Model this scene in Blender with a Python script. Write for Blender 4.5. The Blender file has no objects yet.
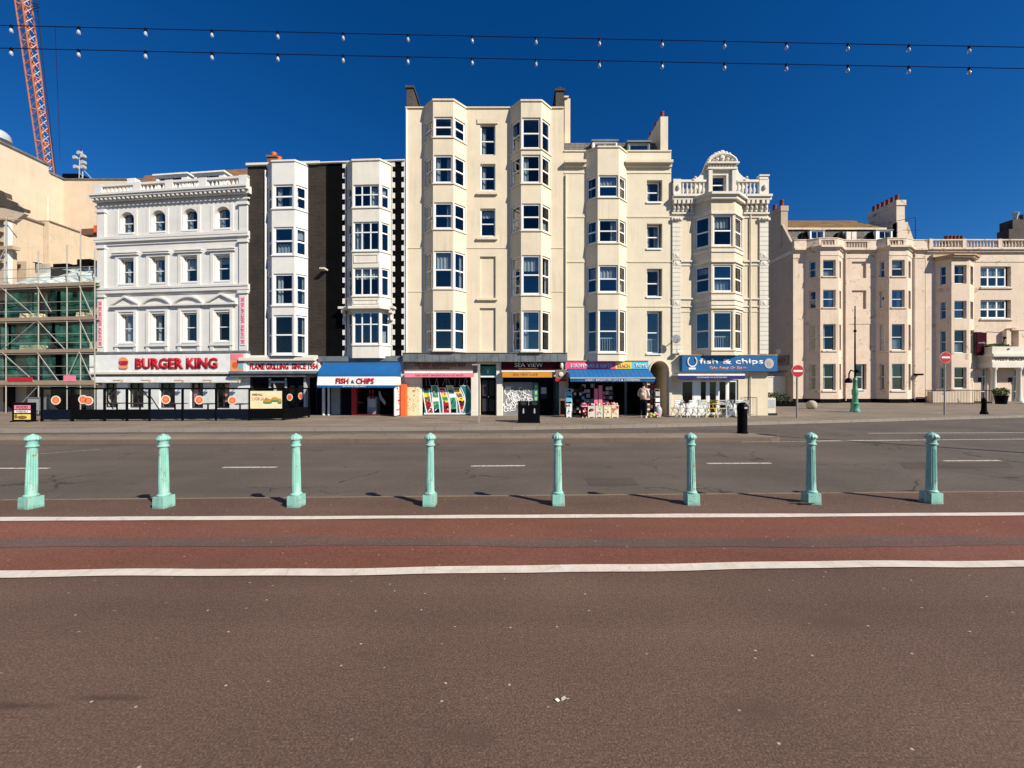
import bpy, bmesh, math, random
from mathutils import Vector, Matrix
R = random.Random(11); RC = random.Random(5)
sc = bpy.context.scene
COL = sc.collection
FL, CX, HY, CH = 385.0, 512.0, 386.0, 1.6      # focal length in pixels, principal point, eye height in metres
rad = math.radians

# ------------------------------------------------------------------ materials
def newmat(name):
    m = bpy.data.materials.new(name); m.use_nodes = True
    nt = m.node_tree; nt.nodes.clear()
    out = nt.nodes.new('ShaderNodeOutputMaterial'); b = nt.nodes.new('ShaderNodeBsdfPrincipled')
    nt.links.new(b.outputs[0], out.inputs[0])
    return m, nt, b
def N(nt, t, **kw):
    n = nt.nodes.new(t)
    for k, v in kw.items():
        if k in n.inputs.keys(): n.inputs[k].default_value = v
        else: setattr(n, k, v)
    return n
def coords(nt, scale=(1, 1, 1)):
    tc = N(nt, 'ShaderNodeTexCoord'); mp = N(nt, 'ShaderNodeMapping'); mp.inputs['Scale'].default_value = scale
    nt.links.new(tc.outputs['Object'], mp.inputs[0]); return mp.outputs[0]
def noise(nt, vec, scale, detail=4, rough=.55, dist=0):
    n = N(nt, 'ShaderNodeTexNoise'); n.inputs['Scale'].default_value = scale; n.inputs['Detail'].default_value = detail
    n.inputs['Roughness'].default_value = rough; n.inputs['Distortion'].default_value = dist
    nt.links.new(vec, n.inputs['Vector']); return n.outputs['Fac']
def ramp(nt, fac, stops):
    r = N(nt, 'ShaderNodeValToRGB'); e = r.color_ramp.elements
    while len(e) > 1: e.remove(e[0])
    e[0].position = stops[0][0]; c = stops[0][1]; e[0].color = (c[0], c[1], c[2], 1) if hasattr(c, '__len__') else (c, c, c, 1)
    for p, c in stops[1:]:
        x = e.new(p); x.color = (c[0], c[1], c[2], 1) if hasattr(c, '__len__') else (c, c, c, 1)
    nt.links.new(fac, r.inputs[0]); return r.outputs[0]
def mix(nt, a, b, fac, mode='MIX'):
    m = N(nt, 'ShaderNodeMix', data_type='RGBA', blend_type=mode)
    for sock, v in ((m.inputs[6], a), (m.inputs[7], b), (m.inputs[0], fac)):
        if hasattr(v, 'links') or hasattr(v, 'is_linked'): nt.links.new(v, sock)
        elif isinstance(v, (int, float)): sock.default_value = v
        else: sock.default_value = (v[0], v[1], v[2], 1)
    return m.outputs[2]
def bump(nt, b, h, strength=.2, dist=.01):
    n = N(nt, 'ShaderNodeBump'); n.inputs['Strength'].default_value = strength; n.inputs['Distance'].default_value = dist
    nt.links.new(h, n.inputs['Height']); nt.links.new(n.outputs[0], b.inputs['Normal'])

def paint(name, col, rough=.5, var=.06, scale=3., metal=0., spec=.4):
    m, nt, b = newmat(name); v = coords(nt)
    f = noise(nt, v, scale)
    k = tuple(max(0, c*(1-var*2)) for c in col); h = tuple(min(1, c*(1+var)) for c in col)
    nt.links.new(ramp(nt, f, [(.3, k), (.7, h)]), b.inputs['Base Color'])
    b.inputs['Roughness'].default_value = rough; b.inputs['Metallic'].default_value = metal
    b.inputs['Specular IOR Level'].default_value = spec if max(col) > .05 else .04
    return m
def stucco(name, col, dirt=(.25, .2, .15), amt=.35, peel=None, peel_amt=.0, rough=.85):
    m, nt, b = newmat(name); v = coords(nt)
    f = noise(nt, v, .9, 6, .6); base = ramp(nt, f, [(.3, tuple(c*.90 for c in col)), (.7, tuple(min(1, c*1.04) for c in col))])
    vs = coords(nt, (4.5, 4.5, .22)); st = ramp(nt, noise(nt, vs, 1.6, 6, .65), [(.48, 0), (.72, 1)])
    big = ramp(nt, noise(nt, v, .35, 3), [(.42, 0), (.65, 1)])
    ma = N(nt, 'ShaderNodeMath', operation='MULTIPLY'); nt.links.new(st, ma.inputs[0]); nt.links.new(big, ma.inputs[1])
    mb_ = N(nt, 'ShaderNodeMath', operation='MULTIPLY'); nt.links.new(ma.outputs[0], mb_.inputs[0]); mb_.inputs[1].default_value = amt
    c = mix(nt, base, dirt, mb_.outputs[0])
    fine = ramp(nt, noise(nt, v, 22, 3, .6), [(.3, .93), (.7, 1.03)])
    c = mix(nt, c, fine, 1.0, 'MULTIPLY')
    if peel:
        pf = ramp(nt, noise(nt, v, 1.7, 8, .72, .6), [(.60-.1*peel_amt, 0), (.625-.1*peel_amt, 1)])
        c = mix(nt, c, peel, pf)
    nt.links.new(c, b.inputs['Base Color']); b.inputs['Roughness'].default_value = rough
    b.inputs['Specular IOR Level'].default_value = .25
    bump(nt, b, noise(nt, v, 40, 4), .25, .004)
    return m
def bricks(name, c1, c2, mortar, bw=.225, bh=.075, rough=.85, msize=.01):
    m, nt, b = newmat(name); v = coords(nt)
    sx = N(nt, 'ShaderNodeSeparateXYZ'); nt.links.new(v, sx.inputs[0])
    ad = N(nt, 'ShaderNodeMath', operation='ADD'); nt.links.new(sx.outputs[0], ad.inputs[0]); nt.links.new(sx.outputs[1], ad.inputs[1])
    cx = N(nt, 'ShaderNodeCombineXYZ'); nt.links.new(ad.outputs[0], cx.inputs[0]); nt.links.new(sx.outputs[2], cx.inputs[1])
    t = N(nt, 'ShaderNodeTexBrick'); nt.links.new(cx.outputs[0], t.inputs['Vector'])
    t.inputs['Color1'].default_value = (*c1, 1); t.inputs['Color2'].default_value = (*c2, 1); t.inputs['Mortar'].default_value = (*mortar, 1)
    t.inputs['Scale'].default_value = 1; t.inputs['Brick Width'].default_value = bw; t.inputs['Row Height'].default_value = bh; t.inputs['Mortar Size'].default_value = msize
    f = ramp(nt, noise(nt, v, 1.1, 5), [(.3, .75), (.7, 1.2)])
    nt.links.new(mix(nt, t.outputs[0], f, 1.0, 'MULTIPLY'), b.inputs['Base Color']); b.inputs['Roughness'].default_value = rough
    b.inputs['Specular IOR Level'].default_value = .05 if max(c1) < .01 else .25
    bump(nt, b, t.outputs[1], -.3, .01)
    return m
def asphalt(name, col, warm=1., speck=.5, cracks=.0, chips=True, worn=None, slabs=False, blot=()):
    m, nt, b = newmat(name); v = coords(nt)
    big = ramp(nt, noise(nt, v, .45, 5, .6), [(.3, .80), (.7, 1.14)])
    lane = ramp(nt, noise(nt, coords(nt, (.06, 1.3, 1)), 1.2, 4), [(.3, .88), (.7, 1.1)])
    f1 = noise(nt, v, 95, 3, .7)
    g = ramp(nt, f1, [(.30, 1-.75*speck), (.5, 1.0), (.60, 1+.5*speck), (.74, 1+2.2*speck)])
    f2 = noise(nt, v, 26, 2, .6); g2 = ramp(nt, f2, [(.3, 1-.18*speck), (.7, 1+.18*speck)])
    c = mix(nt, col, big, 1.0, 'MULTIPLY'); c = mix(nt, c, lane, 1.0, 'MULTIPLY')
    c = mix(nt, c, g, 1.0, 'MULTIPLY'); c = mix(nt, c, g2, 1.0, 'MULTIPLY')
    for (bx, by, rx, ry) in blot:                # soft old spill marks
        mp = N(nt, 'ShaderNodeMapping'); mp.inputs['Location'].default_value = (-.5*bx/rx, -.5*by/ry, 0); mp.inputs['Scale'].default_value = (.5/rx, .5/ry, 0)
        tcb = N(nt, 'ShaderNodeTexCoord'); nt.links.new(tcb.outputs['Object'], mp.inputs[0]); ln = N(nt, 'ShaderNodeVectorMath', operation='LENGTH'); nt.links.new(mp.outputs[0], ln.inputs[0])
        sm = N(nt, 'ShaderNodeMath', operation='MULTIPLY_ADD'); nt.links.new(noise(nt, v, 9, 6, .7), sm.inputs[0]); sm.inputs[1].default_value = .8; nt.links.new(ln.outputs['Value'], sm.inputs[2])
        c = mix(nt, c, tuple(x*(.5 if ry < .045 else .8) for x in col), ramp(nt, sm.outputs[0], [(.55, .9), (1.0, 0)] if False else [(.45, .8), (.80, 0)]))
    if slabs:
        t = N(nt, 'ShaderNodeTexBrick'); nt.links.new(v, t.inputs['Vector']); t.inputs['Color1'].default_value = (1.06, 1.05, 1.04, 1); t.inputs['Color2'].default_value = (.90, .90, .89, 1); t.inputs['Mortar'].default_value = (.62, .6, .58, 1)
        t.inputs['Scale'].default_value = 1; t.inputs['Brick Width'].default_value = .75; t.inputs['Row Height'].default_value = .6; t.inputs['Mortar Size'].default_value = .012
        c = mix(nt, c, t.outputs[0], 1.0, 'MULTIPLY')
    if worn:
        w = ramp(nt, noise(nt, coords(nt, (.5, 3, 1)), 1.0, 6, .65), [(.5, 0), (.72, .7)])
        c = mix(nt, c, worn, w)
    if chips:                                   # pale trodden gum and flecks
        vo = N(nt, 'ShaderNodeTexVoronoi', voronoi_dimensions='2D'); vo.inputs['Scale'].default_value = 3.3; nt.links.new(coords(nt, (1, 1.2, 1)), vo.inputs['Vector'])
        d = ramp(nt, vo.outputs['Distance'], [(.020, 1), (.028, 0)])
        sep = N(nt, 'ShaderNodeSeparateColor'); nt.links.new(vo.outputs['Color'], sep.inputs[0])
        on = ramp(nt, sep.outputs[0], [(.45, 0), (.85, 1)])
        mm = N(nt, 'ShaderNodeMath', operation='MULTIPLY'); nt.links.new(d, mm.inputs[0]); nt.links.new(on, mm.inputs[1])
        c = mix(nt, c, (.42, .38, .33), mm.outputs[0])
        st = ramp(nt, noise(nt, v, 1.9, 6, .75, 1.0), [(.66, 0), (.74, .45)])
        c = mix(nt, c, tuple(x*.45 for x in col), st)
    if cracks:
        vo = N(nt, 'ShaderNodeTexVoronoi', feature='DISTANCE_TO_EDGE'); vo.inputs['Scale'].default_value = .55
        wv = N(nt, 'ShaderNodeVectorMath', operation='ADD'); nn = N(nt, 'ShaderNodeTexNoise'); nn.inputs['Scale'].default_value = 1.4; nn.inputs['Detail'].default_value = 6
        nt.links.new(v, nn.inputs['Vector']); nt.links.new(v, wv.inputs[0]); nt.links.new(nn.outputs['Color'], wv.inputs[1]); nt.links.new(wv.outputs[0], vo.inputs['Vector'])
        cr = ramp(nt, vo.outputs['Distance'], [(.004, 1), (.014, 0)])
        ms = ramp(nt, noise(nt, v, .5, 3), [(.5, 0), (.6, 1)])
        mm = N(nt, 'ShaderNodeMath', operation='MULTIPLY'); nt.links.new(cr, mm.inputs[0]); nt.links.new(ms, mm.inputs[1])
        m2 = N(nt, 'ShaderNodeMath', operation='MULTIPLY'); nt.links.new(mm.outputs[0], m2.inputs[0]); m2.inputs[1].default_value = cracks
        c = mix(nt, c, (.012, .011, .01), m2.outputs[0])
    nt.links.new(c, b.inputs['Base Color']); b.inputs['Roughness'].default_value = .9; b.inputs['Specular IOR Level'].default_value = .2
    bump(nt, b, f1, .45, .006)
    return m
def glassmat(name, tint=(.55, .62, .66), ior=.12):
    m, nt, b = newmat(name); nt.nodes.remove(b); out = [n for n in nt.nodes if n.type == 'OUTPUT_MATERIAL'][0]
    g = N(nt, 'ShaderNodeBsdfGlossy'); g.inputs['Roughness'].default_value = .02
    t = N(nt, 'ShaderNodeBsdfTransparent'); t.inputs[0].default_value = (*tint, 1)
    lw = N(nt, 'ShaderNodeLayerWeight'); lw.inputs[0].default_value = .5; fr = N(nt, 'ShaderNodeMapRange'); pw = N(nt, 'ShaderNodeMath', operation='POWER'); pw.inputs[1].default_value = 4.; nt.links.new(lw.outputs['Facing'], pw.inputs[0]); nt.links.new(pw.outputs[0], fr.inputs[0]); oi = N(nt, 'ShaderNodeObjectInfo'); rv = N(nt, 'ShaderNodeMath', operation='MULTIPLY_ADD'); nt.links.new(oi.outputs['Random'], rv.inputs[0]); rv.inputs[1].default_value = ior*1.2; rv.inputs[2].default_value = ior*.5; nt.links.new(rv.outputs[0], fr.inputs[3]); fr.inputs[4].default_value = .9; mx = N(nt, 'ShaderNodeMixShader')
    nt.links.new(fr.outputs[0], mx.inputs[0]); nt.links.new(t.outputs[0], mx.inputs[1]); nt.links.new(g.outputs[0], mx.inputs[2]); nt.links.new(mx.outputs[0], out.inputs[0])
    bn = N(nt, 'ShaderNodeBump'); bn.inputs['Strength'].default_value = .12; bn.inputs['Distance'].default_value = .03
    nt.links.new(noise(nt, coords(nt), 1.5, 2), bn.inputs['Height']); nt.links.new(bn.outputs[0], g.inputs['Normal'])
    return m

M = {}
M['cream'] = stucco('cream_render', (.745, .63, .465), (.42, .33, .24), .5)
M['cream2'] = stucco('pale_cream_render', (.745, .645, .48), (.42, .34, .25), .45)
M['cream3'] = stucco('buttery_cream_render', (.745, .63, .455), (.4, .33, .24), .5)
M['white'] = stucco('white_stucco', (.73, .70, .655), (.42, .38, .35), .3)
M['ivory'] = stucco('ivory_stucco', (.75, .69, .59), (.45, .38, .28), .5)
M['pink'] = stucco('pink_render', (.70, .555, .43), (.36, .26, .2), .55, (.48, .33, .22), .05)
M['pinktrim'] = stucco('pink_trim', (.72, .58, .46), (.35, .25, .15), .7, (.38, .27, .16), .25)
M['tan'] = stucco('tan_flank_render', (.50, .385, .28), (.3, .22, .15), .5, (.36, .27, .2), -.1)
M['sandwall'] = stucco('sandy_render', (.68, .53, .395), (.45, .36, .24), .6)
M['sandwall2'] = stucco('weathered_render', (.58, .455, .335), (.36, .29, .2), .9, (.46, .40, .28), .35)
M['brickdark'] = bricks('dark_brown_brick', (.022, .016, .013), (.038, .028, .022), (.055, .044, .036))
M['black'] = bricks('black_painted_brick', (.0025, .0025, .003), (.004, .004, .0045), (.002, .002, .0025), rough=.95)
M['chimbrick'] = bricks('sooty_chimney_brick', (.05, .04, .035), (.08, .06, .045), (.09, .08, .07))
M['redtile'] = bricks('orange_clay_tiles', (.34, .15, .07), (.24, .12, .07), (.10, .06, .04), .18, .12)
M['slate'] = bricks('grey_slates', (.17, .145, .125), (.11, .095, .085), (.05, .05, .05), .3, .2, msize=.015)
M['lichen'] = bricks('lichen_yellow_slates', (.23, .125, .035), (.14, .085, .035), (.08, .06, .03), .3, .2)
M['lead'] = paint('lead_sheet', (.16, .17, .18), .5, .2, 2.)
M['upvc'] = paint('white_window_frame', (.84, .83, .81), .35, .02, 2.)
M['glass'] = glassmat('window_glass')
M['shopglass'] = glassmat('shop_glass', (.88, .9, .9), .04)
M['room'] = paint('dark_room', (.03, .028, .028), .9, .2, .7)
M['curtain'] = paint('pale_curtain', (.72, .70, .66), .9, .08, 8.)
M['blind'] = paint('cream_blind', (.75, .74, .68), .8, .03, 3.)
M['redcurtain'] = paint('red_curtain', (.30, .07, .08), .9, .1, 8.)
M['kerb'] = stucco('kerb_stone', (.27, .23, .19), (.1, .08, .06), .6)
M['kerbthin'] = stucco('thin_kerb_edge', (.25, .19, .12), (.05, .04, .03), .9)
M['kerb2'] = stucco('dark_kerb_stone', (.16, .115, .09), (.06, .04, .03), .6)  # reddish-brown island kerb, darkened to paint in the kerb's shadow line
M['damp'] = asphalt('damp_asphalt', (.080, .050, .037), speck=.6, chips=False)
M['pave'] = asphalt('far_paving', (.228, .182, .142), speck=.25, cracks=.0, slabs=True)
M['roadpatch'] = asphalt('patched_road_asphalt', (.088, .068, .057), speck=.4, chips=False)
M['road'] = asphalt('road_asphalt', (.110, .088, .073), speck=.42, cracks=.75, chips=False)
M['prom'] = asphalt('promenade_asphalt', (.124, .075, .056), speck=.62, cracks=0, blot=((-2.45, 1.925, .40, .04), (-2.08, 1.975, .30, .032), (-.9, 2.3, .12, .05), (1.2, 1.9, .3, .12), (2.2, 2.6, .4, .15), (-.2, 1.75, .25, .08)))
M['red'] = asphalt('red_cycle_asphalt', (.175, .066, .046), speck=.55, worn=(.14, .082, .062))
M['grey'] = asphalt('grey_worn_strip', (.122, .076, .060), speck=.5)
def linemat(name, wear):
    m, nt, b = newmat(name); v = coords(nt)
    c = ramp(nt, noise(nt, v, 6, 5, .65), [(.3, (.56, .48, .40)), (.65, (.70, .61, .52))])
    w = ramp(nt, noise(nt, v, 17, 8, .75), [(wear, (.16, .12, .10)), (wear+.06, 1)])
    c = mix(nt, c, w, 1., 'MULTIPLY')
    vo = N(nt, 'ShaderNodeTexVoronoi', feature='DISTANCE_TO_EDGE'); vo.inputs['Scale'].default_value = 4; nt.links.new(coords(nt, (1.2, .45, 1)), vo.inputs['Vector'])
    cr = ramp(nt, vo.outputs['Distance'], [(.006, .5), (.02, 1)]); c = mix(nt, c, cr, .3, 'MULTIPLY')
    nt.links.new(c, b.inputs['Base Color']); b.inputs['Roughness'].default_value = .7
    return m
M['line'] = linemat('white_road_paint', .30); M['line2'] = linemat('worn_road_paint', .42)
def mintmat():
    m, nt, b = newmat('mint_paint'); v = coords(nt)
    oi = N(nt, 'ShaderNodeObjectInfo'); av = N(nt, 'ShaderNodeVectorMath', operation='ADD'); nt.links.new(v, av.inputs[0]); nt.links.new(oi.outputs['Location'], av.inputs[1])
    c = ramp(nt, noise(nt, av.outputs[0], 8, 5), [(.3, (.20, .46, .385)), (.7, (.28, .54, .455))])
    st = ramp(nt, noise(nt, av.outputs[0], 16, 8, .7), [(.585, 0), (.63, 1)])
    c = mix(nt, c, (.30, .17, .07), st)
    sx = N(nt, 'ShaderNodeSeparateXYZ'); nt.links.new(v, sx.inputs[0]); zz_ = N(nt, 'ShaderNodeMath', operation='MULTIPLY_ADD'); nt.links.new(noise(nt, av.outputs[0], 12, 5), zz_.inputs[0]); zz_.inputs[1].default_value = .12; nt.links.new(sx.outputs[2], zz_.inputs[2]); c = mix(nt, c, (.13, .14, .10), ramp(nt, zz_.outputs[0], [(.05, .7), (.10, 0)]))
    vst = noise(nt, coords(nt, (30, 30, 2.2)), 1.0, 4); c = mix(nt, c, (.40, .60, .50), ramp(nt, vst, [(.55, 0), (.62, .5)]))
    d2 = ramp(nt, noise(nt, av.outputs[0], 3.3, 8, .75), [(.55, 0), (.7, .5)])
    c = mix(nt, c, (.42, .62, .50), d2)
    nt.links.new(c, b.inputs['Base Color']); b.inputs['Roughness'].default_value = .38
    bump(nt, b, noise(nt, av.outputs[0], 30, 4), .15, .003)
    return m
M['mint'] = mintmat()
M['green'] = paint('lamp_green', (.08, .30, .20), .45, .12, 8.)
for n, c, r in (('blackpaint', (.004, .004, .005), .4), ('navy', (.005, .008, .016), .5), ('blue', (.003, .10, .30), .8), ('awnblue', (.002, .10, .29), .8), ('awnlight', (.004, .125, .34), .8),
                ('signblue', (.002, .10, .28), .5), ('deepblue', (.008, .008, .13), .7), ('red_', (.48, .012, .02), .45), ('orange', (.80, .12, .03), .5), ('ltorange', (.85, .33, .16), .5), ('pinksoft', (.80, .62, .62), .5), ('pinkp', (.85, .22, .30), .5),
                ('magenta', (.85, .09, .22), .5), ('yellow', (.85, .62, .08), .5), ('cyan', (.12, .50, .65), .5), ('teal', (.02, .20, .19), .45), ('greenp', (.04, .30, .14), .5),
                ('maroon', (.045, .006, .010), .35), ('ochre', (.62, .26, .02), .6), ('silver', (.45, .45, .46), .35), ('grey_', (.28, .28, .29), .6), ('dgrey', (.035, .035, .04), .6),
                ('wht', (.82, .81, .78), .5), ('offw', (.68, .62, .50), .6), ('bone', (.78, .68, .42), .6), ('brownp', (.22, .10, .05), .6), ('tanp', (.45, .33, .22), .7), ('darkred', (.14, .012, .015), .5),
                ('craneor', (.62, .20, .09), .6), ('pole', (.30, .28, .26), .45), ('cableb', (.01, .015, .06), .5), ('terracotta', (.22, .04, .022), .8), ('board', (.32, .235, .165), .85),
                ('tube', (.36, .34, .30), .5), ('skin', (.55, .32, .23), .6), ('hair', (.05, .03, .02), .8), ('shirt', (.74, .56, .52), .9), ('trouser', (.015, .015, .02), .9),
                ('ygreen', (.45, .55, .15), .6), ('stone', (.42, .36, .29), .85), ('leafd', (.035, .06, .02), .8), ('leafl', (.10, .13, .03), .8), ('brownsign', (.20, .15, .12), .6), ('redgo', (.12, .02, .02), .5)):
    M[n] = paint(n, c, r)
M['cableb'].node_tree.nodes['Principled BSDF'].inputs['Specular IOR Level'].default_value = 0
M['cableb'].node_tree.nodes['Principled BSDF'].inputs['Roughness'].default_value = 1
def netmat():
    m, nt, b = newmat('green_debris_netting'); out = [n for n in nt.nodes if n.type == 'OUTPUT_MATERIAL'][0]
    t = N(nt, 'ShaderNodeBsdfTransparent'); mx = N(nt, 'ShaderNodeMixShader'); v = coords(nt)
    f = ramp(nt, noise(nt, v, .8, 5, .6), [(.38, .04), (.62, .6)])
    nt.links.new(f, mx.inputs[0]); nt.links.new(t.outputs[0], mx.inputs[1]); nt.links.new(b.outputs[0], mx.inputs[2]); nt.links.new(mx.outputs[0], out.inputs[0])
    c = ramp(nt, noise(nt, coords(nt, (1, 1, .5)), 2.5, 5), [(.3, (.02, .15, .11)), (.7, (.09, .32, .22))])
    nt.links.new(c, b.inputs['Base Color']); b.inputs['Roughness'].default_value = .9
    return m
M['net'] = netmat()
M['sheeting'] = paint('pale_tarpaulin', (.55, .62, .58), .5, .3, 2.)

# ------------------------------------------------------------------ mesh builder
SPLIT = {'bay_moulding', 'ledge', 'cornice', 'moulding', 'pedestal', 'finial', 'bracket', 'window_poster', 'pipe', 'pier', 'plaque', 'drainpipe', 'roof_vent', 'pilaster', 'shop_cornice', 'quoins', 'broken_cornice', 'window_surround', 'dormer_cheek', 'door_trim', 'aerial', 'emblem'}
class MB:
    def __init__(s): s.v = []; s.f = []; s.m = []; s.mi = 0; s.smooth = set()
    def face(s, pts, sm=False):
        i = len(s.v); s.v += [tuple(p) for p in pts]; s.f.append(tuple(range(i, i+len(pts)))); s.m.append(s.mi)
        if sm: s.smooth.add(len(s.f)-1)
    def add(s, vs, fs, sm=False):
        i = len(s.v); s.v += [tuple(p) for p in vs]
        for f in fs:
            if sm: s.smooth.add(len(s.f))
            s.f.append(tuple(i+k for k in f)); s.m.append(s.mi)
    def hexa(s, p):      # 8 points: bottom 4 ccw, top 4
        s.add(p, [(0, 3, 2, 1), (4, 5, 6, 7), (0, 1, 5, 4), (1, 2, 6, 5), (2, 3, 7, 6), (3, 0, 4, 7)])
    def box(s, x0, x1, y0, y1, z0, z1):
        if x0 > x1: x0, x1 = x1, x0
        if y0 > y1: y0, y1 = y1, y0
        if z0 > z1: z0, z1 = z1, z0
        s.hexa([(x0, y0, z0), (x1, y0, z0), (x1, y1, z0), (x0, y1, z0), (x0, y0, z1), (x1, y0, z1), (x1, y1, z1), (x0, y1, z1)])
    def lathe(s, c, prof, n=16, axis='z', sm=True, flute=0, flr=(0, 0), closed=True):
        vs = []
        for (r, h) in prof:
            for k in range(n):
                a = 2*math.pi*k/n; rr = r
                if flute and flr[0] <= h <= flr[1] and k % 2: rr = r*(1-flute)
                x, y = rr*math.cos(a), rr*math.sin(a)
                p = (x, y, h) if axis == 'z' else ((x, h, y) if axis == 'y' else (h, x, y))
                vs.append((c[0]+p[0], c[1]+p[1], c[2]+p[2]))
        fs = []
        for j in range(len(prof)-1):
            for k in range(n):
                a, b2 = j*n+k, j*n+(k+1) % n
                fs.append((a, b2, b2+n, a+n))
        if closed: fs.append(tuple(range(n))[::-1]); fs.append(tuple((len(prof)-1)*n+k for k in range(n)))
        s.add(vs, fs, sm)
    def tube(s, a, b, r, n=6, r2=None):
        a = Vector(a); b = Vector(b); d = (b-a)
        if d.length < 1e-6: return
        q = d.to_track_quat('Z', 'Y'); r2 = r if r2 is None else r2; vs = []
        for p, rr in ((a, r), (b, r2)):
            for k in range(n):
                t = 2*math.pi*k/n; vs.append(p+q@Vector((rr*math.cos(t), rr*math.sin(t), 0)))
        fs = [(k, (k+1) % n, n+(k+1) % n, n+k) for k in range(n)]+[tuple(range(n))[::-1], tuple(range(n, 2*n))]
        s.add(vs, fs, n > 5)
    def path(s, pts, r, n=6):
        for a, b in zip(pts[:-1], pts[1:]): s.tube(a, b, r, n)
    def ball(s, c, rx, ry=None, rz=None, n=12, m=8):
        ry = ry or rx; rz = rz or rx; vs = []; fs = []
        for j in range(m+1):
            p = math.pi*j/m
            for k in range(n):
                t = 2*math.pi*k/n; vs.append((c[0]+rx*math.sin(p)*math.cos(t), c[1]+ry*math.sin(p)*math.sin(t), c[2]+rz*math.cos(p)))
        for j in range(m):
            for k in range(n): fs.append((j*n+k, (j+1)*n+k, (j+1)*n+(k+1) % n, j*n+(k+1) % n))
        s.add(vs, fs, True)
    def build(s, name, mats, parent=None, recalc=True):
        if name in SPLIT and parent is not None: return s.build_pieces(name, mats, parent, recalc)
        return s.build_one(name, mats, parent, recalc)
    def build_pieces(s, name, mats, parent, recalc):
        # pieces that do not touch each other become separate parts
        par = list(range(len(s.v)))
        def fd(i):
            while par[i] != i: par[i] = par[par[i]]; i = par[i]
            return i
        for f in s.f:
            for k in f[1:]: par[fd(k)] = fd(f[0])
        isl = {}
        for i in range(len(s.v)): isl.setdefault(fd(i), []).append(i)
        bb = [([min(s.v[i][a] for i in g)-.015 for a in range(3)], [max(s.v[i][a] for i in g)+.015 for a in range(3)], k) for k, g in isl.items()]
        cl = list(range(len(bb)))
        def fc(i):
            while cl[i] != i: i = cl[i]
            return i
        for i in range(len(bb)):
            for j in range(i):
                if all(bb[i][0][a] <= bb[j][1][a] and bb[j][0][a] <= bb[i][1][a] for a in range(3)): cl[fc(i)] = fc(j)
        own = {bb[i][2]: fc(i) for i in range(len(bb))}; out = {}
        for q, f in enumerate(s.f):
            m = out.setdefault(own[fd(f[0])], MB()); m.mi = s.m[q]; m.face([s.v[k] for k in f], q in s.smooth)
        last = None
        for m in out.values(): last = m.build_one(name, mats, parent, recalc)
        return last
    def build_one(s, name, mats, parent=None, recalc=True):
        me = bpy.data.meshes.new(name); me.from_pydata(s.v, [], s.f)
        mats = mats if isinstance(mats, (list, tuple)) else [mats]
        for m in mats: me.materials.append(M[m] if isinstance(m, str) else m)
        if len(mats) > 1: me.polygons.foreach_set('material_index', s.m)
        if s.smooth: me.polygons.foreach_set('use_smooth', [i in s.smooth for i in range(len(s.f))])
        bm = bmesh.new(); bm.from_mesh(me); bmesh.ops.remove_doubles(bm, verts=bm.verts, dist=1e-5)
        if recalc: bmesh.ops.recalc_face_normals(bm, faces=bm.faces)
        bm.to_mesh(me); bm.free()
        if s.smooth:
            try: me.set_sharp_from_angle(angle=rad(40))
            except Exception: pass
        o = bpy.data.objects.new(name, me); COL.objects.link(o)
        if parent is not None: o.parent = parent
        return o

def tag(o, label=None, cat=None, group=None, kind=None):
    if label: o['label'] = label
    if cat: o['category'] = cat
    if group: o['group'] = group
    if kind: o['kind'] = kind
    return o
def empty(name, loc, rz=0, label=None, cat=None, group=None):
    o = bpy.data.objects.new(name, None); COL.objects.link(o); o.location = loc; o.rotation_euler = (0, 0, rz); o.empty_display_size = .2
    return tag(o, label, cat, group)
def dup(root, loc, rz=None, label=None, group=None):
    r = root.copy(); COL.objects.link(r); r.location = loc
    if rz is not None: r.rotation_euler = (0, 0, rz)
    if label: r['label'] = label
    if group: r['group'] = group
    for ch in list(root.children):
        c = ch.copy(); COL.objects.link(c); c.parent = r
        for g in list(ch.children):
            d = g.copy(); COL.objects.link(d); d.parent = c
    return r
def W(px, py, D): return ((px-CX)/FL*D, D, CH+(HY-py)/FL*D)         # world point seen at a pixel at depth D
def G(px, py, z=0.):
    D = (CH-z)*FL/(py-HY); return ((px-CX)/FL*D, D, z)

# ------------------------------------------------------------------ frames and facade segments
class Frame:
    def __init__(s, X0, Y0, ang): s.X0, s.Y0, s.a = X0, Y0, rad(ang); s.c, s.s = math.cos(s.a), math.sin(s.a)
    def hit(s, px, d=0.):
        k = (px-CX)/FL; Ox, Oy = s.X0+d*s.s, s.Y0-d*s.c
        # t*k = Ox + u c ; t = Oy + u s
        u = (k*Oy-Ox)/(s.c-k*s.s); t = Oy+u*s.s
        return u, t
    def u(s, px, d=0.): return s.hit(px, d)[0]
    def z(s, px, py, d=0.): return CH+(HY-py)/FL*s.hit(px, d)[1]
    def world(s, u, d=0., z=0.): return (s.X0+u*s.c+d*s.s, s.Y0+u*s.s-d*s.c, z)
    def root(s, name, label, cat, group=None): return empty(name, (s.X0, s.Y0, 0), s.a, label, cat, group)
class Seg:
    def __init__(s, p0, p1):
        s.p0 = Vector(p0); d = Vector(p1)-s.p0; s.L = d.length; s.d = d/s.L; s.n = Vector((s.d.y, -s.d.x))
    def P(s, a, z, o=0.):
        q = s.p0+s.d*a+s.n*o; return (q.x, q.y, z)
    def box(s, mb, a0, a1, z0, z1, o0, o1):
        if z1 < z0: z0, z1 = z1, z0
        mb.hexa([s.P(a0, z0, o1), s.P(a1, z0, o1), s.P(a1, z0, o0), s.P(a0, z0, o0), s.P(a0, z1, o1), s.P(a1, z1, o1), s.P(a1, z1, o0), s.P(a0, z1, o0)])
AX = Seg((0, 0), (1, 0))                 # the facade line itself: a = local x, o = distance towards the street
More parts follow.
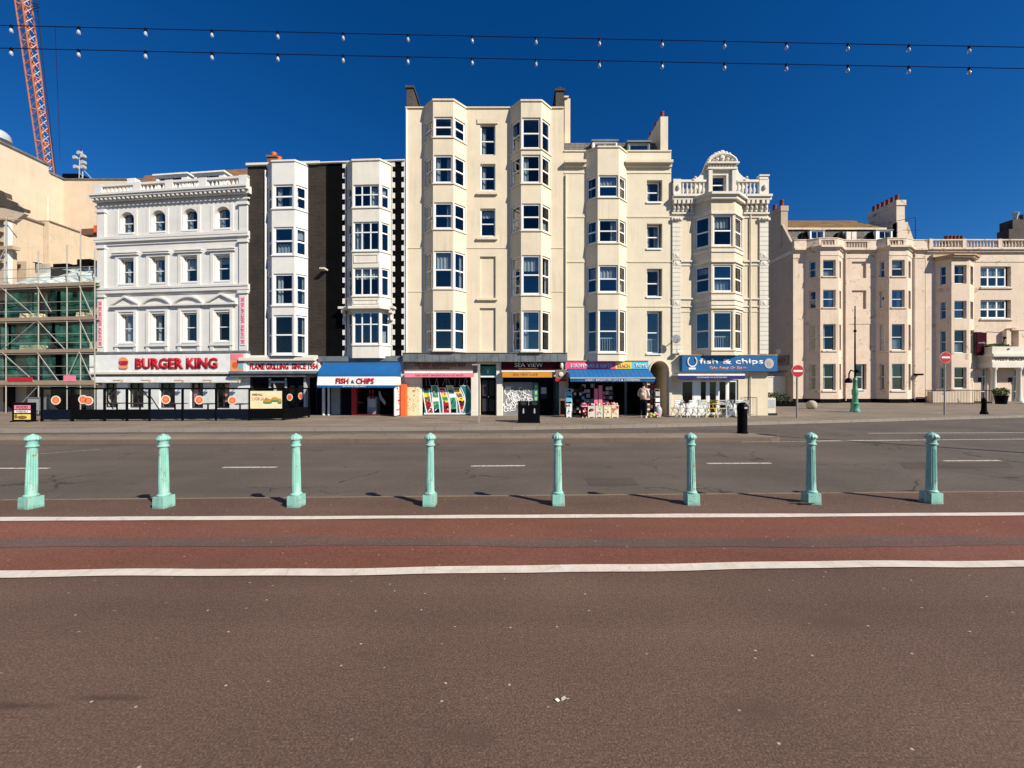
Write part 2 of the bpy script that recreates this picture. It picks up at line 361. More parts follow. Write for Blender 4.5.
def panel(mb, sg, a0, a1, z0, z1, holes=(), th=.22, o=0.):
    aa = sorted({a0, a1, *[min(max(h[0], a0), a1) for h in holes], *[min(max(h[1], a0), a1) for h in holes]})
    zz = sorted({z0, z1, *[min(max(h[2], z0), z1) for h in holes], *[min(max(h[3], z0), z1) for h in holes]})
    for i in range(len(aa)-1):
        for j in range(len(zz)-1):
            ca, cz = (aa[i]+aa[i+1])/2, (zz[j]+zz[j+1])/2
            if aa[i+1]-aa[i] < 1e-5 or zz[j+1]-zz[j] < 1e-5: continue
            if any(h[0] < ca < h[1] and h[2] < cz < h[3] for h in holes): continue
            mb.face([sg.P(aa[i], zz[j], o), sg.P(aa[i+1], zz[j], o), sg.P(aa[i+1], zz[j+1], o), sg.P(aa[i], zz[j+1], o)])
    for h in holes:
        b0, b1, y0, y1 = h[:4]; t = h[4] if len(h) > 4 else th; q = o-t
        mb.face([sg.P(b0, y0, o), sg.P(b0, y0, q), sg.P(b0, y1, q), sg.P(b0, y1, o)])
        mb.face([sg.P(b1, y0, o), sg.P(b1, y0, q), sg.P(b1, y1, q), sg.P(b1, y1, o)])
        mb.face([sg.P(b0, y0, o), sg.P(b1, y0, o), sg.P(b1, y0, q), sg.P(b0, y0, q)])
        mb.face([sg.P(b0, y1, o), sg.P(b1, y1, o), sg.P(b1, y1, q), sg.P(b0, y1, q)])
        if len(h) > 4: mb.face([sg.P(b0, y0, q), sg.P(b1, y0, q), sg.P(b1, y1, q), sg.P(b0, y1, q)])     # blind recess
def offp(pts, o):
    out = []
    for i, p in enumerate(pts):
        p = Vector(p); ns = []
        if i > 0: d = (p-Vector(pts[i-1])).normalized(); ns.append(Vector((d.y, -d.x)))
        if i < len(pts)-1: d = (Vector(pts[i+1])-p).normalized(); ns.append(Vector((d.y, -d.x)))
        if len(ns) == 2:
            m = (ns[0]+ns[1]).normalized(); out.append(p+m*(o/max(.3, m.dot(ns[0]))))
        else: out.append(p+ns[0]*o)
    return out
def band(mb, pts, z0, z1, o1, o0=-.05):
    if z1 < z0: z0, z1 = z1, z0
    A, B = offp(pts, o0), offp(pts, o1)
    for i in range(len(pts)-1):
        mb.hexa([(B[i].x, B[i].y, z0), (B[i+1].x, B[i+1].y, z0), (A[i+1].x, A[i+1].y, z0), (A[i].x, A[i].y, z0),
                 (B[i].x, B[i].y, z1), (B[i+1].x, B[i+1].y, z1), (A[i+1].x, A[i+1].y, z1), (A[i].x, A[i].y, z1)])
def window(root, sg, a0, a1, z0, z1, o=-.12, cols=1, bars=(.5,), fw=.055, th=.06, frame='upvc', glass='glass', sill=None, cur=None, name='window', curmat='curtain', barw=None):
    mb = MB(); f = fw; bw = barw or fw*.8
    if cur is None and glass == 'glass' and RC.random() < .55: cur = RC.choice(('left', 'both', 'blind', 'right', 'low', 'blind'))
    sg.box(mb, a0, a0+f, z0, z1, o-th, o); sg.box(mb, a1-f, a1, z0, z1, o-th, o)
    sg.box(mb, a0+f, a1-f, z0, z0+f*1.2, o-th, o); sg.box(mb, a0+f, a1-f, z1-f, z1, o-th, o)
    for k in range(1, cols): c = a0+(a1-a0)*k/cols; sg.box(mb, c-bw/2, c+bw/2, z0+f*1.2, z1-f, o-th*.9, o-.004)
    for b in bars: c = z0+(z1-z0)*b; sg.box(mb, a0+f, a1-f, c-bw/2, c+bw/2, o-th*.8, o+.008)
    w = mb.build(name, frame, root)
    g = MB(); q = o-th*.5; g.face([sg.P(a0+f*.5, z0+f*.5, q), sg.P(a1-f*.5, z0+f*.5, q), sg.P(a1-f*.5, z1-f*.5, q), sg.P(a0+f*.5, z1-f*.5, q)]); g.build('pane', glass, w, False)
    if sill:
        s_ = MB(); sg.box(s_, a0-.06, a1+.06, z0-.09, z0-.005, o-th, sill); s_.build('sill', frame if frame == 'upvc' else frame, w)
    if cur:
        c = MB(); q = o-th-.12; wd = a1-a0; top = z1-f
        def drape(b0, b1, zb, zt, gather=None):
            n = max(4, int((b1-b0)/.05)); pr = None
            for k in range(n+1):
                t = k/n; a = b0+(b1-b0)*t; dd = .03*math.sin(t*n*1.7)
                cu = (sg.P(a, zb, q+dd), sg.P(a, zt, q+dd))
                if pr: c.face([pr[0], cu[0], cu[1], pr[1]], True)
                pr = cu
        if cur == 'blind': drape(a0+f, a1-f, z0+(z1-z0)*R.choice((.55, .62, .72)), top)
        elif cur == 'full': drape(a0+f, a1-f, z0+f, top)
        elif cur == 'left': drape(a0+f, a0+wd*.36, z0+f, top)
        elif cur == 'right': drape(a0+wd*.66, a1-f, z0+f, top)
        elif cur == 'both': drape(a0+f, a0+wd*.33, z0+f, top); drape(a0+wd*.68, a1-f, z0+f, top)
        elif cur == 'low': drape(a0+f, a1-f, z0+f, z0+(z1-z0)*.42)
        elif cur == 'rail':
            for k in range(7):
                a = a0+f+(wd-2*f)*(k+.5)/7; sg.box(c, a-.012, a+.012, z0+f, z0+(z1-z0)*.33, q, q+.02)
            sg.box(c, a0+f, a1-f, z0+(z1-z0)*.33, z0+(z1-z0)*.36, q, q+.03)
            c.build('railing', 'upvc', w); return w
        c.build('curtain' if cur != 'blind' else 'blind', 'blind' if cur == 'blind' else curmat, w, False)
    return w
def bay(root, wl, wr, fl, fr, dep, zb, zt, rows, wall, frame='upvc', cap=None, margin=.05, sidemargin=.07, cols=1, bars=(.5,), sidecols=1, fw=.06, sillband=True, name='bay_window', curs=None, th=.1, capm=None):
    pts = [(wl, 0), (fl, -dep), (fr, -dep), (wr, 0)]
    segs = [Seg(pts[i], pts[i+1]) for i in range(3)]; mb = MB(); ctr = []
    for k, sg in enumerate(segs):
        mg = sidemargin if k != 1 else margin; hs = []
        for i, r_ in enumerate(rows): hs.append((mg, sg.L-mg, r_[0], r_[1]))
        panel(mb, sg, 0, sg.L, zb, zt, hs, th=th)
        for i, h in enumerate(hs):
            cu = None
            if curs is not None: cu = curs[i % len(curs)] if k == 1 else (R.choice((None, None, 'left')) if curs[i % len(curs)] else None)
            rr = rows[i]; bb = rr[2] if len(rr) > 2 else bars
            window(root, sg, h[0], h[1], h[2], h[3], o=-th*.55, cols=cols if k == 1 else sidecols, bars=bb, fw=fw, frame=frame, cur=cu)
    for z in (zb, zt): mb.face([(p[0], p[1], z) for p in pts])
    b = mb.build(name, wall, root)
    t = MB()
    if sillband:
        for r_ in rows: band(t, pts, r_[0]-.07, r_[0]-.012, .05)
    band(t, pts, zt, zt+.09, .05, -.12)
    t.build('bay_moulding', capm or wall, root)
    return pts
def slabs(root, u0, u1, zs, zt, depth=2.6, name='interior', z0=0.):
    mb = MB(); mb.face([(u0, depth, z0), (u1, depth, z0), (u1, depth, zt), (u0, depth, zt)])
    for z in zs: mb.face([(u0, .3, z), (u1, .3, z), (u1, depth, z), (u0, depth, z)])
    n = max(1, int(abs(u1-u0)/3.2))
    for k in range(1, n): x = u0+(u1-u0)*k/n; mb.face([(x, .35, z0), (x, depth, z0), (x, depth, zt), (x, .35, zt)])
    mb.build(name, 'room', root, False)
def hull(root, u0, u1, zt, depth, wall, roof='lead', zroof=None, parapet=.35):
    mb = MB(); zr = zroof or zt-.5
    for x, s_ in ((u0, 1), (u1, -1)):
        mb.box(x, x+s_*.25, .02, depth, -.05, zt)
    mb.box(u0+.25, u1-.25, depth-.25, depth, -.05, zt)
    mb.box(u0+.25, u1-.25, .03, .28, zr-.02, zt)
    mb.build('side_wall', wall, root)
    r_ = MB(); r_.box(u0+.25, u1-.25, .28, depth-.25, zr-.2, zr); r_.build('roof', roof, root)
def chimney(root, x0, x1, y0, y1, z0, z1, mat, pots=0, along='y', potmat='terracotta', capm=None, potr=.12, poth=.4):
    mb = MB(); mb.box(x0, x1, y0, y1, z0, z1); mb.box(x0-.06, x1+.06, y0-.06, y1+.06, z1, z1+.12); ch = mb.build('chimney', mat if not capm else mat, root)
    for k in range(pots):
        t = (k+.5)/pots; c = ((x0+x1)/2, y0+(y1-y0)*t) if along == 'y' else (x0+(x1-x0)*t, (y0+y1)/2)
        p = MB(); p.lathe((c[0], c[1], z1+.12), [(potr, 0), (potr*.85, poth*.15), (potr*.78, poth*.85), (potr*.95, poth*.9), (potr*.95, poth)], 10); p.build('chimney_pot', potmat, ch)
    return ch
def text(parent, s, sg, a0, a1, z0, z1, o, mat, bold=0., extr=.015, vert=False, shear=0., name='lettering'):
    cu = bpy.data.curves.new('t', 'FONT'); cu.body = s; cu.extrude = .0; cu.offset = bold; cu.shear = shear; cu.resolution_u = 2
    ob = bpy.data.objects.new('t', cu); COL.objects.link(ob); dg = bpy.context.evaluated_depsgraph_get(); dg.update()
    me = bpy.data.meshes.new_from_object(ob.evaluated_get(dg)); bpy.data.objects.remove(ob)
    xs = [v.co.x for v in me.vertices]; ys = [v.co.y for v in me.vertices]; X0, X1, Y0, Y1 = min(xs), max(xs), min(ys), max(ys)
    bm = bmesh.new(); bm.from_mesh(me); fs = list(bm.faces)
    r_ = bmesh.ops.extrude_face_region(bm, geom=fs)
    top = {e for e in r_['geom'] if isinstance(e, bmesh.types.BMVert)}
    for v in bm.verts:
        tx, ty = (v.co.x-X0)/(X1-X0), (v.co.y-Y0)/(Y1-Y0)
        if vert: a, z = a0+(a1-a0)*ty, z1-(z1-z0)*tx
        else: a, z = a0+(a1-a0)*tx, z0+(z1-z0)*ty
        v.co = sg.P(a, z, o+(extr if v in top else 0))
    bmesh.ops.recalc_face_normals(bm, faces=bm.faces)
    m2 = bpy.data.meshes.new(name); bm.to_mesh(m2); bm.free(); bpy.data.meshes.remove(me)
    m2.materials.append(M[mat]); o_ = bpy.data.objects.new(name, m2); COL.objects.link(o_); o_.parent = parent
    return o_
def disc(mb, sg, a, z, r, o, th=.012, n=20, rz=None):
    rz = rz or r; A = [sg.P(a+r*math.cos(2*math.pi*k/n), z+rz*math.sin(2*math.pi*k/n), o) for k in range(n)]
    B = [sg.P(a+r*math.cos(2*math.pi*k/n), z+rz*math.sin(2*math.pi*k/n), o-th) for k in range(n)]
    mb.add(A+B, [tuple(range(n)), tuple(range(n, 2*n))[::-1]]+[(k, (k+1) % n, n+(k+1) % n, n+k) for k in range(n)])
def slabpoly(mb, sg, pts, o0, o1):
    n = len(pts); A = [sg.P(a, z, o1) for a, z in pts]; B = [sg.P(a, z, o0) for a, z in pts]
    mb.add(A+B, [tuple(range(n)), tuple(range(n, 2*n))[::-1]]+[(k, (k+1) % n, n+(k+1) % n, n+k) for k in range(n)])
def archfill(mb, sg, a0, a1, zs, zt, o0, o1, n=12):
    c = (a0+a1)/2; r = (a1-a0)/2; pr = None
    for k in range(n+1):
        t = math.pi*(1-k/n); a, z = c+r*math.cos(t), zs+(zt-zs)*math.sin(t)
        if pr:
            mb.face([sg.P(pr[0], pr[1], o1), sg.P(a, z, o1), sg.P(a, zt+.002, o1), sg.P(pr[0], zt+.002, o1)])
            mb.face([sg.P(pr[0], pr[1], o1), sg.P(a, z, o1), sg.P(a, z, o0), sg.P(pr[0], pr[1], o0)])
        pr = (a, z)
def balus(root, pts, z0, z1, peds, o=.0, mat='white', sp=.2, r=.05, name='balustrade', th=.14, pedw=.35):
    """balustrade along a polyline: rails, turned balusters, pedestals at given distances along it"""
    mb = MB(); band(mb, pts, z0, z0+.1, th/2, -th/2); band(mb, pts, z1-.12, z1, th/2+.03, -th/2-.03)
    P = MB(); tot = 0
    for i in range(len(pts)-1):
        sg = Seg(pts[i], pts[i+1]); n = max(2, int(sg.L/sp)); h = z1-z0-.22
        for k in range(n):
            a = sg.L*(k+.5)/n
            if any(abs(tot+a-p) < pedw/2+.02 for p in peds): continue
            x, y, z = sg.P(a, z0+.1, 0)
            mb.lathe((x, y, z), [(r*.6, 0), (r*.6, h*.08), (r*1.05, h*.3), (r*.9, h*.42), (r*.45, h*.7), (r*.7, h*.85), (r*.7, h)], 6, closed=False)
        for p in peds:
            if tot-1e-4 <= p < tot+sg.L+1e-4:
                a = min(max(p-tot, pedw/2), max(pedw/2, sg.L-pedw/2)); sg.box(P, a-pedw/2, a+pedw/2, z0, z1+.03, -th/2-.04, th/2+.04)
        tot += sg.L
    b = mb.build(name, mat, root)
    if P.v: P.build('pedestal', mat, root)
    return b
# ================================================================== camera, light, air
SUN = Vector((.78*math.cos(rad(35)), -.626*math.cos(rad(35)), math.sin(rad(35))))
cam = bpy.data.cameras.new('camera'); co = bpy.data.objects.new('camera', cam); COL.objects.link(co)
co.location = (0, 0, CH); co.rotation_euler = (rad(90), 0, 0); cam.sensor_width = 36; cam.lens = 36*FL/1024; cam.clip_end = 2000; cam.clip_start = .05
cam.shift_y = (HY-384)/1024.
sc.camera = co
wd = bpy.data.worlds.new('World'); sc.world = wd; wd.use_nodes = True; nt = wd.node_tree
sky = nt.nodes.new('ShaderNodeTexSky'); sky.sky_type = 'NISHITA'; sky.sun_disc = False; sky.sun_elevation = rad(35); sky.sun_rotation = math.atan2(SUN.x, SUN.y)
sky.air_density = 1.0; sky.dust_density = .05; sky.ozone_density = 4.0; sky.altitude = 0
hs = nt.nodes.new('ShaderNodeHueSaturation'); hs.inputs['Saturation'].default_value = 1.34; hs.inputs['Value'].default_value = 1.0
nt.links.new(sky.outputs[0], hs.inputs['Color'])
gm = nt.nodes.new('ShaderNodeGamma'); gm.inputs[1].default_value = 1.0
tn = nt.nodes.new('ShaderNodeMix'); tn.data_type = 'RGBA'; tn.blend_type = 'MULTIPLY'; tn.inputs[0].default_value = 1; tn.inputs[7].default_value = (.60, .89, 1.16, 1); nt.links.new(hs.outputs[0], tn.inputs[6]); nt.links.new(tn.outputs[2], gm.inputs[0]); nt.links.new(gm.outputs[0], nt.nodes['Background'].inputs[0]); nt.nodes['Background'].inputs[1].default_value = .058
sl = bpy.data.lights.new('sun', 'SUN'); sl.energy = 5.0; sl.angle = rad(.53); sl.color = (1, .94, .81)
so = bpy.data.objects.new('sun', sl); COL.objects.link(so); so.rotation_euler = SUN.to_track_quat('Z', 'Y').to_euler(); so.location = (0, 0, 40)
vs_ = sc.view_settings; vs_.view_transform = 'Standard'; vs_.look = 'None'; vs_.gamma = 1; vs_.use_curve_mapping = False; vs_.exposure = .45
sc.render.engine = 'CYCLES'
sc.cycles.max_bounces = 6; sc.cycles.diffuse_bounces = 2; sc.cycles.transparent_max_bounces = 12; sc.cycles.caustics_reflective = False; sc.cycles.caustics_refractive = False

# ================================================================== ground
def lin(y0, y1, z=0.):
    """depth of a ground line seen at picture rows y0 (left edge) and y1 (right edge), as a function of x"""
    a, b = G(0, y0, z), G(1024, y1, z); k = (b[1]-a[1])/(b[0]-a[0]); return lambda x: a[1]+k*(x-a[0])
RZ = -.12
def strip(name, lo, hi, x0, x1, z, mat, kind='structure', step=1., wav=0., label=None):
    mb = MB(); n = int((x1-x0)/step); rr = random.Random(hash(name) % 97 if False else len(name)*7)
    ph = [rr.uniform(0, 6) for _ in range(6)]
    def wv(x, s_): return wav*(math.sin(x*.9+ph[s_])+.6*math.sin(x*2.1+ph[s_+1])+.35*math.sin(x*4.7+ph[s_+2]))
    for k in range(n):
        xa, xb = x0+(x1-x0)*k/n, x0+(x1-x0)*(k+1)/n
        za, zb = (z(xa), z(xb)) if callable(z) else (z, z)
        mb.face([(xa, lo(xa)+wv(xa, 0), za), (xb, lo(xb)+wv(xb, 0), zb), (xb, hi(xb)+wv(xb, 3), zb), (xa, hi(xa)+wv(xa, 3), za)])
    o = mb.build(name, mat); return tag(o, label, None, None, kind)
g = MB(); g.face([(-400, -60, -.16), (400, -60, -.16), (400, 500, -.16), (-400, 500, -.16)]); tag(g.build('ground', 'pave'), kind='structure')
kerbL = lin(497.3, 488.8)
# promenade: flat, falling 4 cm towards its kerb
mb = MB(); far_line = lin(517.5, 512); n = 120
for k in range(n):
    xa, xb = -60+120*k/n, -60+120*(k+1)/n
    mb.face([(xa, -30, 0), (xb, -30, 0), (xb, far_line(xb), 0), (xa, far_line(xa), 0)])
    mb.face([(xa, far_line(xa), 0), (xb, far_line(xb), 0), (xb, kerbL(xb)-.05, -.03), (xa, kerbL(xa)-.05, -.03)])
tag(mb.build('promenade', 'prom'), kind='structure')
mb = MB(); x = -60.
while x < 60:
    x2 = x+.9+.1*math.sin(x*3); a, b = kerbL(x+.006), kerbL(x2-.006)
    mb.hexa([(x+.006, a-.05, -.3), (x2-.006, b-.05, -.3), (x2-.006, b, -.3), (x+.006, a, -.3), (x+.006, a-.05, -.026), (x2-.006, b-.05, -.026), (x2-.006, b, -.03), (x+.006, a, -.03)]); x = x2
tag(mb.build('promenade_kerb', 'kerbthin'), kind='structure')
strip('road', lambda x: kerbL(x)-.02, lambda x: 48., -90, 90, RZ, 'road', step=3)
near_t, near_b = lin(572.3, 561.0), lin(579.6, 567.8)
far_t, far_b = lin(518.2, 513.2), lin(521.8, 516.4)
gr_t, gr_b = lin(538.8, 538.0), lin(547.1, 547.2)
strip('cycle_path', lambda x: near_t(x)-.03, lambda x: far_b(x)+.03, -50, 50, .004, 'red')
strip('worn_cycle_strip', gr_b, gr_t, -50, 50, .008, 'grey', step=.12, wav=.022)
strip('white_line_near', near_b, near_t, -40, 40, .012, 'line', step=.08, wav=.014)
strip('white_line_far', far_b, far_t, -40, 40, .012, 'line', step=.08, wav=.008)
# road paint
def dash(name, px0, px1, y0, y1, w, z=RZ+.004, mat='line2'):
    a, b = Vector(G(px0, y0, z)), Vector(G(px1, y1, z)); t = (b-a).normalized(); n_ = Vector((-t.y, t.x, 0))*w/2; m = MB()
    m.face([a-n_, b-n_, b+n_, a+n_]); return m
mb = MB()
for a in ((-60, 49, 468.4, 468.2), (223, 277, 467.4, 467.1), (471, 525, 466.0, 465.6), (707, 771, 463.4, 463.1), (944, 1000, 460.8, 460.5), (1160, 1230, 458.6, 458.3), (-330, -260, 470, 470)):
    q = dash('d', a[0], a[1], a[2], a[3], .10); mb.add(q.v, q.f)
for a in ((868, 1100, 433.2, 432.2, .09), (815, 1200, 440.8, 437.6, .09), (30, 100, 454.5, 449.3, .035), (742, 900, 442.0, 440.5, .04)):
    q = dash('d', *a); mb.add(q.v, q.f)
tag(mb.build('road_markings', 'line2'), kind='structure')
mb = MB()
for (a, b, y0, y1) in ((905, 1015, 468.5, 462.5), (590, 640, 486, 478)):
    q = [G(a, y0, RZ+.003), G(b, y0-.6, RZ+.003), G(b-8, y1-.4, RZ+.003), G(a-6, y1, RZ+.003)]; mb.face(q)
pass
tag(mb.build('road_patches', ['roadpatch', 'dgrey']), kind='structure')
# far pavement with kerb, its front edge bends away on the right
fe = [(-60., 12.6), (-19.0, 14.1), (0., 15.0), (6.2, 16.0), (12.6, 17.4), (28., 21.), (46., 26.)]
def feY(x):
    for (a, ya), (b, yb) in zip(fe[:-1], fe[1:]):
        if x <= b: return ya+(yb-ya)*(x-a)/(b-a)
    return fe[-1][1]
mb = MB(); kb = MB()
for k in range(106):
    xa, xb = -60+k, -59+k
    mb.face([(xa, feY(xa)+.14, 0), (xb, feY(xb)+.14, 0), (xb, 60, 0), (xa, 60, 0)])
    kb.hexa([(xa+.005, feY(xa), -.2), (xb-.005, feY(xb), -.2), (xb-.005, feY(xb)+.14, -.2), (xa+.005, feY(xa)+.14, -.2), (xa+.005, feY(xa), 0), (xb-.005, feY(xb), 0), (xb-.005, feY(xb)+.14, .003), (xa+.005, feY(xa)+.14, .003)])
tag(mb.build('far_pavement', 'pave'), kind='structure'); tag(kb.build('far_pavement_kerb', 'kerb'), kind='structure')
# traffic island between the road and the narrow lane, rounded right end
i0, i1 = lin(440.6, 437.0), lin(434.2, 432.2)
def isl(xr, off): return [(x, i0(x)+off) for x in range(-60, int(xr))]+[(xr+.55*math.sin(t*math.pi/8)-.0, (i0(xr)+i1(xr))/2-(i1(xr)-i0(xr)-2*off)/2*math.cos(t*math.pi/8)) for t in range(0, 9)]+[(x, i1(x)-off) for x in range(int(xr)-1, -61, -1)]
xr = 8.0
for nm, off, z, mt in (('island_kerb', 0., .0, 'kerb2'), ('traffic_island', .13, .004, 'pave')):
    P_ = isl(xr-(off*.8), off); m = MB(); n = len(P_)
    m.add([(x, y, z) for x, y in P_]+[(x, y, -.2) for x, y in P_], [tuple(range(n))]+[(k, (k+1) % n, n+(k+1) % n, n+k) for k in range(n)])
    tag(m.build(nm, mt), kind='structure')

stm = MB()
for pi_, (cx_, cy_, rx, ry) in enumerate([(806, 503.6, .16, .04)]):
    q = G(cx_, cy_, .0); n = 26; w_ = lambda t: 1+.22*math.sin(3*t+pi_)+.16*math.sin(5*t+2*pi_)+.1*math.sin(9*t); stm.face([(q[0]+rx*math.cos(2*math.pi*k/40)*w_(2*math.pi*k/40), q[1]+ry*math.sin(2*math.pi*k/40)*w_(2*math.pi*k/40)+(.12*rx*math.cos(2*math.pi*k/40) if pi_ < 0 else 0), .0145+.002*pi_) for k in range(40)])
tag(stm.build('damp_patches', 'damp', None, False), kind='structure')  # thin dark sheet for the slab at one bollard's damaged base
q = G(563, 700.5); lt = MB()
for k in range(5): a = R.uniform(0, 6); c = (q[0]+R.uniform(-.035, .035), q[1]+R.uniform(-.012, .012)); lt.add([(c[0]+.014*math.cos(a+t), c[1]+.009*math.sin(a+t), .004+.006*(t > 2)) for t in (0, 1.6, 3.1, 4.6)], [(0, 1, 2, 3)])
tag(lt.build('paper_scrap', 'offw'), 'tiny crumpled white paper scrap on the asphalt in the near foreground', 'litter')
# ================================================================== mint bollards
def bollard_mesh():
    b = MB(); w = .082
    b.hexa([(-w, -w, -.05), (w, -w, -.05), (w, w, -.05), (-w, w, -.05), (-w*.97, -w*.97, .145), (w*.97, -w*.97, .145), (w*.97, w*.97, .145), (-w*.97, w*.97, .145)])
    s = MB(); s.lathe((0, 0, 0), [(.066, .14), (.074, .150), (.076, .163), (.068, .172), (.060, .180), (.058, .215)], 24)
    prof = [(.058-.010*t/10, .215+.585*t/10) for t in range(11)]
    s.lathe((0, 0, 0), prof, 32, sm=False, flute=.13, flr=(.24, .785))
    s.lathe((0, 0, 0), [(.050, .795), (.064, .803), (.066, .815), (.054, .825), (.052, .84), (.054, .872), (.058, .885)], 24)
    c = MB(); n = 24
    vs = []; prof = [(.056, .880, 0), (.076, .893, .12), (.080, .905, .14), (.074, .925, .1), (.056, .945, .05), (.034, .958, 0), (.018, .964, 0), (.012, .972, 0), (0.002, .974, 0)]
    for r, h, fl in prof:
        for k in range(n*2):
            a = math.pi*k/n; rr = r*(1-fl*(k % 4 in (0,)) - .5*fl*(k % 4 in (1, 3))*.4); vs.append((rr*math.cos(a), rr*math.sin(a), h))
    m = n*2; fs = [(j*m+k, j*m+(k+1) % m, (j+1)*m+(k+1) % m, (j+1)*m+k) for j in range(len(prof)-1) for k in range(m)]
    c.add(vs, fs, True)
    return b, s, c
bl = [(31, 509.4), (164, 508.6), (296.5, 507.6), (430, 506.6), (558, 506.0), (691.5, 505.5), (811, 504.5), (931, 504.0)]
blab = ['leftmost mint green fluted bollard on the promenade edge, plinth squarest to its column', 'mint green bollard second from the left, in front of the burger restaurant barrier',
        'mint green bollard third from the left, before the black brick bay building', 'pale mint bollard fourth from the left, in front of the pink and white awning shop',
        'mint green bollard fifth from the left, rust under its cap, before the souvenir shop', 'mint green bollard sixth from the left, in front of the blue fish and chips sign',
        'mint green bollard second from the right with an orange rust band near the top', 'rightmost mint green bollard with a scalloped cap on the promenade edge']
proto = None
for i, (px, py) in enumerate(bl):
    p = G(px, py, -.008); loc = ((px-CX)/FL*(p[1]+.082), p[1]+.082, -.008)
    if proto is None:
        proto = empty('bollard', loc, 0, blab[0], 'bollard', 'mint green bollards along the promenade'); b, s, c = bollard_mesh()
        b.build('plinth', 'mint', proto); s.build('shaft', 'mint', proto); c.build('cap', 'mint', proto)
    else: dup(proto, loc, 0, blab[i])
for i, o in enumerate([o for o in bpy.data.objects if o.name.startswith('bollard')]): o.rotation_euler = (R.uniform(-.012, .012), R.uniform(-.012, .012), [-.12, -.1, -.03, 0, 0, -.05, -.1, 0][i % 8])

# ================================================================== festoon cables with bulbs and their lamp posts
def cable(name, hh, label, tot):
    mb = MB(); yl = (HY-385*hh/6.19) if False else None
    X = lambda t: -17.9+35.0*t; D = lambda x: 6.19+(x+8.2)*.0236; Z = lambda x: CH+hh+.012*((x/9)**2-1)*1.0
    pts = [(X(k/60), D(X(k/60)), Z(X(k/60))) for k in range(61)]
    root = empty(name, (0, 6.3, CH+hh), 0, label, 'light string', 'festoon light strings over the promenade'); off = Vector(root.location)
    mb.path([Vector(p)-off for p in pts], .0065, 5); mb.build('cable', 'cableb', root)
    x = (11-CX)/FL*6.19-9*1.057
    while x < 17:
        c = Vector((x, D(x), Z(x)))-off; s = MB(); s.lathe(c, [(.013, .01), (.02, -.005), (.02, -.045), (.012, -.05)], 8); so_ = s.build('lamp_holder', 'blackpaint', root)
        b = MB(); b.lathe(c, [(.013, -.045), (.016, -.055), (.024, -.080), (.025, -.092), (.019, -.110), (.008, -.120), (.001, -.122)], 10); b.build('bulb', 'bulb', so_)
        x += 1.057
def bulbmat():
    m, nt, b = newmat('bulb_glass'); b.inputs['Base Color'].default_value = (.65, .73, .88, 1); b.inputs['Roughness'].default_value = .12; b.inputs['Transmission Weight'].default_value = .45
    return m
M['bulb'] = bulbmat()
cable('light_string', 5.80, 'upper of two dark cables with clear bulbs strung across the sky', 1)
cable('light_string', 5.435, 'lower of two dark cables with clear bulbs strung across the sky', 2)
def bigpost(name, x, label):
    y = 6.19+(x+8.2)*.0236; root = empty(name, (x, y, 0), 0, label, 'lamp post')
    b = MB(); b.lathe((0, 0, 0), [(.22, 0), (.22, .12), (.16, .2), (.15, .9), (.18, 1.0), (.1, 1.15)], 12); b.build('base', 'mint', root)
    s = MB(); s.lathe((0, 0, 0), [(.11, 1.1), (.09, 4), (.065, 7.9)], 12); s.tube((0, 0, 7.6), (0, -1.2, 8.0), .03); s.build('column', 'mint', root)
    l = MB(); l.lathe((0, -1.2, 7.75), [(.06, .28), (.2, .15), (.24, 0), (.05, -.12)], 12); l.build('lantern', 'offw', root)
bigpost('lamp_post', 17.1, 'tall mint lamp post beside the promenade holding the light strings')

# ================================================================== street furniture on the far side
def noentry(px, pybase, pyc, label, group):
    x, y, _ = G(px, pybase); r_ = empty('no_entry_sign', (x, y, 0), 0, label, 'road sign', group); zc = CH+(HY-pyc)/FL*y
    p = MB(); p.tube((0, 0, 0), (0, 0, zc+.25), .04, 10); p.ball((0, 0, zc+.25), .045, n=8, m=5); p.build('post', 'pole', r_)
    rr = .31; sg = Seg((0, 0), (1, 0)); d = MB(); disc(d, sg, 0, zc, rr, .06, .012, 28); pl = d.build('sign_plate', 'offw', r_)
    d = MB(); disc(d, sg, 0, zc, rr*.95, .066, .005, 28); d.build('red_disc', 'red_', pl); d = MB(); sg.box(d, -rr*.72, rr*.72, zc-rr*.15, zc+rr*.15, .067, .073); d.build('bar', 'wht', pl)
noentry(797, 418.3, 371, 'round red no entry sign on a grey post beside the fish and chips building', 'no entry signs by the side street')
noentry(944.5, 415.3, 357.5, 'round red no entry sign on a grey post near the portico railings', 'no entry signs by the side street')
# rock-shop side flag post
x, y, _ = G(479, 422.3); r_ = empty('bus_stop_post', (x, y, 0), 0, 'pale grey square post with a short top arm near the striped awning shop', 'post'); zt = CH+(HY-364)/FL*y
p = MB(); p.box(-.04, .04, -.04, .04, 0, zt); p.box(-.30, -.04, -.03, .03, zt-.06, zt); p.build('post', 'pole', r_)
p = MB(); p.box(-.27, -.09, -.015, .015, zt-.40, zt-.08); p.build('flag', 'dgrey', r_)
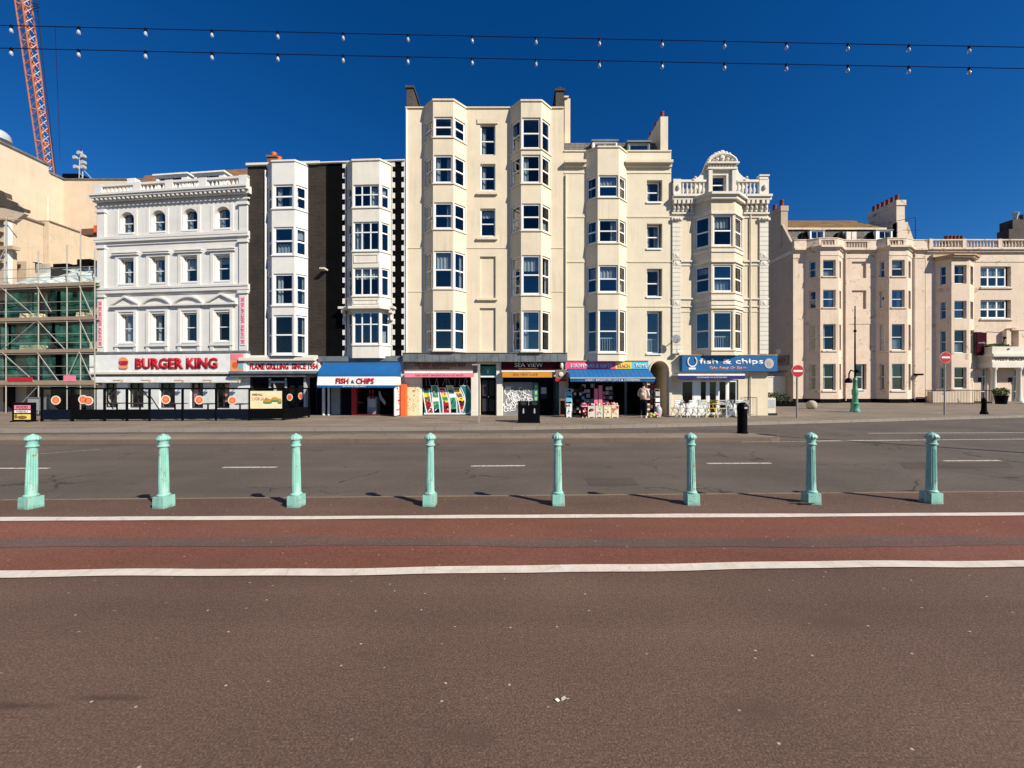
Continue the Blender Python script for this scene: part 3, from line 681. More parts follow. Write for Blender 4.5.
# twin litter bin
x, y, _ = G(529, 423); r_ = empty('litter_bin', (x, y+.3, 0), 0, 'wide black twin litter bin on the pavement before the graffiti shutter', 'litter bin')
p = MB(); p.box(-.47, .47, -.3, .3, .05, .70); p.box(-.49, .49, -.32, .32, .70, .735); p.box(-.49, .49, -.32, .32, .0, .06); p.build('body', 'blackpaint', r_)
p = MB(); p.box(-.47, -.02, -.28, .3, .735, .93); p.box(.02, .47, -.28, .3, .735, .93); sg = AX
p.build('hood', 'blackpaint', r_)
for cx_ in (-.24, .24):
    p = MB(); disc(p, sg, cx_, .84, .13, .287, .01, 16, .07); p.build('opening', 'dgrey', r_)
    p = MB(); sg.box(p, cx_-.03, cx_+.03, .42, .56, .302, .306); disc(p, sg, cx_, .6, .03, .306, .004, 10); p.build('symbol', 'silver', r_)
    p = MB(); sg.box(p, cx_-.21, cx_+.21, .12, .66, .300, .3035); p.build('door', 'blackpaint', r_)
# bollard litter bin on the island end
x, y, _ = G(742.3, 433.4); r_ = empty('bollard_bin', (x, y, 0), 0, 'black round topped litter bin standing on the traffic island end', 'litter bin')
p = MB(); p.lathe((0, 0, 0), [(.17, 0), (.17, .05), (.15, .06), (.15, .78)], 20); p.build('body', 'blackpaint', r_)
p = MB(); p.lathe((0, 0, 0), [(.165, .78), (.165, .9), (.14, .99), (.08, 1.04), (.01, 1.05)], 20); p.build('domed_lid', 'blackpaint', r_)
p = MB()
for k in range(5):
    a0, a1 = rad(-100+k*8), rad(-92+k*8); p.face([(.168*math.cos(a0), .168*math.sin(a0), .84), (.168*math.cos(a1), .168*math.sin(a1), .84), (.168*math.cos(a1), .168*math.sin(a1), .9), (.168*math.cos(a0), .168*math.sin(a0), .9)])
p.build('label_plate', 'silver', r_)
# ornate green lamp post with lanterns
x, y, _ = G(855, 412); r_ = empty('lamp_post', (x, y, 0), 0, 'ornate green cast iron lamp post with a thin black mast before the pink hotel', 'lamp post'); K = y/FL
def zz(py): return CH+(HY-py)*K
p = MB(); p.lathe((0, 0, 0), [(.26, 0), (.26, .10), (.22, .16), (.21, .45), (.24, .52), (.16, .60), (.13, 1.0), (.16, 1.08), (.17, 1.35), (.12, 1.45), (.10, 1.9), (.13, 1.98), (.08, 2.1)], 16); p.build('base', 'green', r_)
p = MB(); p.tube((0, 0, 2.05), (0, 0, zz(306)), .05, 8, .03)
for zq, w in ((zz(331), .12), (zz(318), .07)): p.ball((0, 0, zq), w*.7, n=8, m=6)
p.build('mast', 'blackpaint', r_)
p = MB(); p.path([(0, 0, zz(372)), (-.25, 0, zz(370)), (-.36, 0, zz(373)), (-.38, 0, zz(378))], .035, 8); p.build('arm', 'blackpaint', r_)
p = MB(); p.lathe((-.40, 0, zz(383)), [(.05, .32), (.14, .25), (.2, .08), (.17, 0)], 12); p.build('lantern', 'blackpaint', r_)
p = MB(); p.path([(0, 0, zz(373)), (.2, 0, zz(371)), (.34, 0, zz(373))], .03, 6); p.ball((.1, 0, zz(371)), .12, n=8, m=6); p.build('arm', 'blackpaint', r_)
# stone ball
x, y, _ = G(815, 409.3); mb = MB(); mb.lathe((0, 0, 0), [(.18, 0), (.27, .06), (.31, .18), (.32, .3), (.29, .43), (.2, .54), (.09, .59), (.005, .60)], 20)
o = mb.build('stone_ball', 'stone'); o.location = (x, y+.3, 0); tag(o, 'round stone ball bollard on the pavement before the pink hotel', 'bollard')
# black tapered bollard
x, y, _ = G(984, 414.3); r_ = empty('black_bollard', (x, y, 0), 0, 'black cast iron bollard on the pavement beside the portico', 'bollard')
p = MB(); p.lathe((0, 0, 0), [(.17, 0), (.16, .12), (.12, .2), (.10, .65), (.13, .70), (.11, .76)], 16); p.build('shaft', 'blackpaint', r_)
p = MB(); p.lathe((0, 0, 0), [(.11, .76), (.12, .8), (.08, .88), (.03, .94), (.005, .97)], 16); p.build('cap', 'blackpaint', r_)
# ================================================================== central cream buildings (facade plane parallel to the picture)
DM = 20.9
def XM(px, d=0.): return (px-CX)/FL*(DM-d)
def ZM(py, d=0.): return CH+(HY-py)/FL*(DM-d)
def seqs(rows, d): return [(ZM(b, d), ZM(a, d)) for a, b in rows]
GF = ZM(353)      # top of the shop storey

# ---- tall six-storey cream building
root = empty('apartment_building', (XM(485), DM, 0), 0, 'tallest cream building, six storeys with two columns of canted bay windows', 'building')
OX = XM(485)
def U(px, d=0.): return XM(px, d)-OX
u0, u1 = U(405.5), U(563.8); zt = ZM(108.6)
cu0, cu1 = U(480.3), U(495.4); holes = []; specs = []
for (a, b, c) in ((123.7, 155, 'left'), (163.8, 190.4, 'left'), (208.4, 236.4, 'blind')):
    holes.append((cu0, cu1, ZM(b), ZM(a), )); specs.append((ZM(b), ZM(a), c))
wl1, wr1 = U(424.0), U(466.4); wl2, wr2 = U(510.3), U(551.2)
mb = MB()
blind = [(U(480), U(495.6), ZM(298.7), ZM(256.4), .10), (U(479.8), U(495.6), ZM(351), ZM(308), .10)]
panel(mb, AX, u0, wl1, GF, zt, []); panel(mb, AX, wr1, wl2, GF, zt, holes+blind, th=.2); panel(mb, AX, wr2, u1, GF, zt, [])
mb.build('wall', 'cream', root)
for (b, a, c) in specs: window(root, AX, cu0, cu1, b, a, o=-.10, bars=(.46,), fw=.07, cur=c)
mb = MB()
for z in (ZM(194.5), ZM(239.5), ZM(300)): AX.box(mb, U(476.8), U(497.6), z-.03, z+.09, 0.003, .12)
AX.box(mb, U(477.3), U(498), ZM(124), ZM(119), .003, .05)
for a, b in ((u0, wl1), (wr1, wl2), (wr2, u1)):
    AX.box(mb, a, b, zt, zt+.07, -.2, .06)
    for z in (ZM(248.5), ZM(292)): 
        if z > ZM(250) or a != wr1: AX.box(mb, a, b, z, z+.03, .003, .025)
mb.build('moulding', 'cream', root)
r1 = seqs([(116.6, 136.9), (154.9, 183.0), (202.2, 228.9), (250.8, 288.4), (310.4, 350.2)], .6)
r2 = seqs([(117.4, 148.6), (154.5, 183.0), (203.4, 230.2), (255.0, 294.6), (310.4, 351.0)], .6)
bay(root, wl1, wr1, U(433, .6), U(453.5, .6), .6, GF, ZM(100.9, .6), r1, 'cream', curs=[None, 'both', None, 'blind', None], fw=.085, cap=True)
bay(root, wl2, wr2, U(521, .6), U(541.4, .6), .6, GF, ZM(101.6, .6), r2, 'cream', curs=[None, 'left', None, 'blind', 'left'], fw=.085)
hull(root, u0, u1, zt, 10, 'cream3', 'lead')
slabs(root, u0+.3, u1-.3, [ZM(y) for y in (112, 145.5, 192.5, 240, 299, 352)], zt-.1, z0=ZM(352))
chimney(root, U(406.3, -.3), U(413, -.3), .35, 2.3, zt-.4, ZM(87.5, -.3), 'chimbrick', 2, potr=.13, poth=.12, potmat='dgrey')
chimney(root, U(556.0, -.3), U(564.0, -.3), .35, 1.6, zt-.4, ZM(90.5, -.3), 'chimbrick', 2, potr=.14, poth=.25, potmat='terracotta')
mb = MB(); mb.box(U(564.6, -1.2), U(570.3, -1.2), 1.2, 8, 8, ZM(98.5, -1.2)); mb.build('party_wall', 'cream3', root)
mb = MB(); mb.box(U(565), U(565)+.36, 1.1, 2.2, ZM(98.5, -1.2), ZM(97, -1.2)); mb.build('coping', 'cream2', root)
mb = MB(); mb.tube((U(404.6)+.12, -.07, GF), (U(404.6)+.12, -.07, ZM(110)), .04, 8); mb.build('drainpipe', 'wht', root)

# ground storey of it
zb = GF
mb = MB(); zl0, zl1 = ZM(361.6, .5), ZM(353.2, .5)
AX.box(mb, u0-.02, u1+.12, zl0, zl1, -.02, .5)
n = 22
for k in range(n): a = u0+(u1-u0)*k/n; AX.box(mb, a, a+.025, zl0+.01, zl1+.005, .5, .515)
AX.box(mb, u0-.02, u1+.12, zl1, zl1+.03, 0, .54)
mb.build('lead_canopy', 'lead', root)
mb = MB(); panel(mb, AX, u0, u1, -.03, GF+.02, [(U(421.6), U(471), -.03, ZM(377)), (U(480), U(496), -.03, ZM(364)), (U(503), U(563.2), -.03, ZM(377))], th=.5); mb.build('shop_wall', 'ivory', root)

def shopsign(name, label, x, y, sg0, a0, a1, z0, z1, board, txts, extra=None, th=.12):
    """top-level fascia sign: board plus lettering; local frame at (x,y)"""
    r = empty(name, (x, y, 0), 0, label, 'shop sign', None); b = MB(); sg0.box(b, a0, a1, z0, z1, 0.004, th); bo = b.build('board', board, r)
    for (s, b0, b1, c0, c1, mt, bold, *sh) in txts: text(r, s, sg0, b0, b1, c0, c1, th+.004, mt, bold, .01, shear=sh[0] if sh else 0)
    return r
sx = OX
shopsign('shop_sign', 'brown grey rock shop fascia sign with dark red lettering above the striped awning', sx, DM, AX, U(404.5), U(475.5), ZM(371.3, .1), ZM(361.8, .1), 'brownsign',
         [('THE GREAT BRIGHTON ROCK SHOP', U(415.5), U(466), ZM(367.2, .13), ZM(363.2, .13), 'darkred', .03), ('BRIGHTON ROCK  SWEETS  CANDY FLOSS', U(420), U(450), ZM(369.2, .13), ZM(367.6, .13), 'darkred', .0)])
r = empty('awning', (sx, DM, 0), 0, 'folded rock shop awning with a white band over pink valance', 'awning'); d = .55
b = MB(); AX.box(b, U(404.5, d), U(474, d), ZM(373.2, d), ZM(371.2, d), .1, d); b.build('cassette', 'wht', r)
b = MB(); AX.box(b, U(404.5, d), U(474, d), ZM(377.2, d), ZM(373.2, d), d-.03, d-.01); va = b.build('valance', 'pinkp', r)
text(va, 'THE GREAT BRIGHTON ROCK SHOP', AX, U(415, d), U(463, d), ZM(376.3, d), ZM(374.5, d), d-.008, 'darkred', 0, .003)
# rock shop front
r = empty('rock_shop_front', (sx, DM, 0), 0, 'rock shop front with a mural of striped candy sticks on its shutter', 'shopfront')
sh = MB(); sz0, sz1 = 0.0, ZM(377.5)
for k in range(30): z = sz0+(sz1-sz0)*k/30; AX.box(sh, U(421.8), U(470.8), z, z+(sz1-sz0)/30-.012, -.24-.012*(k % 2), -.2)
shu = sh.build('shutter', 'blackpaint', r)
# mural of curved sticks of rock
mur = MB(); cols = ['wht', 'red_', 'yellow', 'greenp', 'teal', 'blackpaint', 'ygreen', 'darkred', 'pinkp', 'brownp']; ci = {c: i for i, c in enumerate(cols)}
ma0, ma1, mz0, mz1 = U(421.8), U(470), ZM(414), ZM(386); mw = ma1-ma0
def stick(c, x0, x1, w0, w1, z0, z1, o, curve=.1, bands=None):
    n = 14
    for k in range(n):
        mur.mi = ci[c if not bands else bands[int(k/n*len(bands))]]
        t0, t1 = k/n, (k+1)/n
        f = lambda t: x0+(x1-x0)*t+curve*math.sin(math.pi*t); g_ = lambda t: w0+(w1-w0)*t
        mur.face([AX.P(f(t0)-g_(t0), z0+(z1-z0)*t0, o), AX.P(f(t0)+g_(t0), z0+(z1-z0)*t0, o), AX.P(f(t1)+g_(t1), z0+(z1-z0)*t1, o), AX.P(f(t1)-g_(t1), z0+(z1-z0)*t1, o)])
hm = mz1-mz0
mur.mi = ci['blackpaint']; AX.box(mur, ma0, ma1, mz1-.15, mz1+.02, -.19, -.186)
stick('teal', ma0+mw*.5, ma0+mw*.5, mw*.46, mw*.46, mz0, mz1-.12, -.188, 0)
stick('wht', ma0+mw*.5, ma0+mw*.5, mw*.47, mw*.47, mz0-.04, mz0+.05, -.184, 0)
PAL = [['red_', 'darkred', 'red_', 'darkred', 'brownp', 'yellow', 'greenp', 'darkred'], ['blackpaint', 'teal', 'greenp', 'wht', 'greenp', 'teal', 'greenp'], ['red_', 'darkred', 'red_', 'yellow', 'greenp', 'yellow', 'pinkp', 'darkred'],
       ['blackpaint', 'greenp', 'teal', 'greenp', 'wht', 'teal', 'ygreen'], ['pinkp', 'red_', 'darkred', 'blackpaint', 'yellow', 'brownp', 'yellow', 'red_'], ['teal', 'teal', 'greenp', 'teal', 'teal', 'teal']]
for i, (xb, xt) in enumerate(((.16, .07), (.30, .25), (.50, .40), (.65, .56), (.86, .70), (.90, .86))):
    wv = mw*(.062 if i != 5 else .075); cv = mw*(-.01, .0, .03, .03, .03, .09)[i]; top = mz1-(.12 if i % 2 == 0 else 0)
    stick('wht', ma0+mw*xb, ma0+mw*xt, wv*1.28, wv*1.22, mz0, top+.03, -.186+.003*i, cv)
    stick('wht', ma0+mw*xb, ma0+mw*xt, wv*.95, wv*.9, mz0+.05, top, -.1845+.003*i, cv, PAL[i])
for k in range(60):
    i = R.randrange(5); xb, xt = ((.16, .07), (.30, .25), (.50, .40), (.65, .56), (.86, .70))[i]; t = R.uniform(.05, .9); mur.mi = ci[R.choice(['blackpaint', 'blackpaint', 'yellow', 'wht', 'darkred'])]
    a = ma0+mw*(xb+(xt-xb)*t+R.uniform(-.035, .035)+(.03*math.sin(math.pi*t) if i > 1 else 0)); z = mz0+hm*t; s = R.uniform(.02, .04); AX.box(mur, a-s, a+s, z-s*.8, z+s*.8, -.165, -.162)
mur.build('mural', cols, r)
tr = MB()
for k in range(11): a = ma0+mw*(.08+.085*k); tr.tube(AX.P(a, ZM(386), -.17), AX.P(a+R.uniform(-.18, .18), ZM(378), -.17), .014, 5)
tr.build('painted_lines', 'pole', r)
b = MB(); AX.box(b, U(407.2), U(420), 0, ZM(385.2), .004, .06); pb = b.build('price_board', 'bone', r)
b = MB(); cs = ['yellow', 'pinkp', 'greenp', 'red_']
for k in range(46):
    b.mi = k % 4; a = U(408.2)+(U(419)-U(408.2))*R.random(); z = ZM(412)+(ZM(388)-ZM(412))*R.random(); AX.box(b, a-.025, a+.025, z-.02, z+.02, .061, .066)
b.build('stickers', cs, pb)
b = MB(); AX.box(b, U(471.4), U(477.4), 0, ZM(377.6), .004, .10); AX.box(b, U(471.2), U(477.6), 0, .25, .004, .13); b.build('pilaster', 'ivory', r)
# front door between the shops
r = empty('entrance_door', (sx, DM, 0), 0, 'black recessed front door with teal fanlight between the two shops', 'door')
b = MB(); AX.box(b, U(481), U(495.3), 0, ZM(377), -.45, -.4); dl = b.build('leaf', 'blackpaint', r)
b = MB()
for i in range(2):
    for (z0, z1) in ((.2, .9), (1.05, 1.9)): a = U(481.8)+i*.36; AX.box(b, a, a+.3, z0, z1, -.398, -.375)
b.build('door_panel', 'dgrey', dl); b = MB(); b.ball(AX.P(U(488.2), 1.0, -.36), .04, n=8, m=6); b.build('handle', 'silver', dl)
b = MB(); AX.box(b, U(480.4), U(496), ZM(377.3), ZM(375.8), -.44, -.02); b.build('transom', 'wht', r)
b = MB(); AX.box(b, U(480.6), U(495.8), ZM(375.4), ZM(366), -.3, -.26); f = b.build('fanlight', 'teal', r)
b = MB(); AX.box(b, U(486.8), U(488.6), ZM(373), ZM(368), -.255, -.24); AX.box(b, U(486), U(489.4), ZM(369.5), ZM(367.8), -.255, -.24); b.build('emblem', 'silver', f)
b = MB(); AX.box(b, U(496.8), U(502.2), 0, ZM(377.6), .004, .12); AX.box(b, U(496.5), U(502.5), ZM(377.6), ZM(361.5), .004, .08); b.build('pilaster', 'ivory', r)
# sea view cafe
shopsign('shop_sign', 'dark maroon cafe fascia sign with silver lettering above the ochre awning', sx, DM, AX, U(501.3, .16), U(561, .16), ZM(370.3, .16), ZM(361.4, .16), 'maroon',
         [('SEA VIEW', U(514.5, .16), U(543, .16), ZM(366.9, .16), ZM(362.6, .16), 'silver', .01), ('RESTAURANT', U(519, .16), U(538, .16), ZM(369.2, .16), ZM(368.0, .16), 'ochre', 0)], th=.16)
r = empty('awning', (sx, DM, 0), 0, 'folded ochre cafe awning with a white top edge below the maroon sign', 'awning'); d = .45
b = MB(); AX.box(b, U(501.5, d), U(555, d), ZM(371.8, d), ZM(370.4, d), .1, d); b.build('cassette', 'wht', r)
b = MB(); AX.box(b, U(502.3, d), U(552, d), ZM(377.4, d), ZM(371.8, d), d-.03, d-.01); va = b.build('valance', 'ochre', r)
text(va, 'SEA VIEW CAFE', AX, U(513, d), U(538, d), ZM(375.8, d), ZM(373, d), d-.008, 'brownp', 0.01, .003)
r = empty('cafe_shopfront', (sx, DM, 0), 0, 'closed cafe front with a graffiti covered grey roller shutter and dark door', 'shopfront')
sh = MB(); z1 = ZM(382)
for k in range(26): z = z1*k/26; AX.box(sh, U(503.2), U(533), z, z+z1/26-.015, -.24-.012*(k % 2), -.19)
shu = sh.build('shutter', 'grey_', r)
gf = MB()
for k in range(48):
    a = U(505)+(U(531.5)-U(505))*R.random(); z = .25+(z1-.55)*R.random(); rr = R.uniform(.08, .17); t0 = R.uniform(0, 6); n = 12; al = R.uniform(3, 6.3)
    gf.path([AX.P(a+rr*math.cos(t0+al*q/n), z+rr*1.1*math.sin(t0+al*q/n), -.18) for q in range(n+1)], .02, 4)
gf.build('graffiti', 'wht', shu)
b = MB(); AX.box(b, U(503), U(561), ZM(382), ZM(377), -.3, -.12); b.build('shutter_box', 'navy', r)
b = MB(); AX.box(b, U(533.6), U(538.2), .1, z1-.05, -.2, -.15); p_ = b.build('poster', 'teal', r); b = MB()
for k in range(4): AX.box(b, U(535), U(537.2), .5+k*.32, .68+k*.32, -.148, -.142)
b.build('notice', 'ygreen', p_)
b = MB(); AX.box(b, U(538.6), U(553.5), 0, z1, -.42, -.36); dd = b.build('door', 'blackpaint', r)
b = MB(); AX.box(b, U(541), U(547.5), .9, z1-.25, -.358, -.35); b.build('door_glass', 'dgrey', dd); b = MB(); AX.box(b, U(541.5), U(547), z1-.65, z1-.3, -.349, -.345); b.build('notice', 'silver', dd)
b = MB(); AX.box(b, U(553.5), U(555.6), 0, ZM(377), -.1, .05); AX.box(b, U(552.8), U(556.2), 0, .35, -.1, .1); b.build('pilaster', 'dgrey', r)
b = MB(); AX.box(b, U(556.2), U(563), 0, ZM(380), -.3, -.25); b.build('side_window', 'teal', r)
r = empty('hanging_sign', (U(560)+sx, DM-.35, 0), 0, 'small cluttered projecting sign with a red lower edge beside the cafe door', 'sign')
b = MB(); b.box(-.28, .28, -.04, .04, ZM(378.5), ZM(370)); b.build('panel', 'brownsign', r); b = MB(); b.box(-.30, .30, -.05, .05, ZM(381.5), ZM(378.7)); b.build('red_strip', 'red_', r)
b = MB(); b.ball((0, -.07, ZM(374.5)), .13, .02, .13, 12, 8); b.ball((.04, -.07, ZM(366)), .09, .05, .16, 10, 8); b.build('emblem', 'offw', r); b = MB(); b.box(-.02, .02, -.02, .34, ZM(370), ZM(368.6)); b.box(-.02, .08, -.03, .03, ZM(370), ZM(364.5)); b.build('bracket', 'dgrey', r)

# ---- middle cream building with mansard
root = empty('guesthouse_building', (XM(617), DM, 0), 0, 'cream building with one column of bays and slate dormers beside the tallest block', 'building')
OX = XM(617); u0, u1 = U(563.9), U(671.2); zt = ZM(151.8)
wl, wr = U(585.6), U(626.6); d = .5
swin = [(180, 202.4, None), (223.6, 248.8, None), (268.6, 297, None), (311, 353.8, 'rail')]
holes = [(U(646.9), U(662.3), ZM(b), ZM(a)) for a, b, c in swin]
mb = MB(); panel(mb, AX, u0, wl, ZM(361), zt); panel(mb, AX, wr, u1, ZM(361), zt, holes, th=.28)
arch = (U(649.8), U(668), -.03, ZM(361.5)); panel(mb, AX, u0, U(566), -.03, ZM(361)); panel(mb, AX, U(646), u1, -.03, ZM(361), [arch], th=.01)
panel(mb, AX, wl, wr, ZM(361), ZM(355))
archfill(mb, AX, arch[0], arch[1], ZM(371.5), arch[3], -1.5, .0)
mb.build('wall', 'cream2', root)
for (a, b, c) in swin: window(root, AX, U(646.9)+.02, U(662.3)-.1, ZM(b)+.03, ZM(a)-.03, o=-.2, fw=.07, sill=.06, cur=c)
rows = seqs([(175.0, 197.0), (219.0, 242.5), (265.0, 292.4), (309.6, 352.6)], d)
bay(root, wl, wr, U(597.7, d), U(619, d), d, ZM(361, d), ZM(147.8, d), rows, 'cream2', curs=[None, None, None, 'rail'], fw=.075)
mb = MB()
for a, b in ((u0, wl), (wr, u1)):
    AX.box(mb, a, b, zt, zt+.07, -.2, .05)
    AX.box(mb, a if a != wr else U(624.5), b, ZM(167.8), ZM(165), .003, .12); AX.box(mb, a if a != wr else U(624.5), b, ZM(165), ZM(162.4), .003, .28)
    AX.box(mb, a, b, ZM(173.5), ZM(172.6), .003, .03)
    for y in (216.8, 261.7, 306.2): AX.box(mb, a, b, ZM(y+.8), ZM(y-.8), .003, .03)
mb.build('cornice', 'cream2', root)
mb = MB(); mb.tube((u0+.1, -.06, 2), (u0+.1, -.06, ZM(175)), .04, 8); mb.build('drainpipe', 'cream3', root)
hull(root, u0, u1, zt, 10, 'cream3', 'lead')
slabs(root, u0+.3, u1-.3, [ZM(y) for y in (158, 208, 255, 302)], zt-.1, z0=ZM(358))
# passage behind the arch
mb = MB(); a0, a1 = arch[0], arch[1]
mb.face([(a0, .0, 0), (a0, 3, 0), (a0, 3, arch[3]), (a0, .0, arch[3])]); mb.face([(a1, .0, 0), (a1, 3, 0), (a1, 3, arch[3]), (a1, .0, arch[3])]); mb.face([(a0, 3, 0), (a1, 3, 0), (a1, 3, arch[3]), (a0, 3, arch[3])]); mb.face([(a0, 0, arch[3]), (a1, 0, arch[3]), (a1, 3, arch[3]), (a0, 3, arch[3])])
mb.box(a0, a0+.06, .4, .6, 0, ZM(372)); mb.build('passage', 'tan', root, False)
mb = MB(); pr = None
for k in range(13):
    t = math.pi*k/12; c = ((a0+a1)/2, ZM(371.5)); rx, rz_ = (a1-a0)/2+.05, arch[3]-ZM(371.5)+.05; p = AX.P(c[0]+rx*math.cos(t), c[1]+rz_*math.sin(t), .03)
    if pr: mb.tube(pr, p, .05, 6)
    pr = p
mb.build('arch_moulding', 'cream3', root)
mb = MB(); AX.box(mb, U(668.6), u1, 0, ZM(372), .003, .10); AX.box(mb, U(646.3), U(649.5), 0, ZM(372), .003, .06); mb.build('pilaster', 'ivory', root)
# mansard roof with dormers behind the parapet
mb = MB(); y0_, y1_ = .35, 1.2; za, zb_ = zt-.4, ZM(143, -1.2)
mb.hexa([(u0+.1, y0_, za), (u1-.4, y0_, za), (u1-.4, 5, za), (u0+.1, 5, za), (u0+.1, y1_, zb_), (u1-.4, y1_, zb_), (u1-.4, 5, zb_), (u0+.1, 5, zb_)]); mb.build('mansard_roof', 'slate', root)
def dormer(root, x0, x1, y0, y1, z0, z1, wx0, wx1, wz0, wz1, body='lead', cols=2, over=.06, frame='upvc'):
    m = MB(); panel(m, Seg((x0, y0), (x1, y0)), 0, x1-x0, z0, z1, [(wx0-x0, wx1-x0, wz0, wz1)], th=.1); m.box(x0, x0+.08, y0+.002, y1, z0, z1); m.box(x1-.08, x1, y0+.002, y1, z0, z1); d_ = m.build('dormer', frame, root)
    m = MB(); m.box(x0-over, x1+over, y0-over, y1, z1, z1+.09); m.build('dormer_roof', body, d_)
    m = MB(); m.box(x0+.1, x1-.1, y0+.5, y0+.55, z0, z1-.02); m.build('dormer_back', 'room', d_)
    return window(root, Seg((x0, y0), (x1, y0)), wx0-x0, wx1-x0, wz0, wz1, o=-.05, cols=cols, bars=(), fw=.04, name='dormer_window')
dormer(root, U(592.6, -.7), U(617.3, -.7), .7, 2, ZM(150, -.7), ZM(141.5, -.7), U(594.5, -.7), U(616, -.7), ZM(148, -.7), ZM(143, -.7))
dormer(root, U(627.8, -.6), U(650, -.6), .6, 2, ZM(151, -.6), ZM(142.5, -.6), U(629.5, -.6), U(648.4, -.6), ZM(151, -.6), ZM(144, -.6), cols=1, frame='lead')
x0, x1 = U(660.5, -.4), U(668, -.4)
mb = MB(); mb.box(x0, x1, .4, 5.0, zt-.5, ZM(116.5, -.4)); ch = mb.build('chimney', 'cream2', root)
for k in range(6):
    p = MB(); p.lathe(((x0+x1)/2-.05, .6+k*.85, ZM(116.5, -.4)), [(.13, 0), (.11, .3), (.13, .34), (.13, .36)], 10); p.build('chimney_pot', 'terracotta', ch)

# ---- ornate cream building over the fish and chips shop
root = empty('ornate_building', (XM(720), DM, 0), 0, 'cream building with rusticated pilasters, balustrade and an arched ornate dormer gable', 'building')
OX = XM(720); u0, u1 = U(671.3), U(768); d = .62; wl, wr = U(693.4), U(743); zt = ZM(197)
mb = MB(); panel(mb, AX, u0, wl, -.03, zt); panel(mb, AX, wr, u1, -.03, zt); panel(mb, AX, wl, wr, -.03, ZM(356), [(U(681.4), U(738), .45, ZM(380))]); panel(mb, AX, wl, wr, ZM(200), zt)
mb2 = MB(); panel(mb2, AX, u0, wl, -.03, zt, [])
# lower storey opening spans more than the bay, so rebuild the wall in one panel
mb = MB(); op = (U(681.4), U(738.4), -.03, ZM(379.6)); panel(mb, AX, u0, u1, -.03, ZM(356), [op], th=.12); panel(mb, AX, u0, wl, ZM(356), zt); panel(mb, AX, wr, u1, ZM(356), zt); panel(mb, AX, wl, wr, ZM(199), zt)
mb.build('wall', 'cream3', root)
rows = seqs([(214.8, 246.0), (264.6, 292.0), (311.2, 349.4)], d)
pts = bay(root, wl, wr, U(711.3, d), U(734.6, d), d, ZM(355, d), ZM(196, d), rows, 'cream3', curs=[None, 'low', 'rail'], fw=.085, sidemargin=.08, margin=.1)
mb = MB()
for z0, z1, o in ((ZM(199.8, d), ZM(196.2, d), .16), (ZM(196.2, d), ZM(193.8, d), .28), (ZM(214.2, d), ZM(212.2, d), .06), (ZM(252, d), ZM(249, d), .05), (ZM(262.5, d), ZM(261, d), .08), (ZM(300, d), ZM(297, d), .05), (ZM(308.6, d), ZM(307.4, d), .08), (ZM(305, d), ZM(304, d), .04)): band(mb, pts, z0, z1, o, -.03)
for a, b in ((u0, wl), (wr, u1)):
    for y0, y1, o in ((201.8, 199, .26), (199, 196.8, .34), (214.5, 213, .10), (218, 216.8, .05), (262.2, 260.6, .07), (265.6, 264.8, .04), (299.5, 298.2, .06), (307, 306, .05), (312, 311.4, .03)): AX.box(mb, a-(0 if a != u0 else .0), b+(0 if b != u1 else .03), ZM(y0), ZM(y1), .003, o)
mb.build('cornice', 'ivory', root)
# roof behind and flat roof lid at the cornice
mb = MB(); mb.box(u0, u1, -.05, 9, zt-.1, zt-.02); mb.build('roof_deck', 'lead', root)
for k, (c0, c1) in enumerate(((672, 680.3), (759, 767.6))):
    mb = MB(); n = 30; h = (zt-1.3-ZM(356))
    for q in range(n): z = ZM(354)+(ZM(219)-ZM(354))*q/n; AX.box(mb, U(c0), U(c1), z+.012, z+(ZM(219)-ZM(354))/n-.012, .003, .07)
    AX.box(mb, U(c0)+.02, U(c1)-.02, ZM(354), ZM(219), .003, .05); pil = mb.build('pilaster', 'ivory', root)
    mb = MB(); AX.box(mb, U(c0)-.05, U(c1)+.08, ZM(221), ZM(218.5), .003, .13)
    for q in range(3): mb.ball(AX.P(U(c0)+.1+q*.13, ZM(219.8), .15), .08, .06, .08, 8, 6)
    for y in (255.5, 263.5, 303): mb.ball(AX.P((U(c0)+U(c1))/2, ZM(y), .07), .12, .04, .12, 8, 6); AX.box(mb, U(c0)+.06, U(c1)-.06, ZM(y+2.4), ZM(y-2.4), .05, .085)
    mb.build('capital', 'ivory', pil)
mb = MB()                                       # console brackets in the frieze
for c in (673.5, 677.5, 682, 686.5, 690.5, 746, 750.5, 755, 760.5, 765):
    a = U(c); AX.box(mb, a-.05, a+.05, ZM(212.5), ZM(202), .003, .12); AX.box(mb, a-.07, a+.07, ZM(205.5), ZM(202), .003, .26); mb.ball(AX.P(a, ZM(209), .13), .06, .06, .1, 8, 6)
mb.build('bracket', 'ivory', root)
bz0, bz1 = ZM(196.6), ZM(181)
b_ = balus(root, [(u0+.05, -.05), (U(705), -.05)], bz0, bz1, [.2], mat='ivory', sp=.2, r=.085, pedw=.42)
b_ = balus(root, [(U(736), -.05), (u1-.05, -.05)], bz0, bz1, [Seg((U(736), 0), (u1-.05, 0)).L-.26], mat='ivory', sp=.2, r=.085, pedw=.5)
mb = MB(); AX.box(mb, U(757.6), u1-.1, bz1, ZM(178), 0, .18); AX.box(mb, U(757), u1-.05, ZM(178), ZM(176.6), -.05, .22)
for c in (677, 762.5): mb.ball(AX.P(U(c), (bz0+bz1)/2,   .22 if c > 700 else .22), .10, .05, .16, 8, 6)
for c in (693.5, 744.5): mb.ball(AX.P(U(c), bz1+.08, .2), .07, n=8, m=6)
mb.build('finial', 'ivory', root)
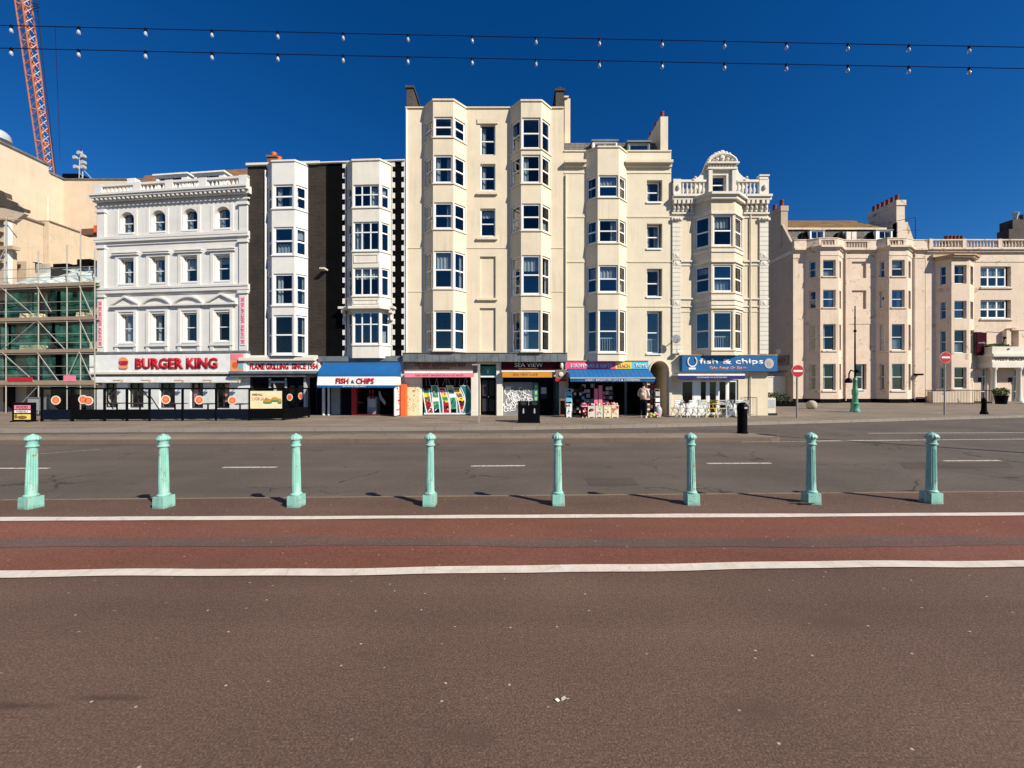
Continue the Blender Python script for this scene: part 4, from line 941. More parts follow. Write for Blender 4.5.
# ornate dormer gable
dy = -.1; sg = Seg((0, dy), (1, dy)); g0, g1 = U(706.8), U(733.8); wz0, wz1 = ZM(194), ZM(176); gm_ = (g0+g1)/2
mb = MB(); panel(mb, sg, g0, g1, zt-.1, ZM(171), [(U(711), U(725.4), wz0, wz1)], th=.3)
sg.box(mb, g0, g0+.2, zt-.1, ZM(172), .003, .12); sg.box(mb, g1-.2, g1, zt-.1, ZM(172), .003, .12)
mb.box(g0, g0+.15, dy+.01, 3, zt-.1, ZM(171)); mb.box(g1-.15, g1, dy+.01, 3, zt-.1, ZM(171)); mb.box(g0+.003, g1-.003, dy+.02, 3, ZM(171.2), ZM(171)+.1); dg_ = mb.build('gable_dormer', 'ivory', root)
window(root, sg, U(711), U(725.4), wz0, wz1, o=-.15, fw=.06, name='dormer_window'); mb = MB(); mb.box(g0+.16, g1-.16, 1.2, 1.3, zt-.1, ZM(171)); mb.build('dormer_back', 'room', dg_)
mb = MB(); sg.box(mb, g0-.06, g1+.06, ZM(171.4), ZM(169.6), -.1, .16); sg.box(mb, g0-.12, g1+.12, ZM(166.5), ZM(165), -.1, .24); sg.box(mb, g0, g1, ZM(169.6), ZM(166.5), -.1, .1)
for q in range(9): a = g0+(g1-g0)*(q+.5)/9; mb.ball(sg.P(a, ZM(168), .12), .05, .04, .07, 8, 5)
R0 = (g1-g0)/2+.02; H0 = ZM(157)-ZM(165.5); n = 14
slabpoly(mb, sg, [(gm_+R0*.9*math.cos(math.pi*k/n), ZM(165)+H0*.85*math.sin(math.pi*k/n)) for k in range(n+1)], -.05, .04)
pr = None
for k in range(n+1):
    p = sg.P(gm_+R0*math.cos(math.pi*k/n), ZM(165)+H0*math.sin(math.pi*k/n), .08)
    if pr: mb.tube(pr, p, .10, 6)
    pr = p
for (a, z, r_) in ((0, .30, .2), (-.28, .16, .13), (.28, .16, .13), (-.5, .06, .09), (.5, .06, .09), (0, .05, .1), (-.12, .5, .08), (.12, .5, .08)): mb.ball(sg.P(gm_+a, ZM(165)+.1+z*.6, .08), r_*.8, .1, r_*.7, 8, 6)
for (a, r_) in ((0, .17), (-.2, .12), (.2, .12), (-.38, .1), (.38, .1), (-.7, .07), (.7, .07)): mb.ball(sg.P(gm_+a, ZM(165)+H0*math.sqrt(max(0, 1-(a/R0)**2))+.06, .08), r_, .1, r_, 8, 6)
mb.build('pediment', 'ivory', dg_)
for s_, e in ((-1, g0), (1, g1)):                # side scrolls
    mb = MB(); slabpoly(mb, sg, [(e, zt), (e+s_*.95, zt+.75), (e+s_*.8, zt+.95), (e+s_*.5, zt+1.05), (e+s_*.25, zt+1.3), (e+s_*.08, zt+1.75), (e, zt+1.95)][::s_], -.25, -.05); mb.build('scroll', 'ivory', dg_)
hull(root, u0, u1, zt-.12, 10, 'cream3', 'lead', zroof=zt-.3)
mb = MB(); mb.hexa([(u0+.3, .6, zt-.3), (u1-.3, .6, zt-.3), (u1-.3, 7, zt-.3), (u0+.3, 7, zt-.3), (u0+.3, 2.2, zt+1.0), (u1-1.5, 2.2, zt+1.0), (u1-1.5, 6, zt+1.0), (u0+.3, 6, zt+1.0)]); mb.build('slate_roof', 'slate', root)
slabs(root, u0+.3, u1-.3, [ZM(y) for y in (206, 254, 301, 355)], zt-.4, z0=.0)
mb = MB(); mb.tube((u1-.75*0-.98, -.06, 0), (u1-.98, -.06, ZM(215)), .035, 8); mb.build('drainpipe', 'cream3', root)

# signs and shops at the right of the terrace
sx = OX
r = shopsign('shop_sign', 'long bright blue fish and chips sign with white lettering and round emblems', sx, DM, AX, U(682.3, .35), U(777.5, .35), ZM(371.2, .35), ZM(355.4, .35), 'signblue',
         [('fish & chips', U(699, .35), U(763, .35), ZM(365.6, .35), ZM(358.6, .35), 'wht', .02), ('Take Away Or Eat in', U(709, .35), U(746, .35), ZM(369.8, .35), ZM(366.3, .35), 'ltorange', .01, .3)], th=.35)
mb = MB(); pr = None
for k in range(15):
    t = rad(125+k*290/14); p = AX.P(U(692, .36)+.24*math.cos(t), ZM(361.6, .36)+.27*math.sin(t), .37)
    if pr: mb.tube(pr, p, .035, 6)
    pr = p
AX.box(mb, U(688.7, .36), U(695.6, .36), ZM(369.4, .36), ZM(367.6, .36), .352, .37); mb.build('horseshoe_emblem', 'wht', r)
mb = MB(); disc(mb, AX, U(769, .36), ZM(363.5, .36), .25, .37, .016, 22, .27); e = mb.build('round_emblem', 'silver', r); mb = MB(); disc(mb, AX, U(769, .36), ZM(363.5, .36), .12, .376, .006, 14, .15); mb.build('emblem_centre', 'tanp', e)
mb = MB(); AX.box(mb, U(682, .35), U(777.8, .35), ZM(355.4, .35), ZM(354.7, .35), 0, .38); mb.build('top_edge', 'tanp', r)
r = empty('awning', (sx, DM, 0), 0, 'narrow dark blue awning with a white top bar below the fish and chips sign', 'awning'); d = .75
b = MB(); AX.box(b, U(678, d), U(745, d), ZM(375.6, d), ZM(373.8, d), .05, d); b.build('cassette', 'wht', r)
b = MB(); AX.box(b, U(678, d), U(745, d), ZM(379.2, d), ZM(375.6, d), d-.03, d-.01); va = b.build('valance', 'deepblue', r)
text(va, 'FISH RESTAURANT  EAT IN OR TAKE AWAY', AX, U(697, d), U(727, d), ZM(378, d), ZM(376.6, d), d-.008, 'wht', 0, .003)
r = empty('fish_shop_front', (sx, DM, 0), 0, 'white framed glazed fish and chips shopfront behind cafe chairs', 'shopfront'); zt_, zb_ = ZM(379.8), .0
for c0, c1, kind in ((682.2, 693.8, 'w'), (700.6, 707.4, 'w'), (709.6, 717.4, 'd'), (719.4, 727.2, 'd'), (729, 737.2, 'w')):
    window(r, AX, U(c0)-.05, U(c1)+.05, .55 if kind == 'w' else .05, zt_-.02, o=-.06, fw=.09, bars=() if kind == 'w' else (.3,), glass='shopglass', name='window' if kind == 'w' else 'glazed_door')
b = MB()
for c0, c1 in ((681.6, 682.6), (693.6, 700.8), (707.2, 709.8), (717.2, 719.6), (727, 729.2), (737, 738.2)): AX.box(b, U(c0)+.03, U(c1)-.03, 0, zt_, -.12, -.05)
AX.box(b, U(682.2), U(708), 0, .55, -.11, -.055); AX.box(b, U(729), U(737.6), 0, .55, -.11, -.055); b.build('shop_frame', 'upvc', r)
# satellite dish / camera cluster
r = empty('satellite_dish', (XM(672.6), DM, ZM(340)), 0, 'grey round satellite dish on a bracket left of the blue fish sign', 'satellite dish')
b = MB(); b.lathe((0, -.42, 0), [(.02, .06), (.14, .03), (.24, -.03)], 16, 'y'); b.build('dish', 'grey_', r); b = MB(); b.tube((0, -.36, 0), (0, -.02, -.1), .025); b.box(-.06, .06, -.03, -.003, -.2, 0); b.tube((0, -.42, -.2), (0, -.7, -.05), .015); b.build('bracket', 'dgrey', r)
r = empty('security_camera', (XM(680), DM, ZM(352)), 0, 'small white security camera above the left end of the blue sign', 'camera')
b = MB(); b.box(-.28, .02, -.34, -.2, -.06, .06); b.build('housing', 'wht', r); b = MB(); b.tube((-.1, -.2, 0), (-.1, -.01, -.08), .025); b.build('bracket', 'offw', r)
# cafe furniture: folding chairs and bistro tables
def chair(col, colname):
    r = empty('folding_chair', (0, 0, 0), 0, None, 'chair')
    m = MB(); 
    for k in range(4): m.box(-.19, .19, -.18+k*.095, -.105+k*.095, .44, .46)
    m.build('seat', col, r); m = MB()
    for z in (.62, .72, .82): m.box(-.19, .19, .20, .22, z, z+.055)
    m.build('backrest', col, r)
    for s in (-1, 1):
        m = MB(); m.tube((s*.2, -.22, 0), (s*.2, .21, .88), .013, 6); m.build('leg', col, r); m = MB(); m.tube((s*.18, .25, 0), (s*.18, -.18, .46), .013, 6); m.build('leg', col, r)
    return r
cw = chair('wht', 'white'); cy = chair('yellow', 'yellow'); first = {id(cw): True, id(cy): True}
spots = [('w', 676.5, .9, -1.2), ('w', 681, 1.3, .4), ('w', 686, .8, 1.4), ('w', 690.5, 1.35, 3.3), ('w', 697, .85, -1.3), ('w', 702, 1.3, 2.9), ('y', 706.5, 1.0, .5), ('y', 712, 1.35, -.9), ('y', 717, .9, 2.0), ('w', 722, 1.35, -.4), ('w', 727, .85, -1.5), ('w', 732.5, 1.35, 1.2), ('w', 737, 1.0, 3.1), ('w', 742, 1.3, -1.4)]
pos_w = ['leftmost white folding chair, against the cream pilaster', 'white folding chair second from the left, facing the left cafe table', 'white folding chair close to the window behind the left cafe table', 'white folding chair at the outer side of the left cafe table', 'white folding chair by the white frame between left and middle tables',
         'outer white folding chair just left of the yellow chairs', 'outer white folding chair just right of the yellow chairs', 'white folding chair close to the glazed door, right of the yellow ones', 'white folding chair by the right cafe table, outer side', 'white folding chair under the right end window', 'rightmost white folding chair beside the metal barrier']
pos_y = ['left one of three yellow folding chairs outside the fish shop', 'middle one of three yellow folding chairs outside the fish shop', 'right one of three yellow folding chairs by the glazed door']
iw = iy = 0
for t, px, dd, rz in spots:
    src = cw if t == 'w' else cy; loc = (XM(px, dd), DM-dd, 0.005)
    lab = (pos_w[iw] if t == 'w' else pos_y[iy]); 
    if t == 'w': iw += 1
    else: iy += 1
    if first[id(src)]: first[id(src)] = False; src.location = loc; src.rotation_euler = (0, 0, rz); src['label'] = lab; src['group'] = 'folding chairs outside the fish and chips shop'
    else: dup(src, loc, rz, lab, 'folding chairs outside the fish and chips shop')
tb = None
for px, lab in ((686, 'small round dark cafe table at the left among white chairs'), (711, 'small round dark cafe table among the yellow chairs'), (733, 'small round dark cafe table at the right among white chairs')):
    loc = (XM(px, 1.1), DM-1.1, .004)
    if tb is None:
        tb = empty('cafe_table', loc, 0, lab, 'table', 'cafe tables outside the fish and chips shop'); m = MB(); m.lathe((0, 0, 0), [(.3, .71), (.31, .725), (.3, .74)], 20); m.build('table_top', 'dgrey', tb)
        m = MB(); m.tube((0, 0, .03), (0, 0, .71), .025, 8); m.build('stem', 'dgrey', tb); m = MB(); m.lathe((0, 0, 0), [(.2, 0), (.2, .02), (.03, .05)], 16); m.build('base', 'dgrey', tb)
    else: dup(tb, loc, 0, lab)
r = empty('metal_barrier', (XM(749, .6), DM-.6, 0), 0, 'low tan barred barrier at the right end of the cafe chairs', 'barrier'); m = MB(); w = .42
m.tube((-w, 0, 0), (-w, 0, 1.0), .02); m.tube((w, 0, 0), (w, 0, 1.0), .02); m.tube((-w, 0, 1.0), (w, 0, 1.0), .02); m.tube((-w, 0, .1), (w, 0, .1), .015); m.build('frame', 'pole', r); m = MB()
for k in range(9): m.tube((-w+w*2*(k+1)/10, 0, .1), (-w+w*2*(k+1)/10, 0, 1.0), .008, 5)
m.build('bars', 'pole', r)
r = empty('menu_stand', (XM(765, -.3)+.1, DM+.3, 0), 0, 'white boxed menu stand on dark feet beside the corner of the fish shop', 'stand'); m = MB(); m.box(-.2, .35, -.2, .2, .12, .95); m.build('body', 'offw', r); m = MB(); m.box(-.45, -.21, -.1, .2, .0, .6); m.build('side_bin', 'dgrey', r); m = MB(); m.box(-.15, .3, -.21, -.201, .4, .85); m.build('panel', 'silver', r); m = MB(); m.box(-.25, .4, -.25, .25, 0, .12); m.build('foot', 'dgrey', r)

# ---- souvenir shop
OX = XM(617); sx = OX
r = shopsign('shop_sign', 'gaudy pink, yellow and cyan souvenir shop fascia above the blue awning', sx, DM, AX, U(566, .1), U(615.5, .1), ZM(368.8, .1), ZM(361.3, .1), 'magenta', [('SOUVENIRS & GIFTS', U(570, .12), U(612, .12), ZM(367.6, .12), ZM(363.6, .12), 'pinksoft', .03)], th=.1)
b = MB(); AX.box(b, U(615.6, .1), U(631.8, .1), ZM(368.8, .1), ZM(361.3, .1), .004, .1); b.build('board', 'yellow', r); b = MB(); AX.box(b, U(631.9, .1), U(648.4, .1), ZM(368.8, .1), ZM(361.3, .1), .004, .1); b.build('board', 'cyan', r)
text(r, 'BEACH', AX, U(618, .12), U(630, .12), ZM(367.5, .12), ZM(363.8, .12), .104, 'ltorange', .02); text(r, 'TOYS', AX, U(635, .12), U(646.5, .12), ZM(367.5, .12), ZM(363.8, .12), .104, 'wht', .02)
b = MB(); AX.box(b, U(566, .1), U(648.5, .1), ZM(361.3, .1), ZM(360.3, .1), 0, .14); b.build('top_edge', 'tanp', r)
r = empty('awning', (sx, DM, 0), 0, 'wide sloping bright blue souvenir shop awning with white lettering on its valance', 'awning'); b = MB(); A0, A1 = U(567), U(648.3); B0, B1 = U(570.2, 1.7), U(655, 1.7); zt_, zf = ZM(369.4), ZM(378.2, 1.7)
n = 36
for k in range(n):
    b.mi = k % 2; t0, t1 = k/n, (k+1)/n; b.face([(B0+(B1-B0)*t0, -1.7, zf), (B0+(B1-B0)*t1, -1.7, zf), (A0+(A1-A0)*t1, -.1, zt_), (A0+(A1-A0)*t0, -.1, zt_)])
b.build('canopy', ['awnblue', 'awnlight'], r, False)
b = MB(); pr = None; n = 40
for k in range(n):
    a, c = B0+(B1-B0)*k/n, B0+(B1-B0)*(k+1)/n; zz0 = ZM(381.6, 1.7)
    b.face([(a, -1.705, zf), (c, -1.705, zf), (c, -1.705, zz0+.02), ((a+c)/2, -1.705, zz0-.02), (a, -1.705, zz0+.02)])
va = b.build('valance', 'awnblue', r, False)
text(va, 'GREAT BRIGHTON GIFTS & SOUVENIRS', AX, U(585, 1.7), U(640, 1.7), ZM(381.0, 1.7), ZM(379, 1.7), 1.71, 'wht', .01, .003)
b = MB(); AX.box(b, B0, B1, zf-.02, zf+.04, 1.66, 1.74); b.build('front_bar', 'silver', r)
for k in (0, 1):
    b = MB(); e = (A0, B0) if k == 0 else (A1, B1); b.tube((e[0], -.1, zt_-.3), (e[1], -1.68, zf), .02); b.build('arm', 'silver', r)
r = empty('souvenir_shop_front', (sx, DM, 0), 0, 'open souvenir shop front with racks on its walls under the blue awning', 'shopfront')
b = MB(); y1 = 3.0; a0, a1, zt_ = U(566.2), U(649.5), ZM(361)
b.face([(a0, 0, 0), (a0, y1, 0), (a0, y1, zt_), (a0, 0, zt_)]); b.face([(U(646), 0, 0), (U(646), y1, 0), (U(646), y1, zt_), (U(646), 0, zt_)]); b.face([(a0, y1, 0), (U(646), y1, 0), (U(646), y1, zt_), (a0, y1, zt_)]); b.face([(a0, 0, zt_), (U(646), 0, zt_), (U(646), y1, zt_), (a0, y1, zt_)]); b.face([(a0, 0, .006), (U(646), 0, .006), (U(646), y1, .006), (a0, y1, .006)])
b.build('interior', 'room', r, False)
b = MB(); AX.box(b, U(566.2), U(646), ZM(369.3), zt_, -.05, .0); AX.box(b, U(595), U(597), 0, ZM(369), -.05, .04); AX.box(b, U(612), U(613.4), 0, ZM(369), -.05, .04); b.build('frame', 'dgrey', r)
b = MB(); AX.box(b, U(631), U(633.6), 0, ZM(381), -1.3, -1.2); b.build('inner_door', 'grey_', r)
def goods_rack(name, px, d, w, h, label, cols, rows, palette, frame='dgrey', grp=None, dz=.0):
    r = empty(name, (XM(px, d), DM-d, 0), 0, label, 'display rack', grp); m = MB(); m.tube((-w/2, 0, 0), (-w/2, 0, h), .015); m.tube((w/2, 0, 0), (w/2, 0, h), .015); m.box(-w/2, w/2, -.02, .02, h-.03, h); m.box(-w/2, w/2, -.15, .15, 0, .04); m.build('frame', frame, r)
    m = MB()
    for i in range(cols):
        for j in range(rows):
            m.mi = R.randrange(len(palette)); x = -w/2+w*(i+.5)/cols; z = .15+(h-.25)*(j+.5)/rows; m.box(x-w/cols*.42, x+w/cols*.42, -.06-.02*R.random(), -.03, z-(h-.25)/rows*.4, z+(h-.25)/rows*.4*R.uniform(.6, 1))
    m.build('goods', palette, r); return r
goods_rack('towel_display', 568.6, .9, .33, 1.45, 'tall display of cyan and white towels at the left end of the souvenir shop', 1, 4, ['cyan', 'wht', 'cyan'], 'wht')
goods_rack('postcard_rack', 577.5, .35, .72, 1.75, 'dark wall rack of small souvenirs beside the cyan towel display', 5, 8, ['dgrey', 'blackpaint', 'offw', 'silver', 'dgrey', 'blackpaint', 'darkred', 'cyan'])
goods_rack('sunglasses_rack', 588, .3, .7, 1.85, 'dark rack with black and grey goods behind the left display box', 3, 6, ['blackpaint', 'silver', 'maroon', 'offw', 'blackpaint'])
r = goods_rack('beach_towel_rail', 598, .8, .46, 2.0, 'red and pink printed beach towel hung above the display boxes', 2, 1, ['darkred', 'redgo', 'pinkp', 'brownp']); 
goods_rack('souvenir_rack', 607, .4, .55, 1.7, 'dark rack of assorted souvenirs left of the open doorway', 3, 6, ['blackpaint', 'silver', 'offw', 'brownp', 'blackpaint', 'pinkp'])
goods_rack('hat_rack', 651.5, .8, .50, 2.05, 'brown rack packed with hanging goods right of the shop doorway', 3, 7, ['brownp', 'blackpaint', 'maroon', 'brownp', 'dgrey'])
goods_rack('card_rack', 657.2, .9, .26, 1.45, 'slim rack of pale lilac cards beside the alley arch', 1, 4, ['silver', 'wht', 'pinkp'], 'pole')
def crate(px0, px1, py0, d, label, body, pal, trim='offw'):
    x0, x1 = XM(px0, d), XM(px1, d); w = x1-x0; h = ZM(py0, d); r = empty('display_box', ((x0+x1)/2, DM-d, 0), 0, label, 'display box', 'display boxes outside the souvenir shop')
    m = MB(); m.box(-w/2+.01, w/2-.01, 0, .4, 0.04, h*.9); m.build('body', body, r); m = MB(); m.box(-w/2, w/2, -.01, .41, h*.86, h*.93); m.box(-w/2+.02, -w/2+.08, -.008, .1, 0, .05); m.box(w/2-.08, w/2-.02, -.008, .1, 0, .05); m.build('rim', trim, r)
    m = MB()
    for k in range(34):
        m.mi = R.randrange(len(pal)); m.ball((R.uniform(-w/2+.05, w/2-.05), R.uniform(.03, .37), h*.93+R.uniform(-.02, .10)), R.uniform(.03, .06), None, R.uniform(.03, .07), 6, 4)
    m.build('goods', pal, r); m = MB()
    for k in range(9):
        m.mi = R.randrange(len(pal)); a = R.uniform(-w/2+.06, w/2-.12); z = R.uniform(.15, h*.7); m.box(a, a+R.uniform(.04, .1), -.012-.002*k, 0, z, z+R.uniform(.05, .12))
    m.build('printed_front', pal, r)
crate(581.8, 587.5, 405, 1.5, 'narrow dark fronted display box of pink sweets at the left of the box row', 'maroon', ['pinkp', 'magenta', 'wht'])
crate(587.8, 595.2, 405, 1.5, 'pale display box with a dark red front, second of the box row', 'offw', ['pinkp', 'redgo', 'wht', 'maroon'])
crate(595.4, 603, 405, 1.5, 'cream display box of pink and green sweets, third of the box row', 'offw', ['pinkp', 'ygreen', 'wht', 'magenta'])
crate(603.6, 611.2, 404.5, 1.5, 'cream display box with green prints, fourth of the box row', 'bone', ['pinkp', 'greenp', 'wht', 'red_'])
crate(611.4, 618.8, 404.2, 1.5, 'rightmost cream display box heaped with pink and red sweets', 'bone', ['pinkp', 'red_', 'wht', 'ltorange'])
crate(566.2, 571.6, 406, 1.3, 'white framed box with pink prints below the towel display', 'wht', ['pinkp', 'wht', 'greenp'], 'wht')
r = empty('a_frame_board', (XM(562.6, 1.2), DM-1.2, 0), 0, 'dark wooden chalk board stand between cafe and souvenir shop', 'sign board'); m = MB(); m.box(-.16, .16, -.03, .03, 0.05, .95); m.build('board', 'brownp', r); m = MB(); m.box(-.12, .12, -.036, -.031, .15, .85); m.build('chalk_panel', 'blackpaint', r)
def bag_heap(px, d, label, pal, n, s):
    r = MB()
    for k in range(n): r.mi = R.randrange(len(pal)); r.ball((R.uniform(-s, s), R.uniform(-.12, .12), R.uniform(.05, .22)), R.uniform(.05, .11), None, R.uniform(.05, .09), 8, 5)
    o = r.build('toy_bucket_pile', pal); o.location = (XM(px, d), DM-d, 0); tag(o, label, 'beach toys')
bag_heap(652, 1.4, 'heap of pale beach toys and buckets on the ground beside the standing person', ['ygreen', 'offw', 'tanp', 'bone', 'pinkp'], 24, .32)
r = empty('balloon_bag', (XM(658.2, 1.1), DM-1.1, 0), 0, 'pale lilac plastic bag standing by the alley arch', 'bag'); m = MB(); m.lathe((0, 0, 0), [(.1, 0), (.17, .15), (.19, .38), (.13, .52), (.04, .58), (.07, .64)], 12); m.build('sack', 'silver', r)

# ---- standing person with a small backpack
def skin(name, joints, edges, mat, parent=None, sub=2, root=0):
    me = bpy.data.meshes.new(name); me.from_pydata([j[:3] for j in joints], edges, []); o = bpy.data.objects.new(name, me); COL.objects.link(o)
    m = o.modifiers.new('s', 'SKIN'); m.use_smooth_shade = True
    for i, j in enumerate(joints): me.skin_vertices[0].data[i].radius = (j[3], j[4] if len(j) > 4 else j[3])
    me.skin_vertices[0].data[root].use_root = True
    s = o.modifiers.new('d', 'SUBSURF'); s.levels = s.render_levels = sub
    dg = bpy.context.evaluated_depsgraph_get(); dg.update(); m2 = bpy.data.meshes.new_from_object(o.evaluated_get(dg)); o.modifiers.clear(); o.data = m2; m2.name = name
    m2.materials.clear(); m2.materials.append(M[mat]); m2.polygons.foreach_set('use_smooth', [True]*len(m2.polygons))
    if parent is not None: o.parent = parent
    return o
loc = Vector((XM(643.5, 1.65), DM-1.65, 0.0)); rt = empty('person', loc, rad(150), 'person in a pinkish top and black trousers with a small backpack, browsing goods', 'person')
J = [(0, 0, .92, .15, .11), (0, 0, 1.10, .14, .10), (0, .01, 1.30, .17, .11), (0, 0, 1.45, .09, .08), (0, -.02, 1.53, .055), (0, -.06, 1.62, .085, .095), (0, -.05, 1.70, .07, .08),
     (-.10, 0, .84, .095), (-.11, -.02, .48, .062), (-.11, .02, .09, .04), (-.11, -.13, .03, .035), (.10, 0, .84, .095), (.10, -.06, .48, .062), (.12, .06, .09, .04), (.12, -.09, .03, .035),
     (-.19, 0, 1.41, .06), (-.25, 0, 1.14, .045), (-.18, -.20, 1.02, .034), (.19, 0, 1.41, .06), (.25, -.02, 1.14, .045), (.17, -.22, 1.06, .034)]
E = [(0, 1), (1, 2), (2, 3), (3, 4), (4, 5), (5, 6), (0, 7), (7, 8), (8, 9), (9, 10), (0, 11), (11, 12), (12, 13), (13, 14), (3, 15), (15, 16), (16, 17), (3, 18), (18, 19), (19, 20)]
skin('body', J, E, 'skin', rt)
skin('trousers', [(0, 0, .93, .165, .125), (0, 0, 1.0, .16, .12), (-.10, 0, .83, .105), (-.11, -.02, .48, .075), (-.11, .02, .12, .06), (.10, 0, .83, .105), (.10, -.06, .48, .075), (.12, .06, .12, .06)], [(0, 1), (0, 2), (2, 3), (3, 4), (0, 5), (5, 6), (6, 7)], 'trouser', rt)
skin('top', [(0, 0, .96, .17, .13), (0, 0, 1.10, .165, .125), (0, .01, 1.30, .19, .125), (0, 0, 1.44, .10, .09), (-.19, 0, 1.41, .072), (-.255, 0, 1.14, .058), (-.19, -.17, 1.03, .045), (.19, 0, 1.41, .072), (.255, -.02, 1.14, .058), (.18, -.18, 1.07, .045)], [(0, 1), (1, 2), (2, 3), (3, 4), (4, 5), (5, 6), (3, 7), (7, 8), (8, 9)], 'shirt', rt)
m = MB(); m.ball((0, -.035, 1.67), .095, .105, .105, 14, 10); h = m.build('hair', 'hair', rt)
for s in (-1, 1):
    for k in range(4): m = MB() if k == 0 else m; m.tube((s*.175+(k-1.5)*.018*1, -.20, 1.03), (s*.17+(k-1.5)*.02, -.27-.008*(k % 2), 1.00), .009, 6, .007)
    m.tube((s*.15, -.20, 1.04), (s*.125, -.24, 1.03), .010, 6, .008); m.build('hand', 'skin', rt)
    m = MB(); m.ball((s*.115, -.06, .04), .05, .13, .045, 10, 6); m.build('shoe', 'wht', rt)
r = empty('backpack', loc+Vector((-.14*math.sin(rad(150)), .14*math.cos(rad(150)), 0))*1.5, rad(150), 'small dusty pink backpack on the back of the standing person', 'backpack')
m = MB(); m.ball((0, .0, 1.25), .15, .10, .2, 14, 10); m.build('bag', 'tanp', r); m = MB(); m.ball((0, .08, 1.18), .10, .05, .10, 12, 8); m.build('pocket', 'shirt', r)
for s in (-1, 1):
    m = MB(); m.path([(s*.09, -.05, 1.4), (s*.1, -.18, 1.48), (s*.11, -.33, 1.40), (s*.12, -.34, 1.2), (s*.1, -.2, 1.1)], .014, 6); m.build('strap', 'dgrey', r)
# ================================================================== left terrace
FB = Frame(XM(405.3), DM, -2.9)                       # black brick building, origin at its right end
_u = FB.u(250); _w = FB.world(_u); FK = Frame(_w[0], _w[1], -6.4)   # white burger building, origin at its right end
# ---- black and brown brick building with two white bays
root = FB.root('brick_building', 'dark brick building with two white bay columns and white quoins', 'building')
B = FB; u0, u1 = B.u(247.5), 0.; umid = B.u(326); zt = B.z(326, 163.8); gz = B.z(326, 356)
b1l, b1r = B.u(267.3), B.u(308); b2l, b2r = B.u(346.3), B.u(391.6)
mb = MB(); panel(mb, AX, u0, b1l, gz, zt); panel(mb, AX, b1r, umid, gz, zt); mb.build('brick_wall', 'brickdark', root)
mb = MB(); panel(mb, AX, umid, b2l, gz, zt); panel(mb, AX, b2r, u1, gz, zt); mb.build('black_wall', 'black', root)
mb = MB(); panel(mb, AX, b1l, b1r, gz-.2, gz+.2); panel(mb, AX, b2l, b2r, gz-.2, gz+.2); panel(mb, AX, b1l, b1r, zt-.3, zt); panel(mb, AX, b2l, b2r, zt-.3, zt); mb.build('white_wall', 'white', root)
mb = MB(); n = 37; hq = (zt-gz)/n
for e, s in ((b2l, -1), (b2r, 1), (u1-.0, -1)):
    mb = MB()
    for k in range(n):
        w = .05 if k % 2 else .19; a0, a1 = (e-w, e) if s < 0 else (e, e+w); AX.box(mb, a0, a1, gz+hq*k, gz+hq*(k+1)-(0 if k % 2 else .004), .003, .05 if k % 2 else .053)
    mb.build('quoins', 'white', root)
pass
mb = MB(); AX.box(mb, u0, u1, zt, zt+.06, -.15, .12); AX.box(mb, u0, umid-.3, zt-.02, zt+.10, .0, .14); mb.build('coping', 'white', root)
d = .5; f0, f1 = B.u(271.8, d), B.u(294.7, d)
rows = [(B.z(283, b, d), B.z(283, a, d)) for a, b in ((184.3, 208.2), (226.8, 254.8), (273.5, 305.2), (315.0, 354.6))]
bay(root, b1l, b1r, f0, f1, d, gz, B.z(283, 161.8, d), rows, 'white', curs=['both', None, 'left', None], fw=.095, margin=.08, sidemargin=.05)
mb = MB(); mb.tube((b1l-.05, -.06, gz), (b1l-.05, -.06, zt-.3), .05, 8); mb.build('drainpipe', 'wht', root)
f0, f1 = B.u(352.3, d), B.u(379.6, d)
rows = [(B.z(366, b, d), B.z(366, a, d), (br,)) for a, b, br in ((184.4, 207.0, .56), (221.6, 250.6, .64), (267.5, 295.6, .68), (311.8, 344.3, .62))]
pts = bay(root, b2l+.02, b2r-.02, f0, f1, d, gz-.15, B.z(366, 160.9, d), rows, 'ivory', curs=[None, 'left', None, None], cols=3, fw=.07, margin=.04, sidemargin=.10)
mb = MB(); band(mb, pts, B.z(366, 309.3, d), B.z(366, 306.8, d), .28, -.3); AX.box(mb, b2l-.28, b2r+.25, B.z(366, 309, .2), B.z(366, 306.9, .2), .003, .38)
for e in (b2l-.06, b2r+.02): AX.box(mb, e-.06, e+.10, B.z(366, 321), B.z(366, 309.5), .052, .14); AX.box(mb, e-.06, e+.10, B.z(366, 314), B.z(366, 309.3), .052, .32); mb.ball(AX.P(e+.02, B.z(366, 319.5), .16), .08, .10, .12, 8, 6)
for a, b, y0, y1 in ((354, 378, 254.5, 262.8), (353.5, 378, 299.5, 304)):
    s = Seg((f0, -d), (f1, -d)); A0, A1 = B.u(a, d)-f0, B.u(b, d)-f0; Z0, Z1 = B.z(366, y1, d), B.z(366, y0, d)
    for (p, q, r_, t) in ((A0, A1, Z0, Z0+.03), (A0, A1, Z1-.03, Z1), (A0, A0+.03, Z0, Z1), (A1-.03, A1, Z0, Z1)): s.box(mb, p, q, r_, t, .002, .03)
mb.build('ledge', 'ivory', root)
hull(root, u0, u1-.02, zt, 10, 'brickdark', 'lead')
slabs(root, u0+.3, u1-.3, [B.z(326, y) for y in (170, 215, 262, 308, 350)], zt-.2, z0=B.z(326, 352))
chimney(root, B.u(271.5, -3), B.u(280.5, -3), 2.6, 3.1, zt-1, B.z(275, 161, -3), 'redtile', 0); 
p = MB(); 
p.lathe((B.u(274.2, -2.8), 2.8, B.z(275, 162, -2.8)), [(.17, 0), (.14, .4), (.16, .5), (.16, .56)], 10); p.lathe((B.u(279.5, -2.8), 2.8, B.z(275, 163, -2.8)), [(.16, 0), (.13, .3), (.15, .36)], 10); p.build('chimney_pot', 'orange', root)
